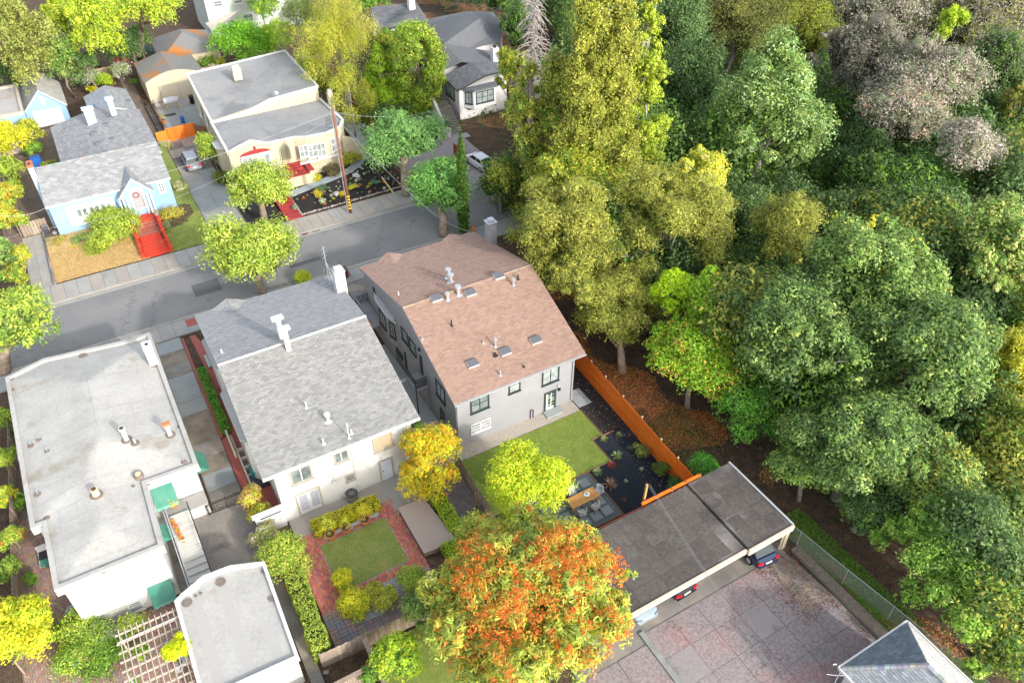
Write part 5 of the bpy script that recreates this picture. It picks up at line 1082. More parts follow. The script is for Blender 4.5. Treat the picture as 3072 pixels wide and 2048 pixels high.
# spa with folding cover, hedges handled later
sp = thing('hot_tub', 'square hot tub with brown tan insulated cover beside the brick patio', 'hot tub', ab(11.5, 31.4, 0))
sh = [(10.3, 29.5), (12.4, 29.3), (12.62, 29.5), (12.25, 33.5), (12.05, 33.7), (10.3, 33.7)]
M().prism(AW(offset(sh[::1], .04)), .05, .48).build('cabinet', mat('spa_cabinet', (.17, .13, .11), rough=.8), sp)
M().prism(AW(sh), .483, .58).build('cover', spa, sp)
# yard of the grey house
sheet('gravel_strip', R_(16.2, 26.9, 35.75, 37.0), .03, gravel); sheet('corner_slab', R_(26.98, 28.2, 36.0, 37.9), .06, concb)
sheet('lawn', [ab(16.0, 30.2), ab(25.9, 30.2), ab(25.9, 32.6), ab(26.9, 32.7), ab(26.9, 35.7), ab(16.0, 35.7)], .05, lawn)
sheet('mulch_bed', [ab(26.95, 32.6), ab(29.5, 32.6), ab(29.6, 47), ab(26.95, 47)], .04, mulch); sheet('weed_fabric_bed', [ab(23.9, 24.2), ab(29.2, 24.2), ab(29.4, 32.55), ab(26.0, 32.55), ab(26.0, 30.1), ab(23.9, 30.1)], .035, fabric)
ed_ = thing('timber_edging', 'thin orange timber edging around the lawn and patio', 'edging', ab(25, 30, 0))
for a0, a1, b0, b1 in ((26.9, 26.95, 32.65, 35.75), (25.92, 26.95, 32.6, 32.65), (25.9, 25.95, 30.2, 32.6), (19.0, 25.95, 30.13, 30.18), (23.82, 23.88, 24.3, 30.12), (19.0, 23.85, 25.75, 25.8), (26.95, 27.9, 32.55, 32.6)): M().box(a0, a1, b0, b1, .0, .11).build('edging_board', wood2, ed_)
pt_ = sheet('patio_base', R_(18.5, 23.8, 25.8, 30.1), .035, slateg); slabs(pt_, 18.9, 23.5, 26.1, 29.9, .93, .93, .075, .05, [slate, mat('patio_slate_b', (.25, .285, .30), rough=.85, grain=.08)], name='paving_slab', gap=.1, seed=9)
sheet('gravel_margin', R_(17.5, 23.85, 24.3, 25.7), .03, slateg)
# parking lot
lot = sheet('parking_lot', [ab(12, -14), ab(32.2, -14), ab(32.0, 10), ab(31.4, 17.9), ab(31.3, 24), ab(14.5, 24), ab(14.5, 17.9)], .0, concs, .05)
slabs(lot, 19.7, 31.4, -6, 17.85, 1.95, 1.98, .035, .03, [lotc, lotc, mat('grey_lot_concrete', (.27, .245, .245), (.30, .265, .265), sc1=.5, rough=.9, grain=.15, gsc=14, c3=(.19, .185, .185), sc3=.6, t3=.58), lotc], skip=lambda a, b: a > 31.5 or b > 17.4-max(0, (a-28.3))*1.4 or (a > 29.2 and b > 13.5), seed=12, gap=.012)
slabs(lot, 15, 19.3, -6, 17.2, 2.15, 2.4, .03, .03, [lotc], seed=14); M().box(19.33, 19.68, -8, 18, .0, .10).build('concrete_strip', mat('mossy_strip', (.30, .31, .29), (.22, .23, .21), sc1=2, rough=.95, grain=.2), kind='structure')
M().box(31.72, 31.86, -10, 17.6, .0, .12).build('kerb', mat('dark_kerb', (.12, .105, .09), rough=1, grain=.3), kind='structure'); sheet('gravel_verge', R_(31.9, 32.9, -10, 17.8), .0, mat('leafy_gravel', (.24, .20, .17), (.18, .15, .12), sc1=3, rough=1, grain=.4, gsc=12), .03)
sheet('grass_strip', [ab(33.0, -4), ab(35.4, -4), ab(34.9, 10), ab(34.2, 18), ab(32.6, 24.0), ab(31.8, 24.0), ab(32.6, 17)], .03, mat('wild_grass', (.07, .13, .02), (.12, .15, .035), sc1=.8, rough=1, bump=1, grain=.35, gsc=8, c3=(.15, .09, .045), sc3=.45, t3=.55), .05)
# left yard (bottom left)
byd = sheet('brick_yard', [ab(-13.6, 28), ab(-4.6, 28), ab(-4.4, 34.6), ab(-10, 40), ab(-11, 56), ab(-12.6, 56), ab(-13.6, 40)], .02, mat('brick_yard_joint', (.19, .145, .12), rough=1, grain=.2)); m = M(); rnd = random.Random(9)
i = 0; a = -13.5
while a < -4.7:
    b = 28.2+(i % 2)*.12
    while b < (34.5 if a > -9.9 else 46):
        m.col = tuple(x*rnd.uniform(.8, 1.2) for x in rnd.choice([(.34, .22, .17), (.30, .21, .17), (.37, .26, .20)])); m.box(a, a+.135, b, b+.225, .021, .042+rnd.uniform(-.004, .006)); b += .25
    a += .15; i += 1
m.build('brick', brickm, byd, kind='stuff'); sheet('yard_lawn', [ab(-10.2, 27), ab(-7.7, 27.6), ab(-7.7, 30.6), ab(-9, 30.0)], .075, mat('bright_lawn', (.12, .25, .03), (.16, .28, .04), rough=1, bump=1, grain=.25, gsc=14), .04)

# ------------------------------------------------------------------ fences and gates
def boards_v(par, p, q, h, mt, w=.14, th=.02, name='board', rail=True, jit=.02, z0=0, mts=None):
    p, q = Vector(p), Vector(q); L = (q-p).length; u = (q-p)/L; u.z = 0; u.normalize(); nn = Vector((-u.y, u.x, 0)); n = max(1, int(L/w)); P = origin(par); ms = [M().obox((0, 0, h/2), u*(w/2-.006), nn*th/2, UZ*h/2).mesh(name, k) for k in (mts or [mt])]
    for i in range(n):
        o = bpy.data.objects.new(name, random.choice(ms)); COL.objects.link(o); o.parent = par; o.location = p+u*((i+.5)*L/n)+UZ*z0+nn*random.uniform(-jit, jit)*.4-P; o.scale = (1, 1, 1+random.uniform(-jit, jit))
    if rail:
        for z in (.35, h-.35): M().obox((p+q)/2+UZ*(z+z0)+nn*.05, u*L/2, nn*.02, UZ*.045).build('rail', mt, par)
    k = max(2, int(L/2.4)+1)
    for i in range(k): M().obox(p+u*(L*i/(k-1))+nn*.07+UZ*(h/2+z0), u*.045, nn*.045, UZ*(h/2+.03)).build('post', mt, par)
of = thing('orange_fence', 'long bright orange stained fence of horizontal boards between the mulch bed and the creek bank', 'fence', ab(29.2, 32, 0))
segs = [((29.75, 46.0), (29.45, 40.2)), ((29.45, 40.2), (29.3, 36.0)), ((29.3, 36), (29.1, 31.0)), ((29.05, 31.0), (28.95, 28.5)), ((28.9, 28.5), (28.85, 24.5))]
om = [orangew, mat('orange_stained_wood_b', (.78, .165, .018), (.70, .145, .015), sc1=2, rough=.6, grain=.12, gsc=10), mat('orange_stained_wood_c', (.88, .22, .022), (.80, .19, .02), sc1=2, rough=.6, grain=.1, gsc=10)]
for p, q in segs:
    p, q = ab(*p), ab(*q); L = (q-p).length; u = (q-p)/L; nn = Vector((-u.y, u.x, 0)); k = max(1, round(L/2.3))
    for i in range(k):
        s0, s1 = p+u*(L*i/k), p+u*(L*(i+1)/k)
        for j in range(11): M().obox((s0+s1)/2+UZ*(.12+j*.205), u*((s1-s0).length/2-.004), nn*(.012+(j % 2)*.002), UZ*.0985).build('board', random.choice(om), of)
        M().obox(s1+nn*.06+UZ*1.15, u*.045, nn*.045, UZ*1.18).build('post', wood2, of)
        M().obox(s1+nn*.06+UZ*2.36, u*.055, nn*.055, UZ*.02).build('post_cap', fas, of)
of2 = thing('orange_fence', 'orange stained fence with wooden top rail running behind the carport roof', 'fence', ab(26, 24.25, 0))
for i in range(4):
    a0, a1 = 23.95+i*1.23, 23.95+(i+1)*1.23-.01
    for j in range(14): M().box(a0, a1, 24.2, 24.226, .05+j*.2, .24+j*.2).build('board', random.choice(om), of2)
    M().box(a1-.05, a1+.05, 24.1, 24.195, 0, 3.0).build('post', wood2, of2)
M().box(23.9, 28.9, 24.08, 24.28, 2.86, 2.93).build('top_rail', orangew, of2)
M().box(18.0, 23.9, 24.17, 24.25, .0, 2.5).build('lower_rail', mat('red_fence', (.45, .10, .05), rough=.7, grain=.1), of2)
wf = thing('wooden_fence', 'weathered plank fence dividing the white house yard from the grey house lawn', 'fence', ab(15.5, 31, 0))
wm = [wood, mat('weathered_wood_b', (.40, .33, .25), (.33, .27, .20), sc1=3, rough=.9, grain=.2, gsc=14), mat('weathered_wood_c', (.29, .23, .18), rough=.9, grain=.2)]
boards_v(wf, ab(15.75, 35.6), ab(15.3, 26.0), 1.6, wood, .15, mts=wm)
M().box(15.0, 15.12, 31.0, 31.12, 0, 2.1).build('post', wood2, wf)
bf = thing('wooden_fence', 'weathered plank fence at the bottom of the paver patio with a flat top board', 'fence', ab(5, 25.7, 0))
boards_v(bf, ab(1.9, 25.6), ab(10.5, 25.3), 1.5, wood, .15, mts=wm)
bf3 = thing('wooden_fence', 'weathered fence meeting the patio fence in a T at the bottom edge', 'fence', ab(3, 24, 0))
boards_v(bf3, ab(-.5, 23.6), ab(4.4, 23.4), 1.5, wood, .15, mts=wm); M().box(-.5, 4.5, 23.3, 23.6, 1.503, 1.55).build('cap_board', wood, bf3)
boards_v(bf3, ab(4.5, 25.3), ab(4.4, 18), 1.6, wood, .15, mts=wm); M().box(4.35, 4.62, 18, 25.2, 1.62, 1.66).build('cap_board', wood, bf3)
iv = thing('iron_gate', 'black iron bar gate with scrolled tops across the driveway', 'gate', ab(0, 40.1, 0))
for i in range(19): M().box(-1.15+i*.14, -1.128+i*.14, 40.09, 40.11, .08, 1.25+.12*math.sin(i*1.57)).build('bar', darkm, iv)
for z in (.15, 1.0, 1.15): M().box(-1.2, 1.4, 40.075, 40.125, z, z+.035).build('rail', darkm, iv)
for a in (-1.2, .1, 1.4): M().box(a-.03, a+.03, 40.06, 40.14, 0, 1.35).build('post', darkm, iv)
bgx = thing('wooden_gate', 'weathered brown plank gate with a grey bin beside the light blue house', 'gate', ab(-7.8, 85.6, 0))
boards_v(bgx, ab(-9.1, 85.6), ab(-6.7, 85.6), 1.6, wood, .28, mts=wm); 
bn = thing('bin', 'small grey lidded bin in front of the weathered plank gate', 'bin', ab(-7.0, 85.1, .06)); M().box(-7.2, -6.75, 84.9, 85.35, .06, .95).build('body', MATS['dark_grey_plastic'], bn); M().box(-7.23, -6.72, 84.87, 85.38, .953, 1.02).build('lid', mat('grey_lid', (.25, .23, .22), rough=.7), bn)
og = thing('orange_gate', 'bright orange stained double plank gate across the silver car driveway', 'gate', ab(10.2, 100.4, 0))
boards_v(og, ab(8.6, 100.4), ab(11.9, 100.6), 1.75, orangew, .22, mts=om)
og2 = thing('wooden_fence', 'short golden brown plank panel left of the orange gate', 'fence', ab(7.9, 100.4, 0)); boards_v(og2, ab(7.3, 100.3), ab(8.5, 100.4), 1.6, mat('golden_wood', (.58, .24, .03), rough=.7, grain=.1), .2)
og3 = thing('wooden_fence', 'short dark brown plank panel right of the orange gate', 'fence', ab(12.4, 100, 0)); boards_v(og3, ab(11.95, 100.5), ab(12.9, 99), 1.6, wood2, .16)
rf = thing('wooden_fence', 'red brown plank fence by the street trees near the white car', 'fence', ab(34, 77.5, 0)); rm = [rednew, mat('red_brown_wood_b', (.35, .085, .022), rough=.75, grain=.1)]
boards_v(rf, ab(30.6, 76.0), ab(37.9, 77.2), 1.3, rednew, .16, mts=rm); boards_v(rf, ab(37.9, 77.2), ab(38.1, 80), 1.3, rednew, .16, mts=rm)
rf2 = thing('wooden_fence', 'orange brown plank fence in the shade behind the weeping birch', 'fence', ab(31.5, 92, 0)); boards_v(rf2, ab(32.3, 99), ab(31.2, 84), 1.7, mat('orange_brown_wood', (.50, .17, .03), rough=.75, grain=.12), .17)
bk_ = thing('back_fence', 'grey plank fence with yellow top rail behind the blue house yard', 'fence', ab(3, 125, 0)); boards_v(bk_, t(0, 0, 640, 790), t(0, 0, 1205, 680), 1.5, wood, .25, mts=wm); M().obox((t(0, 0, 640, 790)+t(0, 0, 1205, 680))/2+UZ*1.55, (t(0, 0, 1205, 680)-t(0, 0, 640, 790))/2, UB*.06, UZ*.04).build('top_rail', mat('yellow_rail', (.55, .38, .12), rough=.8), bk_)
lf = thing('side_fence', 'grey brown plank fence left of the blue house along the hedge', 'fence', ab(-9.5, 95, 0)); boards_v(lf, ab(-9.3, 86), ab(-9.0, 105), 1.6, wood, .22, mts=wm)
lf2 = thing('side_fence', 'grey plank fence left of the white flat roofed house', 'fence', ab(-13.3, 45, 0)); boards_v(lf2, ab(-12.3, 56), ab(-13.5, 34), 1.5, wood, .2, mts=wm)
sf = thing('side_fence', 'brown plank fence between the blue house and the cream house', 'fence', ab(8.1, 108, 0)); boards_v(sf, ab(8.6, 101), ab(8.7, 112.5), 1.6, wood2, .2)
# chain link fence
cl = thing('chain_link_fence', 'galvanised chain link fence with steel posts between the parking lot and the wooded bank', 'fence', ab(33, 8, 0))
cps = [ab(32.0, 20.5), ab(32.45, 17.85), ab(32.85, 14.25), ab(33.3, 11.05), ab(33.7, 7.85), ab(34.2, 4.0), ab(34.7, 0)]
m = M()
for i, p in enumerate(cps):
    M().cyl(p, .035, 1.55, 8).build('post', metalg, cl)
    if i:
        q = cps[i-1]; M().tube([q+UZ*1.5, p+UZ*1.5], .022, 6).build('top_rail', metalg, cl); L = (p-q).length; n = int(L/.11)
        for k in range(-14, n):
            for s__ in (1, -1):
                x0, x1 = k*.11, k*.11+1.45; z0_, z1_ = (0.03, 1.48) if s__ > 0 else (1.48, .03)
                f0, f1 = max(0, -x0/1.45), min(1, (L-x0)/1.45)
                if f1 <= f0: continue
                e = (p-q)/L; A = q+e*(x0+1.45*f0)+UZ*(z0_+(z1_-z0_)*f0); B = q+e*(x0+1.45*f1)+UZ*(z0_+(z1_-z0_)*f1); w_ = UZ*.004+e*.004*-s__; m.add([A-w_, A+w_, B+w_, B-w_], [(0, 1, 2, 3)])
m.build('wire_mesh', mat('wire', (.48, .52, .50), rough=.5, metal=.3, grain=0), cl, kind='stuff')

# ------------------------------------------------------------------ vehicles
def car(name, label, paint, loc, rot, L=4.5, W=1.82, Hh=1.45, kind='sedan', cat='car'):
    T = thing(name, label, cat)
    # section profile: x along the car (rear = -y), list of (y, zlow, zbelt, half width)
    st = [(-.5, .42, .62, .72), (-.49, .30, .86, .86), (-.44, .22, .98 if kind == 'sedan' else 1.02, .94), (-.30, .20, 1.0, .99), (0, .20, .97, 1), (.25, .20, .93, .99), (.42, .22, .80, .94), (.485, .30, .66, .84), (.5, .40, .56, .72)]
    m = M(); n = 10
    for (y, zl_, zb_, hw) in st:
        hw = hw*W/2; y = y*L
        for (x, z) in ((-hw*.86, zl_), (-hw*.99, zl_+.12), (-hw, (zl_+zb_)/2), (-hw*.97, zb_-.08), (-hw*.86, zb_), (hw*.86, zb_), (hw*.97, zb_-.08), (hw, (zl_+zb_)/2), (hw*.99, zl_+.12), (hw*.86, zl_)): m.v.append((x, y, z*Hh/1.45))
    for i in range(len(st)-1):
        for k in range(n): m.f.append((i*n+k, i*n+(k+1) % n, (i+1)*n+(k+1) % n, (i+1)*n+k))
    m.f += [tuple(range(n))[::-1], tuple(range((len(st)-1)*n, len(st)*n))]
    m.build('body', paint, T, smooth=False)
    yr = (-.42, -.27) if kind == 'sedan' else (-.475, -.40); yf = (.10, .24); zt = Hh; zb_ = .97*Hh/1.45; wt, wb_ = W*.36, W*.43
    cab = [(-wb_, yr[0]*L, zb_), (wb_, yr[0]*L, zb_), (wb_, yf[1]*L, zb_), (-wb_, yf[1]*L, zb_), (-wt, yr[1]*L, zt-.05), (wt, yr[1]*L, zt-.05), (wt, yf[0]*L, zt-.05), (-wt, yf[0]*L, zt-.05)]
    M().hexa(cab).build('window_band', cargl, T)
    rf_ = [(-wt*1.02, yr[1]*L, zt-.06), (wt*1.02, yr[1]*L, zt-.06), (wt*1.02, yf[0]*L, zt-.06), (-wt*1.02, yf[0]*L, zt-.06)]
    M().hexa(rf_+[(x*.9, y*.97, zt+.01) for x, y, z in rf_]).build('roof', paint, T)
    for sx in (-1, 1):
        for A, B in ((0, 4), (3, 7)): 
            a_, b_ = Vector(cab[A if sx < 0 else (1 if A == 0 else 2)]), Vector(cab[B if sx < 0 else (5 if B == 4 else 6)]); M().tube([a_, b_], .045, 5).build('pillar', paint, T)
        a_, b_ = (Vector(cab[0])+Vector(cab[3]))/2, (Vector(cab[4])+Vector(cab[7]))/2
        if sx > 0: a_.x, b_.x = -a_.x, -b_.x
        M().tube([a_, b_], .035, 5).build('pillar', paint, T)
        M().blob((sx*(W/2+.07), yf[1]*L-.15, zb_+.03), .1, .06, .07, 8, 5).build('mirror', paint, T)
        M().obox((sx*W*.37, -.493*L, .80*Hh/1.45), (W*.10, sx*.035, 0), (0, .04, 0), (0, 0, .09)).build('tail_light', lampr, T)
        M().obox((sx*W*.36, .482*L, .62*Hh/1.45), (W*.10, -sx*.05, 0), (0, .04, 0), (0, 0, .07)).build('headlight', glassb, T)
        for yy in (-.31, .31):
            w_ = M().tube([(sx*(W/2-.20), yy*L, .33), (sx*(W/2+.012), yy*L, .33)], .33, 18).build('wheel', tyre, T)
            M().tube([(sx*(W/2), yy*L, .33), (sx*(W/2+.022), yy*L, .33)], .21, 12).build('rim', metalg, w_)
            for k in range(5): M().obox((sx*(W/2+.028), yy*L+.11*math.cos(k*1.257), .33+.11*math.sin(k*1.257)), (.004, 0, 0), (0, .10*math.cos(k*1.257), .10*math.sin(k*1.257)), (0, -.02*math.sin(k*1.257), .02*math.cos(k*1.257))).build('spoke', white, w_)
    M().lbox(-.26, .26, -.505*L, -.5*L+.02, .60, .74).build('licence_plate', white, T); M().lbox(-W*.42, W*.42, -.508*L, -.49*L, .36, .50).build('rear_bumper', paint, T); M().lbox(-W*.40, W*.40, .488*L, .505*L, .36, .48).build('front_bumper', paint, T)
    T.location = loc; T.rotation_euler = (0, 0, rot); return T
ROTB = math.radians(30)
c1 = car('parked_car', 'silver estate car parked on the driveway before the orange gate', carsi, ab(9.65, 92.9, .06), ROTB, L=4.5, kind='wagon', Hh=1.6)
M().lbox(-.45, .45, -.1, .25, 1.6, 1.615).build('sunroof', cargl, c1)
car('parked_car', 'navy blue car with red tail lights parked at the right end of the carport', carbl, ab(29.6, 19.75, .03), ROTB+math.radians(-4), kind='sedan')
car('parked_car', 'black car with only its rear showing under the middle of the carport', carbk, ab(23.3, 20.65, .03), ROTB+math.radians(2))
car('parked_car', 'pale blue car at the left end of the carport beside the big orange green tree', carpl, ab(20.25, 20.5, .03), ROTB+math.pi, kind='wagon')
car('parked_car', 'white car parked on the far driveway beside the red brown fence', carwh, ab(39.2, 75.6, .03), ROTB+math.radians(6))

# ------------------------------------------------------------------ pole and wires
up = thing('utility_pole', 'tall brown wooden utility pole with yellow bands standing on the far sidewalk', 'utility pole', px(1052, 638, .12))
b_ = Vector(up.location); top = pick(997, 325, 'b', toab(b_)[1]); topw = ab(top[0], toab(b_)[1], top[2])
M().tube([b_, topw], [.17, .12], 12).build('shaft', polew, up, smooth=True)
M().tube([b_+Vector((-.26, 0, 0)), topw+Vector((-.2, 0, -.3))], .05, 8).build('conduit', metalg, up)
for k in range(5): q = b_.lerp(topw, .045+k*.03); M().cyl(q, .185, .16, 12).build('band', yelp, up)
for k, z in enumerate((.55, .95, .97)):
    q = b_.lerp(topw, z); M().cyl(q+Vector((.16, 0, 0)), .05, .18, 8).build('insulator', metalg, up)
for k in range(4): q = b_.lerp(topw, .93-k*.02); M().tube([q+Vector((-.1, -.1, 0)), q+Vector((-.6+k*.1, -.5, .1*k)), q+Vector((-.9, -.2, -.3)), q+Vector((-.5, .1, -.2*k)), q+Vector((-.1, 0, 0))], .018, 4).build('cable_loop', black, up)
def wire(name, label, pts, sag, r=.022, mt=None, tops=None):
    m = M()
    for A, B in zip(pts[:-1], pts[1:]):
        A, B = Vector(A), Vector(B); n = 14; m.tube([A.lerp(B, i/n)-UZ*(sag*4*(i/n)*(1-i/n)) for i in range(n+1)], r*.55, 4)
    return m.build(name, mt or mat('pale_cable', (.36, .37, .36), rough=.6, grain=0), cat='cable', label=label)
wt_ = topw-UZ*.4
wire('overhead_wire', 'overhead cable running from the pole left across the cream house to the blue house eave', [wt_, t(0, 1, 430, 335, 5.4), t(0, 1, -60, 405, 6.5)], .5, .03)
wire('overhead_wire', 'thinner overhead cable crossing the silver car driveway to the left', [wt_-UZ*.5, t(0, 1, 1500, 300, 4.5), t(0, 1, 200, 560, 4.6), t(0, 1, -60, 600, 5)], .4, .018)
wire('overhead_wire', 'overhead cable running from the pole right to the charcoal roofed house', [wt_, t(1, 0, 1790, 975, 5.2)], .9, .028)
wire('overhead_wire', 'overhead cable dropping from the pole towards the grey house front eave', [wt_-UZ*.2, t(1, 1, 1560, 335, 6.8), t(1, 1, 1960, 555, 6.6)], .4, .026)
guy = thing('guy_wire', 'steel guy wire with a white and yellow sleeve anchored in the sidewalk', 'cable', px(1180, 580, .12))
gb_ = px(1180, 581, .12); M().tube([gb_, wt_], .015, 5).build('strand', metalg, guy); M().tube([gb_, gb_.lerp(wt_, .2)], .05, 6).build('sleeve', yelp, guy); q = pick(1146, 532, 'b', toab(gb_)[1]-.2); M().tube([gb_+UA*.1, ab(q[0], q[1], q[2])], .06, 6).build('sleeve', white, guy)
sp2 = thing('wooden_service_pole', 'short leaning timber pole behind the carport fence carrying two pale cables', 'pole', ab(24.6, 24.45, 0))
tq = tp(2, 2, 1240, 1312, 'b', 24.5); bq = tp(2, 2, 1180, 1600, 'b', 24.5); T_, B_ = ab(tq[0], 24.5, tq[2]), ab(bq[0], 24.5, 0)
M().obox((T_+B_)/2, UA*.07, UB*.07, (T_-B_)/2).build('timber', mat('yellow_timber', (.50, .30, .10), (.38, .23, .10), sc1=3, rough=.8, grain=.2), sp2)
ez = t(2, 3, 2352, 1500, 3.5)
for dx in (0, .12): wire('overhead_wire', 'thin pale cable from the timber pole across the carport roof, %s of the pair' % ('left' if dx == 0 else 'right'), [T_+UA*(.05+dx), Vector((ez.x+dx, ez.y, 4.2)), Vector((ez.x+dx+5, ez.y-12, 5))], .2, .018)['group'] = 'cables over the carport'

# ------------------------------------------------------------------ yard objects
def pot(label, p, r=.28, h=.4, plant=None, L=.12, n=260, rp=.35, hp_=.5, mt=None, grp=None, cat='potted plant', name='potted_plant', rim=True):
    T = thing(name, label, cat, p, grp); p = Vector(p)
    o = M().tube([p, p+UZ*h*.8, p+UZ*h], [r*.65, r*.95, r], 14).build('pot', mt or terra, T, smooth=False)
    M().tube([p+UZ*(h-.06), p+UZ*(h+.01)], [r*1.08, r*1.08], 14).build('rim', mt or terra, o); M().cyl(p+UZ*(h-.0), r*.85, .02, 12).build('soil', soil, o)
    if plant:
        V, C = shell(np.array([[p.x, p.y, p.z+h+hp_*.55]]), np.array([[rp, rp, hp_*.6]]), n//8, 8, .4, plant, L); quads('foliage', V, C, leafm, T)
        M().tube([p+UZ*h, p+UZ*(h+hp_*.6)], [.03, .015], 5).build('stem', bark, T)
    return T
limeY = [((.42, .44, .03), 3), ((.32, .38, .03), 2), ((.50, .42, .04), 1)]
pot('terracotta pot with upright yellow green bush left of the patio hedge', t(1, 3, 690, 240, .05), .36, .5, limeY, rp=.42, hp_=1.5, n=500)
pot('terracotta pot with small lime shrub between the two larger pots', t(1, 3, 832, 180, .05), .30, .4, limeY, rp=.3, hp_=.9, n=300)
pot('terracotta pot with bushy golden shrub at the right end of the hedge', t(1, 3, 1010, 105, .05), .34, .45, [((.55, .40, .03), 2), ((.42, .42, .03), 2)], rp=.5, hp_=1.2, n=500)
bnch = thing('stone_bench', 'low grey stone bench along the front of the yellow hedge', 'bench', ab(6.8, 34.15, 0))
M().box(5.0, 9.0, 34.0, 34.25, .32, .40).build('seat', conc, bnch); 
for a in (5.2, 7, 8.8): M().box(a-.1, a+.1, 34.03, 34.22, .03, .32).build('leg', conc, bnch)
acp = t(1, 2, 890, 1445, .05); ac = thing('air_conditioner', 'round dark topped air conditioning unit against the white house wall', 'air conditioner', acp); 
M().cyl(acp, .42, .62, 20).build('casing', mat('grey_casing', (.24, .24, .22), rough=.7), ac); M().cyl(acp+UZ*.62, .43, .05, 20).build('lid', darkm, ac); M().tube([acp+UZ*.5+UA*-.4, acp+UZ*.5-UA*.6+UB*.4, acp-UA*.55+UB*.6+UZ*1.6], .03).build('hose', white, ac)
for k in range(6): M().obox(acp+UZ*.685, (math.cos(k*.52)*.4, math.sin(k*.52)*.4, 0), (-math.sin(k*.52)*.012, math.cos(k*.52)*.012, 0), UZ*.01).build('grille_bar', MATS['grey_casing'], ac)
def wheelie(label, p, body_m, lid_m, rot=ROTB, s=1.0, grp=None, badge=True):
    T = thing('wheelie_bin', label, 'bin', (0, 0, 0), grp)
    M().add([(-.24*s, -.28*s, .05), (.24*s, -.28*s, .05), (.24*s, .28*s, .05), (-.24*s, .28*s, .05), (-.30*s, -.36*s, 1.0*s), (.30*s, -.36*s, 1.0*s), (.30*s, .36*s, 1.0*s), (-.30*s, .36*s, 1.0*s)], [(3, 2, 1, 0), (4, 5, 6, 7), (0, 1, 5, 4), (1, 2, 6, 5), (2, 3, 7, 6), (3, 0, 4, 7)]).build('body', body_m, T)
    l = M().lbox(-.32*s, .32*s, -.40*s, .38*s, 1.003*s, 1.07*s).build('lid', lid_m, T); M().lbox(-.22*s, .22*s, .38*s, .46*s, .98*s, 1.03*s).build('handle', body_m, l)
    if badge: M().lbox(-.11*s, .11*s, .02*s, .26*s, 1.071*s, 1.078*s).build('label', mat('bin_label', (.45, .46, .25), rough=.6), l)
    for x in (-.26, .26): M().tube([(x*s-.03, .3*s, .1), (x*s+.03, .3*s, .1)], .1, 10).build('wheel', tyre, T)
    T.location = p; T.rotation_euler = (0, 0, rot); return T
wheelie('teal green wheelie bin on the red path under the grey shingle eave', t(0, 2, 2330, 1260, .06)+UA*.25, tealp, tealp)
wheelie('teal wheelie bin further back beside the teal lidded one', t(0, 2, 2345, 1180, .06)+UA*.45, mat('teal_dark', (.015, .15, .15), rough=.5), tealp, badge=False)
wheelie('dark grey bin in the front yard behind the big white chimney', px(768+815/3.0625, 512+925/3.0625+18, .12), MATS['dark_grey_plastic'], MATS['dark_grey_plastic'], badge=False)
wheelie('dark bin standing on the concrete stairs by the white pier', t(1, 0, 1760, 1200, .6), mat('navy_plastic', (.015, .035, .06), rough=.5), MATS['navy_plastic'], badge=False)
wheelie('black bin by the corner of the cream garage door', t(0, 0, 1770, 950, .1), black, black, badge=False)
wheelie('open blue bin inside the orange gate', t(0, 0, 1685, 1130, .1), bluep, bluep, s=.8, badge=False)
tb = thing('blue_tarp', 'crumpled blue tarpaulin bundle next to the pale blue chimney', 'tarp', t(0, 0, 335, 1490, 0)); M().obox(t(0, 0, 340, 1510, .7), UA*.55, UB*.9, UZ*.7).blob(t(0, 0, 330, 1470, 1.4), .55, .7, .3, 8, 5, .15).build('cloth', bluep, tb)
# garden room / grill cover behind the orange gate
gr = thing('covered_grill', 'grey cloth covered grill with yellow wooden legs in front of the cream garage', 'grill', t(0, 0, 1590, 1010, .1)); gp = t(0, 0, 1590, 1000, .1)
M().tube([gp+UZ*1.15-UA*.9, gp+UZ*1.2, gp+UZ*1.15+UA*.9], [.42, .46, .42], 12).build('cover', cloth, gr)
for sx in (-.7, .7):
    for sy in (-.25, .25): M().obox(gp+UA*sx+UB*sy+UZ*.4, UA*.04, UB*.04, UZ*.42).build('leg', mat('yellow_wood', (.55, .36, .08), rough=.7), gr)
lad = thing('deck_chair', 'pale slatted deck chair leaning by the brown fence', 'chair', t(0, 0, 1450, 990, .1)); lp_ = t(0, 0, 1450, 980, .1)
for i in range(9): M().obox(lp_+UB*(i*.17-.7)+UZ*(.3+i*.05), UA*.3, UB*.06, UZ*.012).build('slat', mat('pale_grey_wood', (.5, .48, .43), rough=.8), lad)
for sx in (-.3, .3): M().tube([lp_+UA*sx-UB*.75+UZ*.28, lp_+UA*sx+UB*.75+UZ*.72], .025).tube([lp_+UA*sx+UB*.5, lp_+UA*sx+UB*.3+UZ*.6], .025).build('frame', wood, lad)
mtt = thing('doormat', 'dark grey ribbed mat lying in front of the covered grill', 'mat', t(0, 0, 1560, 1055, .1)); mp_ = t(0, 0, 1560, 1055, .11); M().obox(mp_, UA*.75, UB*.3, UZ*.01).build('pad', MATS['dark_grey_plastic'], mtt)
pot('terracotta pot with orange flowers by the fence left of the blue bin', t(0, 0, 1505, 1130, .1), .3, .4, [((.75, .16, .02), 2), ((.2, .3, .04), 2)], rp=.4, hp_=.6)
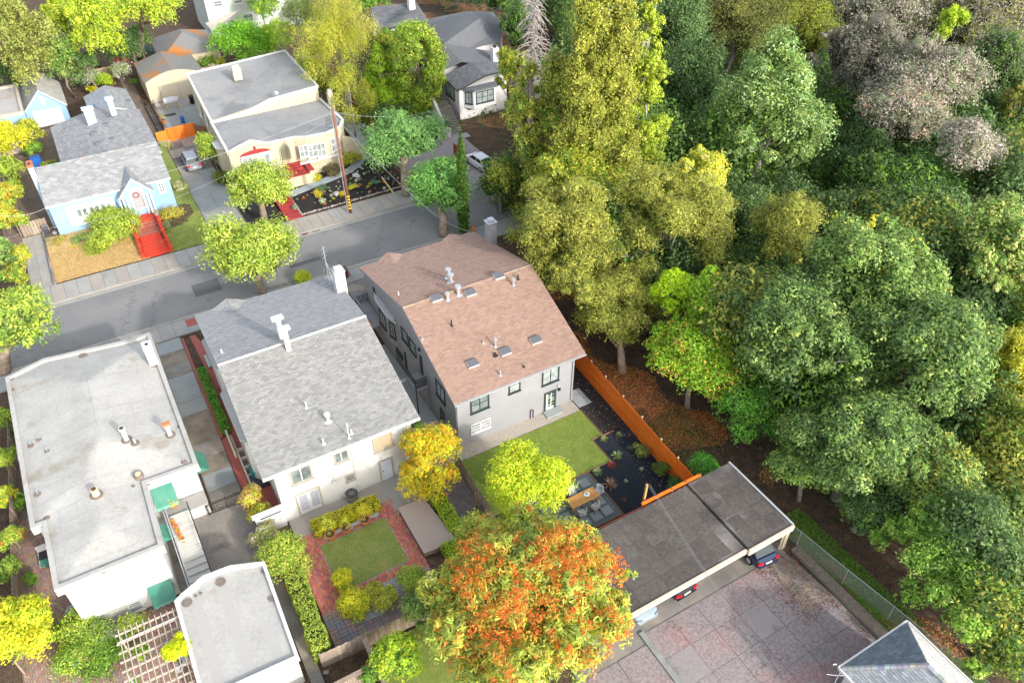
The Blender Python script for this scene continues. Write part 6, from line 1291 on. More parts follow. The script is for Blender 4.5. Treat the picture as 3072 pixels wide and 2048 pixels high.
# patio furniture
tbp = [t(2, 2, 740, 1345, .75), t(2, 2, 805, 1415, .75)]; tb0 = toab(tbp[0]); ta1, tb1_ = toab(tbp[1])[0], toab(tbp[1])[1]
dt = thing('patio_table', 'rectangular wooden dining table on the slate patio, partly under the lime tree', 'table', ab(21.9, 27.9, .075))
for i in range(7): M().box(20.7, 23.0, 27.42+i*.135, 27.545+i*.135, .78, .82).build('plank', teak, dt)
for a in (20.9, 22.8):
    for b in (27.55, 28.2): M().box(a-.04, a+.04, b-.04, b+.04, .075, .78).build('leg', teak, dt)
bw_ = thing('table_bowl', 'round white dish with a dark plant in the middle of the wooden table', 'bowl', ab(22.2, 27.95, .822)); M().tube([ab(22.2, 27.95, .822), ab(22.2, 27.95, .88)], [.13, .22], 18).build('dish', white, bw_); V, C = shell(np.array([list(ab(22.2, 27.95, .93))]), np.array([[.07, .07, .08]]), 12, 4, .4, [((.05, .07, .07), 1)], .06); quads('sprig', V, C, leafm, bw_)
def pchair(label, p, rot):
    T = thing('patio_chair', label, 'chair', (0, 0, 0), 'grey chairs around the patio table')
    M().lbox(-.27, .27, -.26, .26, .40, .46).build('seat', cloth, T)
    m = M(); n = 8
    for i in range(n+1):
        th = math.pi*(i/n); x, y = .33*math.cos(th), -.05+.30*math.sin(th)
        for (k, z) in ((1, .42), (1.08, .82)): m.v += [(x*k, y*k, z), (x*k*.9, y*k*.9, z)]
    for i in range(n): o = i*4; m.f += [(o, o+4, o+6, o+2), (o+1, o+3, o+7, o+5), (o+2, o+6, o+7, o+3)]
    m.build('backrest', mat('pale_chair_shell', (.58, .60, .63), rough=.5), T)
    for sx in (-.22, .22):
        for sy in (-.2, .2): M().tube([(sx, sy, .4), (sx*1.15, sy*1.15, 0)], .02).build('leg', darkm, T)
    T.location = p; T.rotation_euler = (0, 0, rot)
pchair('pale grey chair at the far side of the wooden table', ab(21.6, 28.9, .075), ROTB)
pchair('pale grey chair at the right end of the wooden table by the black bed', ab(23.35, 28.0, .075), ROTB-1.57)
pchair('right chair of the two on the near side of the wooden table', ab(22.3, 27.0, .075), ROTB+3.3); pchair('left chair of the two on the near side of the wooden table', ab(21.2, 27.0, .075), ROTB+3.0)
# round glass table by the white house
gt_ = t(0, 3, 690, 905, .72); rt = thing('round_glass_table', 'round blue glass garden table half hidden by the white wall', 'table', Vector((gt_.x, gt_.y, .04)))
M().cyl(gt_, .56, .02, 24).build('table_top', mat('blue_glass', (.22, .27, .36), rough=.1, spec=.8), rt); M().tube([gt_+Vector((math.cos(k*.2618)*.57, math.sin(k*.2618)*.57, .02)) for k in range(25)], .02, 5).build('rim', white, rt)
for k in range(3): M().obox(gt_+UZ*.025, (math.cos(k*1.047)*.55, math.sin(k*1.047)*.55, 0), (-math.sin(k*1.047)*.012, math.cos(k*1.047)*.012, 0), UZ*.006).build('spoke', white, rt)
M().cyl(Vector((gt_.x, gt_.y, .04)), .04, .68, 8).build('leg', white, rt); pw = pot('white pot with yellow flower on the round glass table', gt_+UZ*.03, .12, .18, [((.6, .55, .05), 1)], .08, 60, .1, .12, mt=white, rim=False)
lg = thing('lounge_chair', 'white framed lounge chair with green and dark cushions beside the flat roofed house', 'chair', t(0, 3, 425, 430, .04)); lc = t(0, 3, 420, 420, .04)
M().obox(lc+UZ*.35, UA*.3, UB*.35, UZ*.04).build('seat', darkm, lg); M().obox(lc+UZ*.6+UB*.38, UA*.3, UB*.04, UZ*.3).build('backrest', white, lg); M().obox(lc+UZ*.3-UB*.65, UA*.28, UB*.3, UZ*.04).build('footrest', awn, lg)
for sx in (-.3, .3): M().tube([lc+UA*sx-UB*.9+UZ*.3, lc+UA*sx+UB*.35+UZ*.4, lc+UA*sx+UB*.4+UZ*.9], .025).tube([lc+UA*sx-UB*.3, lc+UA*sx-UB*.3+UZ*.35], .02).tube([lc+UA*sx+UB*.3, lc+UA*sx+UB*.3+UZ*.35], .02).build('frame', white, lg)
# pergola
pg = thing('pergola', 'weathered timber lattice pergola between the white house and the white garage', 'pergola', ab(-6.1, 30, 0)); zp_ = 2.45
pw_ = mat('pergola_wood', (.56, .49, .40), (.46, .40, .33), sc1=3, rough=.9, grain=.12)
for i in range(10): a = -7.75+i*.335; M().box(a-.022, a+.022, 26.2, 32.3-i*.02, zp_+.08, zp_+.15).build('batten', pw_, pg)
for j in range(10): b = 26.4+j*.62; M().box(-8.0, -4.62, b-.045, b+.045, zp_, zp_+.078).build('rafter', pw_, pg)
M().tube([ab(-7.9, 31.35, zp_+.2), ab(-4.5, 31.35, zp_+.2)], .025).build('rail', white, pg)
for a in (-7.8, -4.8):
    for b in (26.6, 29.4, 32.0): M().box(a-.05, a+.05, b-.05, b+.05, .04, zp_).build('post', pw_, pg)
for i, (x, y) in enumerate(((1690, 1380), (1655, 1430))): M().box(*(lambda q: (q[0]-.22, q[0]+.22, q[1]-.22, q[1]+.22))(toab(t(0, 3, x, y, .1))), .04, .5).build('stool_%s' % ('seat' if i else 'body'), cloth, thing('stool', ['grey stool under the pergola by the garage wall', 'second grey stool nearer the pergola centre'][i], 'stool', t(0, 3, x, y, 0)))
# small coloured yard things at the top left
def gchair(label, p, mt, rot):
    T = thing('garden_chair', label, 'chair', (0, 0, 0)); M().lbox(-.3, .3, -.28, .28, .36, .41).build('seat', mt, T)
    for i in range(5): M().obox((-.24+i*.12, .33, .72), (.05, 0, 0), (0, .012, -.0), (0, .12, .36)).build('slat', mt, T)
    for sx in (-.33, .33):
        M().lbox(sx-.06, sx+.06, -.32, .3, .56, .60).build('armrest', mt, T)
        for sy in (-.26, .26): M().lbox(sx-.03, sx+.03, sy-.03, sy+.03, 0, .56).build('leg', mt, T)
    T.location = p; T.rotation_euler = (0, 0, rot)
gchair('bright red garden chair left of the pinkish one behind the grey plank fence', t(0, 0, 760, 680, 0), redpl, .4); gchair('pinkish red garden chair behind the grey plank fence', t(0, 0, 805, 650, 0), mat('pink_red', (.55, .04, .10), rough=.5), -.6)
gchair('bright red garden chair under the pine with branching trunk', t(0, 0, 1085, 605, 0), redpl, .2); gchair('shaded red garden chair right of the bright one under the pine', t(0, 0, 1155, 580, 0), redpl, 1.2)
gchair('blue garden chair beside the mossy garage roof', t(0, 0, 1310, 530, 0), bluep, 2.0); gchair('teal garden chair deep in the pine shade', t(0, 0, 1385, 485, 0), tealp, 1.5)
tt_ = thing('garden_table', 'round green garden table under the pine', 'table', t(0, 0, 1140, 545, .0)); p = t(0, 0, 1140, 545, .0); M().cyl(p+UZ*.7, .6, .04, 16).build('table_top', mat('green_paint', (.03, .22, .12), rough=.5), tt_); M().cyl(p, .05, .7, 8).build('leg', MATS['green_paint'], tt_)
hyd = thing('fire_hydrant', 'small red orange hydrant at the near kerb beside the cypress', 'hydrant', t(1, 1, 1995, 560, .12)); p = t(1, 1, 1995, 565, .12); M().tube([p, p+UZ*.6, p+UZ*.7, p+UZ*.78], [.14, .13, .17, .06], 12).build('barrel', orpl, hyd); M().tube([p+UZ*.45-UA*.22, p+UZ*.45+UA*.22], .06, 8).build('nozzle', orpl, hyd)
bt = thing('bench', 'white bench beside the blue grey path under the street tree', 'bench', t(1, 0, 1065, 1370, .44)); p = t(1, 0, 1065, 1370, .44); M().obox(p+UZ*.4, UA*.6, UB*.2, UZ*.03).build('seat', white, bt); M().obox(p+UZ*.65+UB*.2, UA*.6, UB*.03, UZ*.2).build('backrest', white, bt)
for sx in (-.5, .5): M().obox(p+UZ*.2+UA*sx, UA*.03, UB*.18, UZ*.2).build('leg', white, bt)
ub = thing('garden_umbrella', 'closed white garden umbrella lying by the cream wing wall', 'umbrella', t(1, 0, 780, 1350, 1.8)); M().tube([t(1, 0, 745, 1350, 2.4), t(1, 0, 800, 1355, 2.0)], [.02, .22], 10).tube([t(1, 0, 745, 1350, 2.4), Vector((*t(1, 0, 745, 1350, 2.4)[:2], .3))], .03).build('canopy', white, ub)
mb = thing('mail_flag', 'small red bin top beside the near driveway in the shade', 'bin', t(1, 1, 830, 955, .12)); M().box(*(lambda q: (q[0]-.25, q[0]+.25, q[1]-.3, q[1]+.3))(toab(t(1, 1, 830, 965, .12))), .12, .7).build('body', mat('faded_red', (.42, .12, .12), rough=.7), mb)
rdh = thing('red_watering_can', 'bright red plastic jug on the fence rail at the bottom edge', 'watering can', t(1, 3, 970, 1470, .8)); p = t(1, 3, 960, 1480, .8); M().blob(p, .3, .25, .28, 10, 6).tube([p, p+UA*.55+UZ*.25+UB*.2], .09).build('body', redpl, rdh)
for i, (x, y, s__) in enumerate(((975, 975, .28), (645, 1465, .2))): rk = thing('rock', ['dark rock in the white pebble bed', 'round rock at the corner of the fence'][i], 'rock', t(1, 3, x, y, .06)); M().blob(t(1, 3, x, y, .15), s__, s__*.8, s__*.6, 8, 5, .12).build('stone', concs, rk)
for i, (x, y) in enumerate(((515, 765), (510, 570))): rk = thing('rock', ['pale boulder at the corner of the dry lawn', 'pale boulder beside the weathered gate'][i], 'rock', t(0, 1, x, y, .1)); M().blob(t(0, 1, x, y, .25), .35, .28, .22, 8, 5, .12).build('stone', conc, rk)
flw = thing('flower_basket', 'hanging red and orange flower baskets along the side staircase rail', 'flowers', ab(-2.1, 36.5, 1)); fp = []
for i in range(9):
    q = toab(t(0, 3, 1590+i*22, 90+i*42, 2.9-i*.25)); fp.append([*ab(q[0], q[1], max(.5, 3.0-i*.27))])
fp = np.array(fp); V, C = shell(fp, np.full((len(fp), 3), .17), 90, 8, .5, [((.70, .10, .02), 3), ((.60, .25, .03), 2), ((.18, .25, .04), 2)], .1); quads('blooms', V, C, leafm, flw, kind='stuff'); 
for v in fp: M().tube([Vector(v)-UZ*.2, Vector(v)-UZ*.02], [.09, .14], 8).build('pot', terra, flw)
fy = pot('pot of yellow and orange flowers on the stair landing', t(0, 2, 1612, 1520, 2.6), .18, .25, [((.65, .45, .03), 2), ((.6, .2, .02), 1), ((.2, .3, .04), 1)], rp=.32, hp_=.5)

# ------------------------------------------------------------------ hedges, shrubs
def hedge(name, label, segs, cols, w, h, L=.12, dens=260, z0=.03, cat='hedge', grp=None, puff=.12):
    "segs: list of (a0,b0)-(a1,b1) centre line"
    p0 = ab(segs[0][0], segs[0][1], z0); T = thing(name, label, cat, p0, grp); allP = []; allN = []
    for (A, B) in zip(segs[:-1], segs[1:]):
        A, B = np.array(A, float), np.array(B, float); Ls = np.linalg.norm(B-A); e = (B-A)/Ls; nn = np.array([-e[1], e[0]]); n = int(dens*Ls*(w+2*h)/1.0)
        s = RS.uniform(-.0, 1, n)*Ls; q = RS.uniform(-h, w+h, n); x = np.where(q < 0, -w/2, np.where(q > w, w/2, q-w/2)); z = np.where(q < 0, h+q, np.where(q > w, h-(q-w), h)); nz = np.where((q >= 0) & (q <= w), 1., 0.); nx = np.where(q < 0, -1., np.where(q > w, 1., 0.))
        wob = puff*(np.sin(s*2.1)+np.sin(s*5.3+1))*.5; x = x*(1+wob); z = np.clip(z+wob*.5*nz, .05, None)
        P2 = A[None]+e[None]*s[:, None]+nn[None]*x[:, None]; N2 = nn[None]*nx[:, None]
        allP.append(np.stack([P2[:, 0]*CA-P2[:, 1]*SA, P2[:, 0]*SA+P2[:, 1]*CA, z+z0], 1)); allN.append(np.stack([N2[:, 0]*CA-N2[:, 1]*SA, N2[:, 0]*SA+N2[:, 1]*CA, nz], 1))
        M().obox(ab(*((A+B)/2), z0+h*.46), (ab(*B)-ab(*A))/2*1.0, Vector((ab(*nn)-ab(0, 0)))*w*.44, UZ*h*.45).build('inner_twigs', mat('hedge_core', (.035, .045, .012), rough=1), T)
        for (cc_, dd_) in ((A, -e), (B, e)):
            k = int(dens*w*h); P3 = cc_[None]+nn[None]*RS.uniform(-w/2, w/2, k)[:, None]+dd_[None]*.02; allP.append(np.stack([P3[:, 0]*CA-P3[:, 1]*SA, P3[:, 0]*SA+P3[:, 1]*CA, RS.uniform(.05, h, k)+z0], 1)); allN.append(np.tile(np.array([[dd_[0]*CA-dd_[1]*SA, dd_[0]*SA+dd_[1]*CA, 0.]]), (k, 1)))
    Pp, Nn = np.concatenate(allP), np.concatenate(allN); Pp = Pp+RS.normal(size=Pp.shape)*.03; n = len(Pp)
    C = pal(cols, n)*1.5*RS.uniform(.78, 1.2, (n, 1)); quads('foliage', leafquads(Pp, Nn, L, .6, 1.0), C, leafm, T); return T
golden = [((.50, .44, .02), 3), ((.40, .40, .02), 3), ((.30, .34, .03), 1)]
lime = [((.29, .37, .045), 3), ((.22, .31, .04), 3), ((.37, .42, .07), 2), ((.12, .19, .025), 1.5)]
limeB = [((.30, .42, .025), 3), ((.22, .34, .02), 3), ((.38, .46, .03), 2)]
yel = [((.52, .47, .02), 3), ((.44, .43, .02), 3), ((.30, .34, .02), 2), ((.60, .50, .04), 1)]
grn = [((.12, .22, .03), 3), ((.16, .28, .03), 2), ((.08, .15, .025), 2)]
dgrn = [((.065, .12, .035), 3), ((.09, .155, .045), 3), ((.045, .08, .025), 1.5)]
blug = [((.115, .19, .045), 3), ((.15, .24, .055), 3), ((.20, .295, .075), 2.5), ((.065, .115, .03), 2), ((.31, .38, .10), 1.3)]
bluD = [((.07, .125, .042), 3), ((.095, .16, .05), 3), ((.14, .22, .065), 2), ((.04, .07, .025), 1.5)]
olive = [((.27, .28, .045), 3), ((.21, .23, .04), 3), ((.34, .34, .07), 2), ((.13, .155, .03), 2)]
golv = [((.36, .36, .035), 3), ((.29, .32, .035), 3), ((.44, .42, .06), 2), ((.18, .22, .03), 2)]
mauve = [((.26, .225, .18), 3), ((.20, .18, .14), 3), ((.35, .30, .245), 2), ((.14, .20, .08), 3), ((.42, .36, .30), 1.2)]
dmauv = [((.16, .145, .115), 3), ((.13, .14, .09), 3), ((.21, .19, .15), 2), ((.10, .125, .06), 2)]
hedge('hedge', 'clipped golden hedge along the patio next to the white house', [(4.6, 35.0), (9.3, 35.0)], golden, 1.0, .85, .09, 420)
hedge('hedge', 'clipped lime hedge between the hot tub and the plank fence', [(13.1, 35.2), (13.0, 30.0)], limeB, .95, .95, .09, 420)
hedge('hedge', 'short clipped lime hedge below the hot tub by the big orange tree', [(11.5, 28.8), (14.2, 28.9)], limeB, 1.1, .8, .09, 420)
hedge('hedge', 'small clipped green hedge at the plank fence corner', [(14.0, 30.0), (14.9, 30.6)], grn, .7, .8, .09, 380)
hedge('hedge', 'long yellow green hedge beside the white garage', [(2.1, 34.6), (2.3, 30.6), (2.1, 26.0)], lime+[((.55, .30, .04), .35)], 1.0, 1.7, .13, 240, puff=.25)
hedge('hedge', 'dark glossy green hedge along the driveway and red path', [(1.9, 55.0), (1.88, 47.3)], [((.07, .20, .02), 3), ((.11, .27, .03), 2), ((.16, .33, .03), 1)], .62, .8, .14, 260)
hedge('hedge', 'yellow topped clipped hedge beside the blue house wing', [(-5.1, 99.5), (-4.2, 93.0)], golden+grn, 1.6, 1.3, .16, 120)
def shrub(label, q, rD, cols, zc=.5, n=1500, L=.14, name='shrub', cat='shrub', K=5, frac=.6, rzf=.8, tr=.04, **k):
    return tree(name, label, q, rD*1.08, zc, cols, n*1.5, L, K, frac, 'round', tr=tr, rzf=rzf, cat=cat, limbs=3, core_=zc < 2, **k)
D = lambda c, r, x, y: ((768*c+x/3.0625)/1.306122, (512*r+y/3.0625)/1.306122)
shrub('round golden shrub at the corner of the small brick edged lawn', D(1, 3, 800, 635), 22, yel+[((.6, .3, .04), .4)], .55, 1800, .12)
shrub('bright golden mounded shrub left of three in the pebble bed', D(1, 3, 930, 835), 31, yel, .6, 2600, .13, hang=.2)
shrub('yellow green mounded shrub in the middle of three in the pebble bed', D(1, 3, 1175, 765), 37, golv, .6, 3000, .13, hang=.2)
shrub('green upright shrub right of three in the pebble bed', D(1, 3, 1455, 650), 31, lime, .7, 2600, .13, rzf=1)
shrub('wide yellow green leafy shrub in front of the white window panel of the blue house', D(0, 1, 970, 540), 60, lime, 1.3, 7000, .2, K=9, frac=.5)
shrub('pale green flowering shrub beside the gravel left of the white house gate', D(1, 3, 60, 200), 30, [((.30, .28, .10), 2), ((.22, .26, .08), 2), ((.5, .45, .35), .7)], 1.0, 2500, .14)
shrub('yellow and pink tinged bush behind the brick patio hedge', D(1, 3, 290, 390), 52, lime+[((.55, .35, .12), .8)], 1.1, 5500, .14, K=8)
shrub('tall yellow pink flowering bush by the iron gate', D(0, 2, 2300, 1440), 22, [((.50, .42, .04), 2), ((.55, .30, .15), 1.5), ((.2, .26, .04), 1)], 1.2, 2500, .13, rzf=1.6)
shrub('bush at the red path corner with yellow leaves', D(1, 3, 40, 30), 24, [((.40, .36, .04), 2), ((.2, .26, .04), 1)], 1.0, 1800, .13)
shrub('yellow grass tuft by the red entry steps', D(0, 1, 1560, 410), 22, [((.45, .33, .05), 2), ((.35, .33, .06), 2), ((.2, .25, .05), 1)], .6, 1500, .16)
shrub('grey green bush at the foot of the blue house wall', D(0, 1, 1540, 520), 15, [((.20, .26, .12), 1), ((.28, .30, .12), 1)], .4, 900, .12)
shrub('low green groundcover mound along the blue house wall', D(0, 1, 740, 660), 26, [((.18, .27, .08), 2), ((.25, .33, .10), 1)], .35, 1600, .12, rzf=.35)
shrub('low lime mound in front of the wide leafy shrub', D(0, 1, 900, 720), 26, lime, .3, 1600, .12, rzf=.3)
shrub('orange and green small plants at the dry lawn corner', D(0, 1, 545, 680), 20, [((.50, .25, .05), 1), ((.25, .3, .05), 2)], .35, 1000, .12, rzf=.4)
shrub('golden groundcover by the lawn edge', D(0, 1, 700, 715), 15, [((.5, .42, .08), 1)], .25, 700, .12, rzf=.3)
shrub('golden round bush in the bed right of the cream steps', D(1, 1, 550, 70), 12, golden, .6, 800, .12)
shrub('yellow green bush beneath the wing wall of the cream house', D(1, 0, 880, 1470), 22, golv, .9, 1800, .15)
shrub('brown green ground shrub under the curved bay window', D(1, 1, 690, 20), 22, [((.13, .10, .05), 2), ((.10, .12, .04), 1)], .5, 1500, .14, rzf=.5)
shrub('slender lime tree at the cream house corner', D(0, 0, 1955, 1370), 26, lime, 2.8, 2600, .22, name='small_tree', cat='small tree', tr=.06, rzf=1.3)
shrub('dark leafy shrub below the slender lime tree', D(0, 1, 2040, 60), 16, [((.15, .18, .03), 1), ((.1, .14, .03), 1)], .8, 1200, .14)
shrub('white flowering shrub beside the orange gate panel', D(0, 0, 1510, 1330), 14, [((.35, .38, .12), 2), ((.6, .58, .5), 1), ((.45, .35, .1), 1)], .5, 900, .13)
shrub('straw coloured grasses by the green lawn', D(0, 1, 1640, 170), 17, [((.50, .45, .25), 1), ((.25, .3, .1), 1)], .6, 900, .16)
shrub('white rose bush on the back fence', D(0, 0, 790, 750), 34, [((.16, .25, .06), 3), ((.65, .63, .55), 1.2)], 1.4, 2200, .17, K=7)
shrub('second white rose bush on the back fence near the mossy garage', D(0, 0, 1120, 680), 22, [((.22, .27, .08), 3), ((.65, .63, .55), 1.3)], 1.6, 1800, .17)
shrub('lime shrub on the back fence between the rose bushes', D(0, 0, 970, 750), 18, limeB, 1.2, 1300, .16)
shrub('yellow shrub near the corner of the blue wing roof', D(0, 0, 840, 830), 11, golden, .8, 800, .15)
shrub('small green shrub between the brown fence and blue wing', D(0, 0, 1240, 760), 10, grn, .6, 600, .14)
shrub('dark shrubs beneath the mauve bush at the garage side', D(0, 0, 1900, 580), 18, grn, 1.0, 1200, .18)
shrub('green shrub beside the cream garage wall with yellow flowers', D(0, 0, 1995, 560), 12, golv, .9, 900, .15)
shrub('green plant on the grey gap path at the front corner of the grey house', (850, 655), 8, grn, .8, 600, .13, rzf=1.5)
shrub('dark ivy plants beside the near corner of the white house', D(1, 2, 1480, 760), 12, dgrn+grn, .5, 900, .13)
shrub('clipped yellow green dome shrub on the near sidewalk', D(1, 1, 450, 1005), 19, [((.36, .40, .02), 1), ((.30, .36, .02), 1)], .5, 2200, .12, rzf=.6)
shrub('leafy lime creeper climbing over the pergola and garage edge', D(0, 3, 1600, 1270), 24, [((.48, .55, .01), 3), ((.38, .48, .01), 2)], 2.7, 1500, .17, rzf=.3)
shrub('creeper shoots above the pergola by the garage wall', D(0, 3, 1660, 1150), 12, [((.48, .55, .01), 3), ((.38, .48, .01), 2)], 2.8, 600, .17, rzf=.4)
for i, (x, y, r, cl_, lb) in enumerate(((700, 1150, 44, lime, 'lime bush with pale roses in the round bed, left half'), (900, 1180, 46, lime+grn, 'lime bush in the middle of the round bed'), (980, 1150, 34, [((.22, .28, .14), 2), ((.30, .35, .2), 1)], 'grey green spiky foliage in the round bed'), (760, 1330, 46, grn+lime, 'low green plants at the rim of the round bed'), (960, 1340, 36, grn, 'dark green plants at the right rim of the round bed'), (1180, 1060, 28, lime+[((.5, .4, .35), .6)], 'climbing roses at the corner of the pergola'), (520, 1110, 18, grn, 'strappy plant at the left end of the round bed'), (1310, 1290, 16, grn+lime, 'small plants under the pergola'))):
    shrub(lb, D(0, 3, x, y), r, cl_, .6, 3200 if r > 30 else 1500, .14, K=8, rzf=.5)
fl = thing('rose_blooms', 'pale yellow and pink rose blooms scattered over the round bed', 'flowers', t(0, 3, 750, 1250, .5)); V = []; C = []
for (x, y, c__) in ((620, 1112, (.75, .70, .50)), (615, 1160, (.7, .65, .4)), (655, 1290, (.8, .75, .55)), (690, 1345, (.8, .75, .6)), (757, 1345, (.8, .78, .65)), (655, 1355, (.7, .65, .5)), (800, 1345, (.75, .72, .6)), (800, 1095, (.6, .25, .2)), (860, 1265, (.65, .35, .3)), (740, 1035, (.5, .05, .12)), (640, 1045, (.8, .03, .02)), (665, 1040, (.8, .03, .02)), (850, 1370, (.7, .25, .05)), (700, 1390, (.08, .15, .4)), (1650, 1035, (.6, .02, .12))):
    p = t(0, 3, x, y, 1.0 if y > 1050 else .6); k = 26; V.append(leafquads(np.array(p)+RS.normal(size=(k, 3))*.08, RS.normal(size=(k, 3)), .12, .8)); C.append(np.tile(np.array([c__]), (k, 1))*RS.uniform(.7, 1.1, (k, 1)))
quads('petals', np.concatenate(V), np.concatenate(C), leafm, fl)
# rosettes in the black beds
def rosette(label, p, r, col, n=26, up_=.5, grp=None, name='rosette_plant', w=.16):
    T = thing(name, label, 'plant', p, grp); V = []; C = []; p = np.array(p)
    for k in range(n):
        th = RS.uniform(0, 6.283); e = RS.uniform(.15, up_*1.6); dr = np.array([math.cos(th)*math.cos(e), math.sin(th)*math.cos(e), math.sin(e)]); sd_ = np.array([-math.sin(th), math.cos(th), 0])*r*w; t1 = p+dr*r*RS.uniform(.8, 1.1); md = p+dr*r*.5+np.array([0, 0, .03])
        V.append([p-sd_*.2, md-sd_*.5, t1, md+sd_*.5]); C.append(np.array(col)*1.4*RS.uniform(.75, 1.25))
    quads('leaves', np.array(V), np.array(C), leafm, T); return T
for (c, r, x, y, rr, col, lb) in ((2, 2, 845, 905, .42, (.28, .33, .12), 'pale green grass tuft at the inner corner of the lawn edging'), (2, 2, 985, 865, .38, (.24, .28, .12), 'small olive tuft at the top of the weed fabric bed'), (2, 2, 960, 1055, .52, (.26, .34, .14), 'pale green tuft right of the lawn corner'), (2, 2, 785, 1205, .50, (.30, .36, .16), 'pale green tuft at the patio corner'), (2, 2, 915, 1145, .46, (.30, .07, .06), 'dark red spiky rosette below the lawn corner'),
    (2, 2, 900, 1320, .68, (.36, .22, .16), 'large brown spiky rosette beside the patio'), (2, 2, 1190, 1175, .24, (.30, .38, .26), 'small grey green plant in the middle of the fabric bed'), (2, 2, 1045, 1285, .22, (.28, .38, .26), 'small grey green plant above the timber pole'), (2, 2, 1085, 995, .40, (.13, .19, .13), 'dim dark green tuft beside the bushy shrub'), (2, 2, 1025, 1460, .3, (.16, .08, .07), 'small dark rosette near the carport fence')):
    rosette(lb, t(c, r, x, y, .05), rr, col, 60 if rr > .3 else 34, .7, w=.09 if rr > .3 else .3)
shrub('bushy olive shrub in front of the orange fence, topmost of three', D(2, 2, 1190, 975), 17, [((.15, .18, .04), 3), ((.10, .13, .03), 2)], .5, 1600, .1, rzf=1)
shrub('bushy dark green shrub in front of the orange fence, middle of three', D(2, 2, 1360, 1165), 18, [((.12, .18, .03), 3), ((.08, .12, .03), 2)], .5, 1600, .1, rzf=1)
shrub('bushy dark green shrub at the corner of the orange fences', D(2, 2, 1500, 1300), 18, [((.05, .13, .03), 3), ((.07, .16, .04), 2)], .45, 1400, .1, rzf=.8)
shrub('green creeper at the back corner of the carport roof', D(2, 2, 1800, 1170), 32, [((.08, .24, .03), 3), ((.12, .30, .04), 2)], 1.2, 2600, .15, K=8, rzf=.5)
rng2 = random.Random(21); succ = [((.42, .42, .05), 'yellow'), ((.45, .17, .04), 'orange'), ((.34, .40, .20), 'pale green'), ((.46, .36, .30), 'pinkish'), ((.50, .52, .50), 'silvery'), ((.20, .30, .12), 'green')]
def bed_ok(a, b): 
    return 17.6 < a < 29.6 and 75.7 < b < 79.3+(a-17)*.28 and not (b > 79.0+(a-17)*.08 and b < 80.3+(a-17)*.2 and a < 24)
cnt = 0; protos = {}
for i in range(300):
    a, b = rng2.uniform(17.6, 29.6), rng2.uniform(75.7, 82.5)
    if not bed_ok(a, b) or cnt > 95: continue
    col, nm = succ[rng2.choice([0, 0, 1, 2, 2, 3, 3, 4, 5])]; rr = rng2.uniform(.12, .32)
    if nm not in protos: protos[nm] = rosette('small %s succulent rosette in the black mulch bed of the cream house' % nm, ab(a, b, .22), .25, col, 30, 1.0, grp='%s succulents in the mulch bed' % nm, name='succulent', w=.45); o = protos[nm]
    else: o = copy_tree(protos[nm], loc=ab(a, b, .20+(b-75.3)*.05), rot=rng2.uniform(0, 6))
    o.scale = [rr/.25]*3; cnt += 1
for i, (x, y, r, col, lb) in enumerate(((570, 225, 12, [((.55, .36, .03), 1), ((.5, .45, .05), 1)], 'orange yellow flowering clump nearest the cream steps'), (895, 160, 10, golden, 'yellow clump right of the utility pole'), (800, 225, 9, [((.65, .36, .02), 1)], 'orange clump just left of the utility pole'), (925, 62, 8, [((.6, .62, .6), 1)], 'silvery white clump in the middle of the bed'), (745, 222, 8, [((.5, .52, .45), 1)], 'pale grey clump left of the utility pole'), (605, 165, 10, [((.10, .18, .07), 1)], 'dark green grassy clump by the path'), (300, 270, 9, [((.30, .06, .04), 1)], 'dark red grassy clump by the red walk'), (345, 340, 9, [((.20, .28, .20), 1)], 'blue green rosette clump near the red walk'), (610, 275, 9, [((.38, .42, .25), 1)], 'pale green clump near the sidewalk edge'), (1095, 105, 8, [((.12, .28, .16), 1)], 'blue green clump below the silvery one'))):
    shrub(lb, D(1, 1, x, y), r, col, .45, 500, .11, K=3, rzf=.5, name='clump', cat='plant', tr=0)
for i, (x, y) in enumerate(((985, 1225), (1000, 1265), (930, 1165))): pot(['terracotta pot with a small shrub behind the birch bed', 'second terracotta pot in the birch bed nearest the path', 'terracotta pot with palm like plant nearest the birch trunk'][i], t(1, 0, x, y, .1), .22, .3, grn, rp=.3, hp_=.4)
pot('terracotta pot with yellow plant on the white pier of the stairway', t(1, 0, 1710, 1195, 1.2), .18, .3, [((.4, .42, .03), 1)], rp=.2, hp_=.6)

# ------------------------------------------------------------------ trees
T_ = tree
# street trees (pollarded planes)
T_('street_tree', 'round pollarded street tree with thick trunk on the near sidewalk by the white house', (580, 572), 94, 4.6, lime+[((.36, .44, .12), 1)], 15000, .28, K=24, frac=.38, core_=True, base=t(1, 1, 65, 1150, .1), tr=.33, bk=barkp, limbs=9, ryD=66)
T_('street_tree', 'pollarded street tree with forked trunk in front of the cream house picture window', (588, 440), 70, 4.8, lime+[((.30, .36, .14), 1)], 11000, .26, K=20, frac=.38, core_=True, base=px(795, 668, .1), tr=.33, bk=barkp, limbs=9, ryD=52)
T_('street_tree', 'dark green round street tree above the blue grey path', (928, 322), 82, 5.0, [((.13, .26, .07), 3), ((.17, .31, .09), 3), ((.23, .38, .12), 1), ((.08, .16, .05), 1)], 15000, .27, K=24, frac=.38, core_=True, base=px(1218, 588, .1), tr=.38, bk=barkp, limbs=9, ryD=66)
T_('street_tree', 'dark green round street tree right beside the tall cypress', (1012, 424), 70, 4.4, [((.11, .26, .05), 3), ((.15, .31, .07), 3), ((.22, .38, .10), 1), ((.07, .15, .04), 1)], 12000, .26, K=22, frac=.38, core_=True, base=px(1330, 705, .1), tr=.4, bk=barkp, limbs=9, ryD=56)
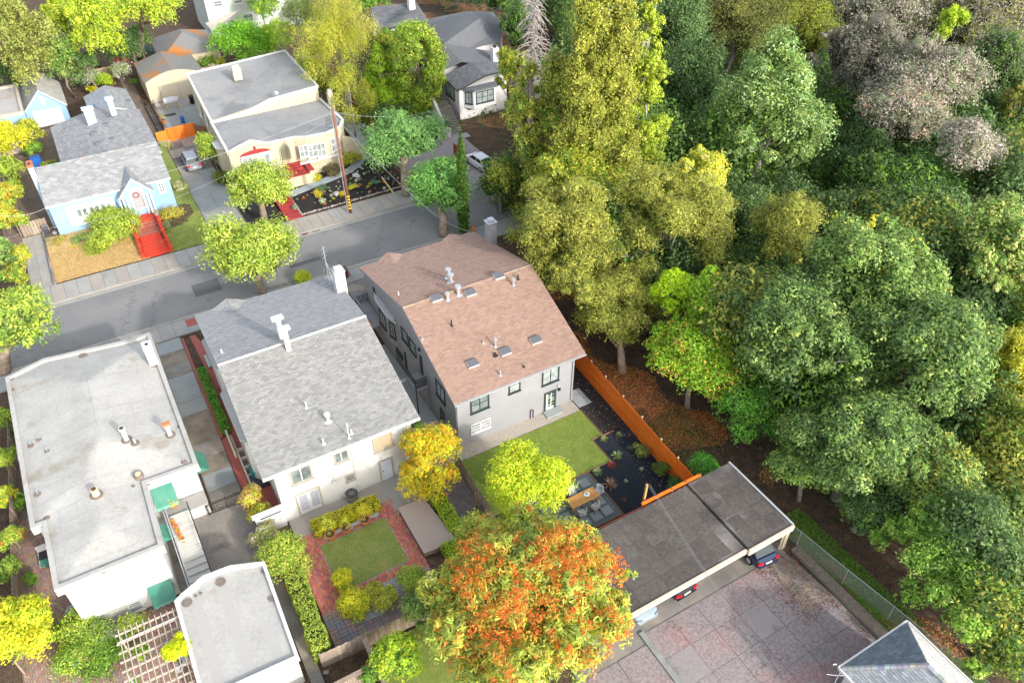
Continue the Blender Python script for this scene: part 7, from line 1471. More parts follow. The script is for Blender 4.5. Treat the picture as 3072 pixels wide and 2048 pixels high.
T_('street_tree', 'large light green street tree at the left edge of the street', (38, 745), 76, 4.6, lime+blug[:2], 11000, .27, K=22, frac=.36, base=px(10, 1118, .1), tr=.4, bk=barkp, limbs=8, ryD=82)
# cypress column
cyb = t(1, 1, 1910, 575, .1); ct = thing('cypress_tree', 'slim dark green columnar cypress at the near kerb of the street', 'tree', cyb); topc = tp(1, 1, 1875, -390, 'b', toab(cyb)[1]); hh = topc[2]
CL = np.array([[*(cyb+(ab(topc[0], toab(cyb)[1], 0)-Vector((cyb.x, cyb.y, 0)))*f)[:2], .5+f*(hh-.8)] for f in np.linspace(0, 1, 16)]); RL = np.array([[r_, r_, .6] for r_ in np.interp(np.linspace(0, 1, 16), [0, .3, .8, 1], [.55, .62, .42, .12])])
V, C = shell(CL, RL, 900, 14, .25, [((.06, .13, .012), 3), ((.085, .17, .015), 2), ((.045, .09, .012), 1)], .2, .35, up=.2); quads('crown', V, C*.85, leafm, ct); M().tube([Vector(v) for v in CL], [max(.03, r_[0]*.7) for r_ in RL], 8).build('inner_foliage', mat('dark_inner', (.03, .06, .01), rough=1, grain=.4, gsc=8), ct); M().tube([cyb, CL[-1]], [.16, .03], 6).build('trunk', bark, ct)
# small garden trees
T_('autumn_tree', 'small maple turning golden orange beside the white house', (988, 1062), 78, 2.9, [((.60, .40, .015), 3), ((.55, .27, .015), 3), ((.50, .44, .02), 3), ((.22, .30, .03), 2)], 16000, .17, K=26, frac=.36, tr=.12, ryD=84)
limeT = T_('lime_tree', 'round bright lime tree overhanging the slate patio and lawn', (1208, 1125), 104, 2.7, [((.40, .50, .02), 3), ((.32, .44, .02), 3), ((.50, .54, .03), 2), ((.22, .32, .02), 1)], 20000, .18, K=26, frac=.36, tr=.14, ryD=92)
cl9 = np.array([list(d(x, y, z)) for x, y, z in ((1152, 1030, 4.3), (1150, 1045, 4.1), (1130, 1060, 4.0), (1195, 1045, 4.1), (1140, 1062, 3.8), (1160, 1060, 3.8))])
V, C = shell(cl9, np.tile([[.16, .16, .5]], (6, 1)), 40, 12, .4, [((.44, .52, .02), 1)], .17); quads('shoots', V, C, leafm, limeT, kind='stuff')
big = [((.33, .36, .05), 4), ((.24, .31, .05), 4), ((.42, .41, .06), 2.5), ((.16, .22, .045), 3), ((.56, .16, .03), .9), ((.50, .26, .04), .9), ((.52, .46, .12), .4)]
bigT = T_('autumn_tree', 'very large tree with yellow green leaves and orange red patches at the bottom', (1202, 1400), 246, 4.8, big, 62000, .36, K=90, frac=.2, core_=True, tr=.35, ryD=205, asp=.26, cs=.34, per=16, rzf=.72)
red_ = [((.48, .10, .015), 3), ((.48, .17, .02), 2.5), ((.36, .08, .015), 1.5), ((.50, .30, .04), 1.5), ((.26, .30, .05), 1)]

pp_ = []
for (x, y) in ((1290, 1240), (1330, 1225), (1300, 1275), (1355, 1290), (1285, 1300), (1262, 1265), (1375, 1265), (1240, 1260), (1410, 1290), (1425, 1330), (1080, 1262), (1170, 1240), (1110, 1330), (1190, 1310), (1185, 1385), (1125, 1265), (1170, 1390), (1230, 1420), (1385, 1490), (1350, 1440), (1330, 1330), (1090, 1440), (1210, 1450), (1260, 1330), (1140, 1480), (1295, 1500), (1400, 1415), (1240, 1520), (1270, 1240), (1345, 1262), (1320, 1290), (1395, 1310), (1250, 1300), (1340, 1360), (1300, 1340), (1370, 1330), (1230, 1290), (1200, 1350), (1150, 1300), (1100, 1290), (1165, 1440), (1260, 1400), (1310, 1420), (1345, 1520), (1180, 1530), (1090, 1380), (1060, 1330), (1420, 1450)): 
    cb_ = d(1202, 1400, 4.8); rxb = 246*1.05/(mpp(cb_)/1.306122); rad_ = np.array([rxb, rxb, rxb*.72])*1.0; r_ = np.array(ray(x*1.306122, y*1.306122)); o_ = (np.array([0, 0, H])-np.array(cb_))/rad_; dd_ = r_/rad_
    A_, B_, C_ = dd_@dd_, 2*o_@dd_, o_@o_-1; D_ = B_*B_-4*A_*C_
    if D_ > 0: pp_.append(list(np.array([0, 0, H])+r_*((-B_-math.sqrt(D_))/(2*A_))))
pp_ = np.array(pp_); V, C = shell(pp_, np.full((len(pp_), 3), .66)*RS.uniform(.6, 1.2, (len(pp_), 1)), 800, 12, .45, red_, .2, .3); quads('red_young_leaves', V, C, leafm, bigT, kind='stuff')
T_('garden_tree', 'dark green feathery bush left of the large autumn tree', (985, 1400), 46, 2.0, [((.16, .24, .05), 3), ((.24, .32, .07), 2), ((.09, .14, .04), 2)], 7000, .17, K=12, tr=.08)
T_('garden_tree', 'bright green leafy shrub tree in the fence corner at the bottom', (912, 1510), 52, 1.9, limeB+grn[:1], 9000, .19, K=14, tr=.08)
T_('garden_tree', 'green plant with red pot behind the fence at the bottom edge', (850, 1560), 26, 1.0, grn, 2500, .17, K=8, tr=.05)
T_('yellow_bush', 'large bright yellow green bush at the bottom left corner', (42, 1450), 76, 2.2, yel+limeB[:1], 16000, .2, K=22, frac=.38, tr=.12, ryD=92)
for (x, y, r, cl_, lb, z) in ((10, 960, 26, grn+lime, 'mixed green hedge plants along the left edge below the street', 1.2), (12, 1050, 30, lime, 'lime hedge plants at the left edge beside the fence', 1.2), (15, 1140, 26, yel+lime, 'golden plants at the left edge beside the brick yard', 1.0), (25, 1240, 34, lime+[((.6, .15, .03), .4)], 'orange flowered hedge beside the brick yard', 1.0), (20, 1310, 28, lime+grn, 'green hedge above the yellow bush', 1.0),
    (48, 1150, 16, grn, 'dark plants between fence and white house', .6), (40, 985, 14, dgrn, 'dark green shrub by the side fence', .8), (70, 1330, 14, grn, 'shade plants behind the lounge chair', .3)):
    T_('hedge_plant', lb, (x, y), r, z, cl_, 3600, .17, K=10, tr=.05, cat='hedge')
for (x, y, r, cl_, lb, z, n) in ((20, 330, 44, yel, 'bright yellow green hedge at the left edge beside the tan annex', 2.2, 6000), (15, 395, 36, lime, 'lime hedge below the yellow one at the left edge', 2.0, 5000), (22, 450, 34, lime+[((.62, .30, .02), 2)], 'orange and lime hedge section at the left edge', 2.0, 5000), (15, 510, 34, lime+[((.62, .32, .02), 2)], 'orange tinged hedge above the blue grey bush', 2.0, 4500), (40, 590, 30, golv, 'olive hedge beside the weathered gate drive', 1.8, 4500), (30, 640, 30, golv+grn, 'olive green hedge above the street tree', 1.6, 4500),
    (8, 585, 34, blug, 'blue green bush at the left edge', 2.6, 4500), (75, 310, 30, golv, 'yellow olive bush beside the blue garage door', 1.8, 3500), (75, 345, 22, grn, 'dark green bush under the yellow olive one', 1.0, 2200), (8, 300, 20, yel, 'yellow bush under the tan roof', 1.6, 2000)):
    T_('hedge_bush', lb, (x, y), r, z, cl_, n, .26, K=10, tr=.05, cat='hedge')
# top left pines
pine = [((.30, .37, .03), 3), ((.24, .32, .03), 3), ((.38, .42, .05), 2), ((.12, .17, .03), 1.5)]
pinel = [((.33, .42, .03), 3), ((.26, .36, .03), 3), ((.42, .46, .05), 2), ((.13, .19, .03), 1.5)]
T_('pine_tree', 'dull olive pine at the top left corner below the frame edge', (60, 120), 68, 8, [((.24, .26, .06), 3), ((.19, .22, .05), 3), ((.30, .31, .08), 2), ((.10, .12, .03), 1.5)], 11000, .32, K=26, frac=.34, tr=.3, hang=.2, ryD=92)
T_('pine_tree', 'olive pine behind the corner of the blue garage', (20, 60), 56, 9, golv, 8000, .34, K=20, tr=.3)
T_('pine_tree', 'lime green pine second from the left at the top', (150, 40), 52, 9, pinel, 9000, .32, K=24, frac=.32, tr=.25, hang=.2)
T_('pine_tree', 'tall lime pine with straight brown trunk behind the red chairs', (222, 85), 56, 8, pinel, 12000, .3, K=28, frac=.32, tr=.28, base=t(0, 0, 905, 655, 0), hang=.2, ryD=84)
T_('pine_tree', 'spreading lime pine with many branching trunks beside the mossy garages', (345, 25), 84, 9.5, pinel, 15000, .3, K=34, frac=.28, tr=.42, base=t(0, 0, 1260, 560, 0), limbs=14, bk=barkp, ryD=52)
T_('pine_tree', 'bright pine behind the spreading one at the top edge', (270, 10), 46, 10, pinel, 7000, .32, K=18, tr=.2)
T_('garden_tree', 'dark leafy laurel with yellow flowers between the pines', (145, 150), 52, 4.5, [((.12, .22, .04), 3), ((.18, .27, .06), 2), ((.35, .38, .12), .7)], 8000, .28, K=18, tr=.15, ryD=60)
T_('garden_tree', 'dark shrub mass under the olive pine', (20, 180), 56, 3.0, dgrn, 6000, .3, K=14, tr=.15)
T_('garden_tree', 'shady dark tree behind the tall lime pine', (200, 150), 30, 5, dgrn, 3500, .28, K=10, tr=.1); T_('garden_tree', 'dark green trees between the pine trunks', (280, 120), 44, 4, dgrn, 6000, .28, K=14, tr=.1)
T_('garden_tree', 'green and red dim foliage left of the mossy garages', (320, 95), 30, 3, grn+dgrn, 3000, .26, K=10, tr=.1)
T_('garden_tree', 'bright green leafy tree right of the far garage', (560, 108), 82, 3.4, [((.14, .32, .02), 3), ((.19, .38, .03), 3), ((.10, .22, .02), 2)], 14000, .26, K=26, frac=.34, tr=.15, ryD=42)
T_('garden_tree', 'bright green foliage of trees above the birch', (640, 90), 40, 4, limeB, 5000, .28, K=14, tr=.1)
# weeping birches
bir = [((.34, .35, .04), 3), ((.42, .39, .05), 3), ((.27, .31, .05), 2)]
T_('weeping_birch', 'golden weeping birch with white trunk behind the cream house', (778, 100), 104, 9.5, bir, 34000, .2, K=34, frac=.26, tr=.22, hang=1.0, asp=.35, base=t(1, 0, 860, 1165, .1), bk=barkg, limbs=16, ryD=150, cs=.5, rzf=1.05)
T_('weeping_birch', 'dark green weeping birch left of the golden one', (695, 55), 72, 9.5, [((.15, .20, .05), 3), ((.20, .24, .06), 2), ((.10, .14, .04), 2)], 14000, .2, K=24, frac=.28, tr=.2, hang=1.0, asp=.35, bk=barkg, limbs=12, ryD=100, rzf=1.1)
T_('weeping_birch', 'lower drooping birch branches over the cream house corner', (805, 225), 56, 5.5, bir+[((.16, .22, .05), 2)], 9000, .19, K=16, frac=.3, tr=.1, hang=1.0, asp=.35, bk=barkg, rzf=1.3)
T_('garden_tree', 'dark green bushes between the cream house and birch', (735, 195), 40, 3, grn+dgrn, 5000, .24, K=12, tr=.1); T_('garden_tree', 'bright green shrub by the birch trunk', (720, 150), 34, 4, grn, 4000, .24, K=12, tr=.1)
# conifers centre
T_('juniper_tree', 'feathery lime green juniper with upswept fronds', (875, 185), 72, 4.6, [((.17, .30, .015), 3), ((.24, .38, .02), 3), ((.32, .44, .03), 1), ((.08, .14, .01), 2)], 26000, .24, K=70, frac=.26, shape='cone', core_=True, tr=.15, asp=.22, ryD=92, rzf=1.3, hang=0, base=t(1, 0, 1180, 1050, .1))
T_('conifer_tree', 'rounded yellow tipped conifer beside the charcoal roof', (962, 165), 66, 5.5, [((.20, .31, .03), 3), ((.28, .38, .04), 3), ((.42, .46, .06), 1.2), ((.10, .16, .03), 2)], 28000, .24, K=90, frac=.26, core_=True, tr=.2, ryD=104, rzf=1.35, shape='column')
T_('garden_tree', 'dark shade shrubs beneath the juniper', (885, 262), 50, 1.5, dgrn, 3000, .24, K=10, tr=.08, rzf=.4)
T_('garden_tree', 'green tree tops behind the far upper house', (1010, -25), 50, 3, grn+dgrn, 6000, .34, K=14, tr=.1); T_('garden_tree', 'ivy green trees at the top edge right of the far upper house', (1080, -20), 60, 4, [((.07, .2, .04), 2), ((.05, .13, .04), 2)], 7000, .34, K=16, tr=.1); T_('garden_tree', 'lime trees at the top edge left of the birch', (600, 20), 40, 5, grn+lime[:1], 4000, .34, K=12, tr=.1)
T_('garden_tree', 'dark trees behind the birch at the top edge', (860, 5), 40, 5, grn, 3500, .34, K=12, tr=.1)

# the wood on the right ------------------------------------------------------
G_ = 'trees in the wood right of the houses'
def W(name, label, q, r, z, cols, n, L=.34, **k): 
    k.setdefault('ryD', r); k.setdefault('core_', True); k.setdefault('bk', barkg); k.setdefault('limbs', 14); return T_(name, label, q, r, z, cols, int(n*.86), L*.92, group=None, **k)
fir = [((.29, .30, .04), 3), ((.24, .27, .04), 3), ((.36, .35, .065), 2), ((.15, .19, .035), 1.5)]
firl = [((.28, .36, .03), 3), ((.34, .41, .04), 3), ((.17, .23, .03), 2)]
W('redwood_tree', 'tallest golden green conifer rising out of the top edge in the centre', (1380, 160), 150, 17.5, fir, 92000, .24, K=230, frac=.27, shape='cone', tr=.34, rzf=3.2, ryD=300, base=px(1700, 640, -.5), cs=.42, hang=.6)
W('redwood_tree', 'bright lime conifer right behind the tallest one', (1480, 180), 84, 16, firl, 34000, .25, K=90, frac=.28, shape='cone', tr=.4, rzf=3.2, cs=.3, base=px(1850, 560, -.5))
W('redwood_tree', 'olive conifer left of the tallest one beside the charcoal roofed house', (1215, 330), 100, 8.5, fir+grn[:1], 26000, .30, K=44, frac=.28, shape='cone', tr=.4, rzf=1.7, hang=.3, base=px(1600, 700, -.3))
W('redwood_tree', 'dense lower boughs in front of the tall conifers', (1330, 420), 118, 7.5, golv+grn[:1], 24000, .32, K=44, frac=.3, tr=.3, ryD=110)
W('redwood_tree', 'dark green boughs between the conifers and the dead top', (1285, 250), 60, 12, grn+olive, 14000, .3, K=24, frac=.35, tr=.2, ryD=120)
W('redwood_tree', 'olive boughs beside the charcoal roof below the dead top', (1188, 200), 52, 9, golv+grn[:1], 14000, .28, K=30, frac=.3, tr=.2, ryD=120, hang=.3)
W('evergreen_tree', 'dark green trees at the top edge behind the charcoal roofed house', (1165, 0), 56, 6, dgrn+grn[:1], 9000, .3, K=24, tr=.2, ryD=60)
W('evergreen_tree', 'dark green trees beside the far end of the charcoal roof', (1190, 75), 44, 6, dgrn+grn[:1], 8000, .28, K=22, tr=.2, ryD=60)
# dead grey top
dt_ = thing('dead_tree', 'bare pale grey dead tree top between the golden conifers', 'tree', d(1225, 400, 0)); m = M(); tb_ = d(1225, 250, 8); tt2 = d(1225, -60, 19.5); rr = random.Random(4)
M().tube([Vector((tb_.x, tb_.y, 0)), tb_, tt2], [.4, .25, .06], 8).build('trunk', barkg, dt_)
for i in range(420):
    f = rr.random(); s = tb_.lerp(tt2, f); th = rr.uniform(0, 6.28); Lb = (1-f*.55)*rr.uniform(1.2, 3.0); e = s+Vector((math.cos(th)*Lb, math.sin(th)*Lb, rr.uniform(-1.2, .4))); mid = s.lerp(e, .5)+UZ*.25; m.tube([s, mid, e, e+Vector((rr.uniform(-.5, .5), rr.uniform(-.5, .5), -.5))], [.05, .04, .028, .012], 3, cap=False)
m.build('branches', mat('dead_twigs', (.40, .355, .33), (.32, .285, .27), rough=1, grain=.1), dt_)
W('oak_tree', 'huge olive yellow feathery tree overhanging the pink roof, left part', (1310, 560), 128, 8.5, olive, 40000, .24, K=60, frac=.22, tr=.22, asp=.3, cs=.42, base=px(1780, 960, 0), limbs=14, bk=barkp, ryD=145)
W('oak_tree', 'olive yellow crown right of the huge feathery tree', (1520, 530), 145, 9, olive, 42000, .24, K=60, frac=.22, tr=.3, asp=.3, cs=.42, ryD=140)
W('oak_tree', 'olive yellow lower boughs above the leaf covered bank', (1425, 685), 112, 5.6, olive, 30000, .24, K=46, frac=.24, tr=0, asp=.3, cs=.42, ryD=95)
W('oak_tree', 'pale trunk leaning oak with small dark crown over the bank', (1408, 735), 58, 5.0, olive+dgrn[:1], 7000, .22, K=16, tr=.32, base=px(1868, 1122, 0), bk=barkp, ryD=36)
# roots / brush near trunk
W('oak_tree', 'olive boughs hanging beside the right rake of the pink brown roof', (1325, 655), 66, 7.2, olive, 15000, .24, K=30, frac=.28, tr=0, asp=.3, cs=.42, ryD=62)
W('yellow_tree', 'bright yellow flowered tree behind the olive crown', (1590, 440), 70, 8, [((.48, .46, .04), 3), ((.55, .50, .12), 2), ((.30, .36, .04), 2)], 14000, .28, K=28, frac=.3, tr=.2, ryD=90)
W('yellow_tree', 'yellow cream flowering branches trailing down right of the olive crown', (1635, 500), 44, 8.5, [((.55, .52, .18), 2), ((.45, .45, .08), 2), ((.2, .28, .04), 2)], 6500, .26, K=18, frac=.3, tr=.1, ryD=70)
W('broadleaf_tree', 'pale blue green crowned tree lit by the sun in the middle of the wood', (1760, 300), 138, 10, blug+[((.24, .36, .15), 2), ((.33, .44, .19), 1)], 40000, .3, K=60, frac=.24, tr=.4, ryD=165, cs=.42)
W('broadleaf_tree', 'olive fine leaved tree left of the tall yellow tipped one', (1800, 540), 84, 8, olive+[((.16, .2, .05), 1)], 18000, .24, K=32, frac=.3, asp=.3, tr=.2, ryD=85)
tallT = W('broadleaf_tree', 'tall blue green tree with yellow tipped shoots, upper crown', (1990, 640), 165, 11.5, blug, 48000, .29, K=70, frac=.22, tr=.4, ryD=130, cs=.42, limbs=10)
W('broadleaf_tree', 'large blue green crown left below the yellow tipped tree', (1850, 790), 150, 9, blug+bluD, 40000, .29, K=60, frac=.24, tr=.3, ryD=140, cs=.42)
W('broadleaf_tree', 'large blue green crown right of centre at the wood edge', (2120, 820), 165, 9.5, blug+bluD[:2], 42000, .29, K=60, frac=.24, tr=.3, ryD=150, cs=.42)
W('broadleaf_tree', 'blue green crown above the leaf litter bank', (1980, 1000), 165, 6.5, blug+bluD[:2], 38000, .28, K=60, frac=.24, tr=.3, ryD=135, cs=.42)
W('broadleaf_tree', 'dull green crown in the lower middle of the wood', (2120, 1080), 130, 5.5, olive[:2]+blug, 24000, .28, K=44, frac=.26, tr=.3, ryD=105)
W('lime_tree', 'bright lime round crown next to the olive tree', (1545, 690), 58, 7, [((.34, .50, .01), 3), ((.28, .44, .015), 3), ((.20, .34, .02), 1)], 13000, .24, K=26, frac=.3, tr=.2, ryD=70)
W('lime_tree', 'lime green crown behind the brightest lime one', (1650, 700), 84, 7.5, [((.20, .36, .02), 3), ((.26, .42, .03), 2), ((.13, .22, .02), 2), ((.34, .24, .06), .5)], 19000, .26, K=34, frac=.28, tr=.2, ryD=86)
W('lime_tree', 'green and rusty tinged crown over the creek bank', (1600, 830), 120, 5, [((.20, .36, .02), 3), ((.14, .27, .02), 3), ((.34, .36, .03), 1.5), ((.36, .20, .05), .8)], 26000, .25, K=44, frac=.28, tr=.2, ryD=88)
W('lime_tree', 'fresh green ivy like foliage trailing down the bank', (1730, 935), 96, 3.5, [((.10, .27, .03), 3), ((.15, .33, .04), 3), ((.06, .14, .025), 2)], 22000, .24, K=40, frac=.3, tr=.1, ryD=82)
W('lime_tree', 'green foliage edge beside the exposed roots', (1640, 860), 70, 3, [((.12, .3, .03), 3), ((.09, .2, .03), 3)], 10000, .24, K=24, tr=.1)
W('flowering_tree', 'dark tree dotted with cream yellow flower heads at the right edge', (2275, 590), 100, 9.5, [((.36, .40, .12), 3), ((.20, .29, .06), 3), ((.08, .15, .04), 3)], 24000, .28, K=44, frac=.26, tr=.3, ryD=110)
W('yellow_tree', 'golden olive tree at the right edge below the flowering one', (2330, 860), 72, 8, [((.45, .42, .03), 3), ((.36, .36, .04), 3), ((.25, .28, .04), 2)], 15000, .26, K=28, tr=.2, asp=.35, ryD=130)
W('yellow_tree', 'olive green tree at the right edge in the lower wood', (2300, 1040), 84, 6, olive+grn[:1], 17000, .26, K=30, tr=.2, ryD=110)
W('broadleaf_tree', 'dark green tree in the lower right wood', (2280, 1170), 84, 5, [((.10, .16, .04), 3), ((.14, .2, .05), 2), ((.2, .25, .06), 1)], 14000, .27, K=30, tr=.2, ryD=70)
W('laurel_tree', 'glossy bright green laurel mass beside the chain link fence', (2190, 1290), 150, 3.6, [((.17, .31, .04), 3), ((.23, .38, .06), 3), ((.34, .46, .10), 1.2), ((.08, .16, .03), 2)], 42000, .24, K=60, frac=.24, tr=.2, ryD=125, asp=.45)
W('laurel_tree', 'glossy green laurel mass at the lower right corner', (2290, 1440), 110, 3.2, [((.20, .34, .04), 3), ((.27, .42, .06), 3), ((.36, .46, .10), 1), ((.09, .17, .03), 2)], 28000, .24, K=44, frac=.26, tr=.2, ryD=110, asp=.45)
W('laurel_tree', 'sunlit lime laurel sprays above the laurel mass', (2160, 1200), 60, 4.8, [((.17, .31, .04), 3), ((.3, .42, .06), 2)], 8000, .24, K=20, tr=.1)
W('broadleaf_tree', 'blue green foliage above the grass strip', (1860, 1080), 80, 3.2, blug+grn[:1], 15000, .25, K=30, tr=.15, ryD=64)
W('broadleaf_tree', 'blue green foliage at the edge of the litter, lower', (1990, 1160), 74, 2.8, bluD+grn[:1], 13000, .25, K=28, tr=.15, ryD=52)
# mauve grey trees
W('smoke_tree', 'mauve grey foliaged tree, largest of the purplish ones', (2120, 200), 135, 11, mauve, 32000, .27, K=54, frac=.24, tr=.3, ryD=115, cs=.42)
W('smoke_tree', 'mauve brown tree left of the largest purplish one', (1960, 160), 100, 10, dmauv+mauve[:1], 22000, .28, K=40, frac=.26, tr=.3, ryD=110)
W('smoke_tree', 'mauve grey tree at the top edge right of centre', (2020, 40), 110, 11, mauve+dmauv, 20000, .32, K=40, tr=.3, ryD=60)
W('smoke_tree', 'mauve grey tree at the top right corner', (2250, 50), 120, 11, dmauv+mauve[:1]+olive[:1], 20000, .32, K=40, tr=.3, ryD=70)
W('smoke_tree', 'pinkish silver foliage hanging lowest of the purplish trees', (2215, 345), 72, 11, mauve+[((.48, .40, .35), 2)], 15000, .26, K=30, tr=.2, ryD=60)
W('smoke_tree', 'rusty pink mottled branches in the centre of the purplish trees', (2060, 270), 90, 9.5, mauve+[((.42, .26, .17), 1), ((.20, .26, .15), 1)], 18000, .27, K=34, tr=.2, ryD=80)
W('broadleaf_tree', 'green branches between the purplish trees and the right edge', (2270, 180), 74, 9, dgrn+grn[:1]+dmauv[:1], 14000, .3, K=28, tr=.2, ryD=90)
W('broadleaf_tree', 'orange tinged small tree at the right edge', (2335, 260), 40, 8, [((.35, .28, .06), 2), ((.2, .26, .05), 2), ((.1, .14, .04), 2)], 6000, .3, K=16, tr=.1, ryD=60)
W('broadleaf_tree', 'lime leaved small tree growing between purplish crowns', (2180, 70), 30, 13, limeB, 3000, .3, K=10, tr=.1, ryD=50)
# dark background trees
W('evergreen_tree', 'dark evergreen with drooping boughs under the purplish trees', (1990, 400), 80, 6, bluD+dgrn, 15000, .28, K=34, shape='cone', frac=.3, tr=.2, hang=.6, asp=.3, rzf=1.3)
W('evergreen_tree', 'dark green crown beside the drooping evergreen', (2120, 440), 95, 6.5, [((.09, .2, .03), 3), ((.06, .13, .03), 3), ((.14, .27, .04), 1)], 17000, .28, K=34, tr=.2, ryD=80)
W('evergreen_tree', 'dark spreading evergreen below the flowering tree', (2180, 560), 84, 6, bluD+dgrn, 14000, .28, K=30, tr=.2, hang=.4, asp=.3)
W('evergreen_tree', 'dark green canopy filling the gap above the yellow tipped tree', (2000, 510), 90, 6, dgrn+olive[:1], 12000, .3, K=28, tr=.2, ryD=60)
W('evergreen_tree', 'blue green spindly tree with several trunks at the top', (1560, 90), 70, 12, bluD, 14000, .3, K=28, tr=.25, limbs=12, bk=barkg, ryD=110)
W('evergreen_tree', 'olive brown spreading tree at the top centre right', (1690, 60), 110, 11, [((.15, .16, .035), 3), ((.11, .125, .03), 3), ((.21, .2, .05), 1.5), ((.07, .09, .03), 2)], 26000, .3, K=44, tr=.3, asp=.3, ryD=90)
W('evergreen_tree', 'olive tree with lime patch above the pale crowned tree', (1830, 60), 90, 11, [((.20, .21, .035), 3), ((.14, .16, .03), 3), ((.28, .38, .03), .8)], 18000, .3, K=36, tr=.3, asp=.3, ryD=80)
W('evergreen_tree', 'dark blue green tree between the golden conifer and the pale crowned tree', (1600, 210), 70, 9, dgrn+bluD[:1], 12000, .3, K=28, tr=.2, ryD=100)
W('evergreen_tree', 'dark undergrowth trees under the pale crowned tree', (1660, 400), 80, 4, dgrn, 10000, .3, K=24, tr=.2, ryD=60)
W('evergreen_tree', 'dark green tree right of the yellow flowered tree', (1720, 480), 70, 6, bluD, 11000, .28, K=24, tr=.2, ryD=60)
W('evergreen_tree', 'dark green crowns behind the lime trees', (1750, 640), 80, 5, dgrn+grn[:1], 11000, .28, K=26, tr=.2, ryD=60)
W('evergreen_tree', 'dark crown between the two large blue green crowns', (2230, 700), 90, 6, dgrn+bluD[:1], 12000, .3, K=28, tr=.2, ryD=80)
W('evergreen_tree', 'dark green tree at the right edge under the purplish ones', (2310, 430), 70, 7, dgrn, 9000, .3, K=22, tr=.2, ryD=70)
W('evergreen_tree', 'green bush at the foot of the golden conifers behind the roof', (1150, 420), 50, 3.5, dgrn+grn[:1], 7000, .25, K=18, tr=.2, ryD=70, hang=.3)

# understorey fill of the wood: shared crowns
protoF = []
for k, cols_ in enumerate((dgrn, bluD, grn+dgrn, olive+dgrn, bluD+grn)):
    for v_ in range(2):
        T = thing('understorey_tree', 'dark green understorey tree filling the wood between the taller crowns', 'tree', (0, 0, 0), 'understorey trees of the wood')
        CL, RL = lobes((0, 0, 4.2), 4.6, 3.6, 22, .36); V, C = shell(CL, RL, 700, 13, .42, cols_, .29, .5); quads('crown', V, C, leafm, T); trunk_mesh((0, 0, 0), (0, 0, 5), .18, CL, limbs=4).build('trunk', bark, T); protoF.append([T, False])
rf3 = random.Random(8); spots = []
for i in range(14):
    for j in range(18):
        a, b = 39+i*6.2+rf3.uniform(-1.8, 1.8), -2+j*7+rf3.uniform(-2, 2)
        if b > 61 and a < 45+(b-60)*.12: continue
        if 56 < b < 76 and a < 47: continue
        p = ab(a, b, 4); q = (p.x*F/(p.y*c_-(p.z-H)*s_)); 
        if p.y > 68 and p.x < 5: continue
        if abs(q) < 1700 and p.y < 150: spots.append((a, b))
for (a, b) in spots:
    e = protoF[rf3.randrange(len(protoF))]; s__ = rf3.uniform(.8, 1.35); zz = -1.0
    if not e[1]: o = e[0]; e[1] = True; o.location = ab(a, b, zz)
    else: o = copy_tree(e[0], loc=ab(a, b, zz), rot=rf3.uniform(0, 6))
    o.scale = (s__, s__, s__*rf3.uniform(.8, 1.3))
for e in protoF:
    if not e[1]: e[0].location = ab(60, 60, -1)
T_('garden_tree', 'dark upright tree filling the gap right of the rounded conifer', (905, 120), 44, 4.2, grn+golv[:1], 12000, .24, K=30, frac=.3, core_=True, tr=.12, ryD=60)
T_('garden_tree', 'dense green shrub mass at the foot of the far upper house', (885, 95), 40, 3, grn+dgrn, 9000, .24, K=20, core_=True, tr=.1)
# distant belts beyond the top edge
for k in range(16):
    x = -350+k*210; p = px(x*1.306, -170, 0) if k % 2 else px(x*1.306, -60, 0)
    if 330 < x < 1150: p = px(x*1.306, -260, 0)
    zc = 5+RS.rand()*3; T = thing('distant_tree', 'green tree beyond the upper edge of the neighbourhood', 'tree', (p.x, p.y, 0), 'trees beyond the top edge')
    CL, RL = lobes((p.x, p.y, zc), 6.5, 5, 16, .4); V, C = shell(CL, RL, 260, 14, .45, [grn, dgrn, olive, lime][k % 4], .6); quads('crown', V, C, leafm, T); M().cyl((p.x, p.y, 0), .3, zc, 6, r2=.15).build('trunk', bark, T)
# yellow tips on the tall blue green tree
P_ = []
for (x, y, z) in ((1915, 505, 14.2), (1916, 520, 14), (2003, 512, 14.6), (1998, 530, 14.2), (2028, 530, 14), (2085, 572, 14), (2103, 575, 14), (2121, 580, 13.8), (1977, 540, 13.8), (2100, 600, 13.5), (2150, 640, 12.5), (2018, 640, 13), (2060, 690, 11.5), (1940, 545, 13.8), (2075, 640, 13)):
    P_.append(list(d(x, y, z)))
P_ = np.array(P_); V, C = shell(P_, np.tile(np.array([[.22, .22, .9]]), (len(P_), 1)), 150, 10, .4, [((.55, .45, .03), 3), ((.45, .48, .06), 2)], .2, .5, up=.3); quads('yellow_shoots', V, C, leafm, tallT, kind='stuff')
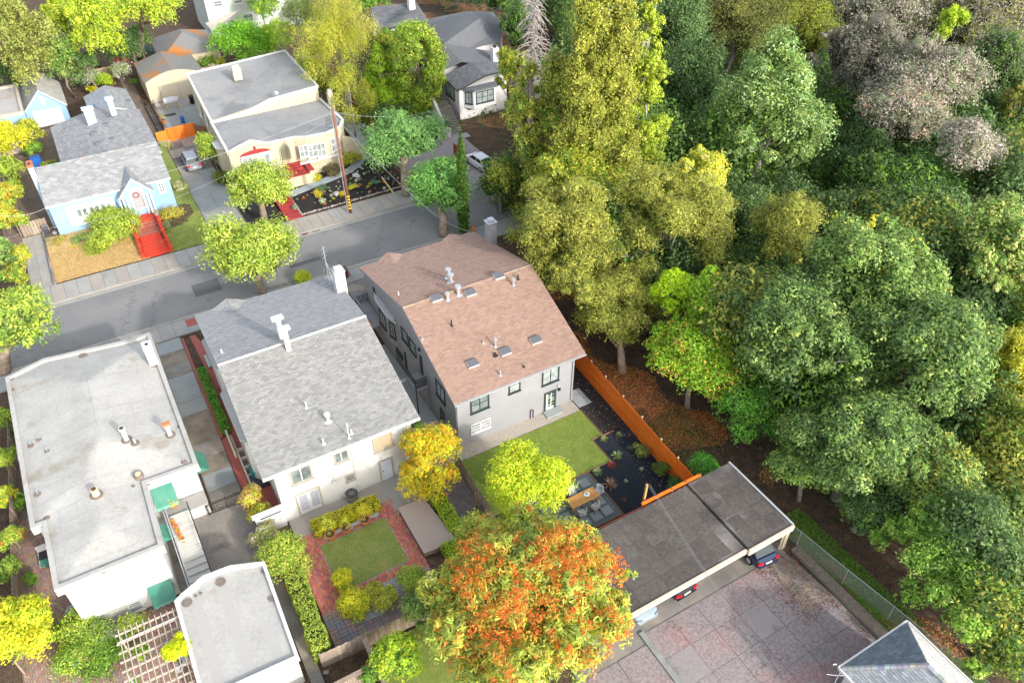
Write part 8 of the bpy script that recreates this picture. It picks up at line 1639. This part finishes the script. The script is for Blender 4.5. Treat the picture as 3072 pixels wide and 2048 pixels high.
# understory + litter
def scatter(name, label, fn, n, L, cols, z=.05, asp=.6, mt=None, out=.3, cat='ground cover', rz=.03):
    P = []
    while len(P) < n:
        a, b, zz = fn(); P.append([*ab(a, b, zz+z+abs(RS.normal())*rz)])
    P = np.array(P); V = leafquads(P, np.tile(np.array([[0, 0, 1.]]), (n, 1)), L, asp, 1.5); C = pal(cols, n)*(2.6 if 'leaf' in name else 1.7)*RS.uniform(.6, 1.3, (n, 1)); return quads(name, V, C, leafm, None, kind='stuff', label=label, cat=cat)
zbank = lambda a, b: -.03+min(1, max(0, (a-29.6)/3))*(.25*math.sin(a*.7+b*.3)+.2*math.sin(b*.9)-1.2*math.exp(-((a-40)/4)**2))
def fb_(): b = 14+RS.rand()*36; a = (29.8 if b > 25 else 34.6)+RS.rand()*8; return (a, b, zbank(a, b))
scatter('leaf_litter', 'orange brown fallen leaves covering the creek bank', fb_, 42000, .13, [((.34, .13, .03), 3), ((.24, .10, .035), 3), ((.14, .07, .03), 3), ((.46, .24, .06), 1)], .02)
def fc_(): b = -4+RS.rand()*30; a = 34.4+RS.rand()*6; return (a, b, zbank(a, b))
scatter('leaf_litter', 'brown fallen leaves along the foot of the laurel', fc_, 16000, .13, [((.30, .13, .05), 3), ((.18, .09, .045), 3), ((.36, .2, .1), 1)], .04)
def fm_(): b = 25+RS.rand()**.8*20; a = 27+RS.rand()*2.2; return (a, b, 0)
scatter('fallen_leaves', 'small tan fallen leaves dotted over the black mulch and fabric', fm_, 420, .08, [((.45, .28, .12), 3), ((.35, .14, .06), 2), ((.4, .4, .35), 1)], .05)
def fl2(): b = 10+RS.rand()*7.5; a = 28.2+RS.rand()*3.4+(17.5-b)*.0; return (a, b, 0)
scatter('fallen_leaves', 'dark rusty leaves swept along the kerb near the navy car', lambda: (28.6+RS.rand()*3.0, 13.2+RS.rand()*4.5, 0) if RS.rand() < .7 else (31.0+RS.rand()*.9, RS.uniform(2, 14), 0), 2200, .09, [((.20, .07, .035), 3), ((.12, .055, .035), 3), ((.3, .2, .12), 1)], .04, rz=.01)
def gs(): b = RS.rand()*20+0; a = 32.8+RS.rand()*2.1; return (a, b, 0)
scatter('wild_grass', 'rough green grass between the chain link fence and the leaf litter', gs, 12000, .2, [((.07, .17, .02), 3), ((.11, .22, .03), 2), ((.17, .2, .05), 1)], .06, .2, rz=.08, cat='grass')
scatter('grass', 'lawn blades of the grey house back garden', lambda: (16.1+RS.rand()*(9.75 if True else 0), 30.25+RS.rand()*5.4, 0) if RS.rand() < .95 else (25.9+RS.rand()*.95, 32.7+RS.rand()*3, 0), 16000, .075, [((.17, .25, .035), 3), ((.24, .30, .05), 3), ((.11, .17, .03), 2)], .06, .3, rz=.02, cat='grass')
scatter('grass', 'lawn blades of the small brick edged lawn', lambda: (4.65+RS.rand()*4.6, 29.85+RS.rand()*3.9, 0), 7000, .07, [((.23, .29, .06), 3), ((.30, .33, .08), 3), ((.40, .33, .15), 1)], .08, .3, rz=.02, cat='grass')
scatter('grass', 'straw coloured grass of the dry front lawn', lambda: (lambda a, b: (a, b, slope(a, b)))(-7.1+RS.rand()*8.3, 74.95+RS.rand()*5.5), 9000, .11, [((.55, .38, .16), 3), ((.42, .30, .13), 3), ((.25, .26, .08), 1)], .02, .3, rz=.03, cat='grass')
scatter('grass', 'green grass strip beside the blue house driveway', lambda: (lambda a, b: (a, b, slope(a, b)*.85))(3.6+RS.rand()*4.2, 75+RS.rand()*8) if RS.rand() < .6 else (6.3+RS.rand()*1.5, 83+RS.rand()*10, .5), 9000, .11, [((.16, .26, .03), 3), ((.26, .30, .05), 3), ((.1, .18, .03), 2)], .02, .3, rz=.03, cat='grass')
scatter('gutter_leaves', 'small dry leaves and dust collected along the street kerbs', lambda: (RS.uniform(-25, 40), (71.3+abs(RS.normal())*-.25+.35) if RS.rand() < .6 else 63.85+abs(RS.normal())*.2, .02), 1500, .07, [((.20, .12, .06), 3), ((.12, .08, .045), 2), ((.28, .2, .1), 1)], .01, rz=.005)
scatter('undergrowth', 'dark ground plants and ivy on the shaded forest floor', lambda: (lambda a, b: (a, b, zbank(a, b)))(36+RS.rand()*60, 5+RS.rand()*120), 30000, .45, [((.04, .08, .025), 3), ((.06, .11, .03), 2), ((.08, .06, .03), 1)], .1, .6, rz=.5)
scatter('undergrowth', 'brushy root tangle and weeds on the bank beside the orange fence', lambda: (lambda a, b: (a, b, zbank(a, b)))(29.9+RS.rand()*4, 24+RS.rand()*8), 3500, .18, [((.12, .13, .04), 3), ((.16, .10, .05), 2), ((.08, .12, .03), 2)], .05, .3, rz=.2)
print('QUADS', NQ[0], 'OBJ', len(bpy.data.objects))
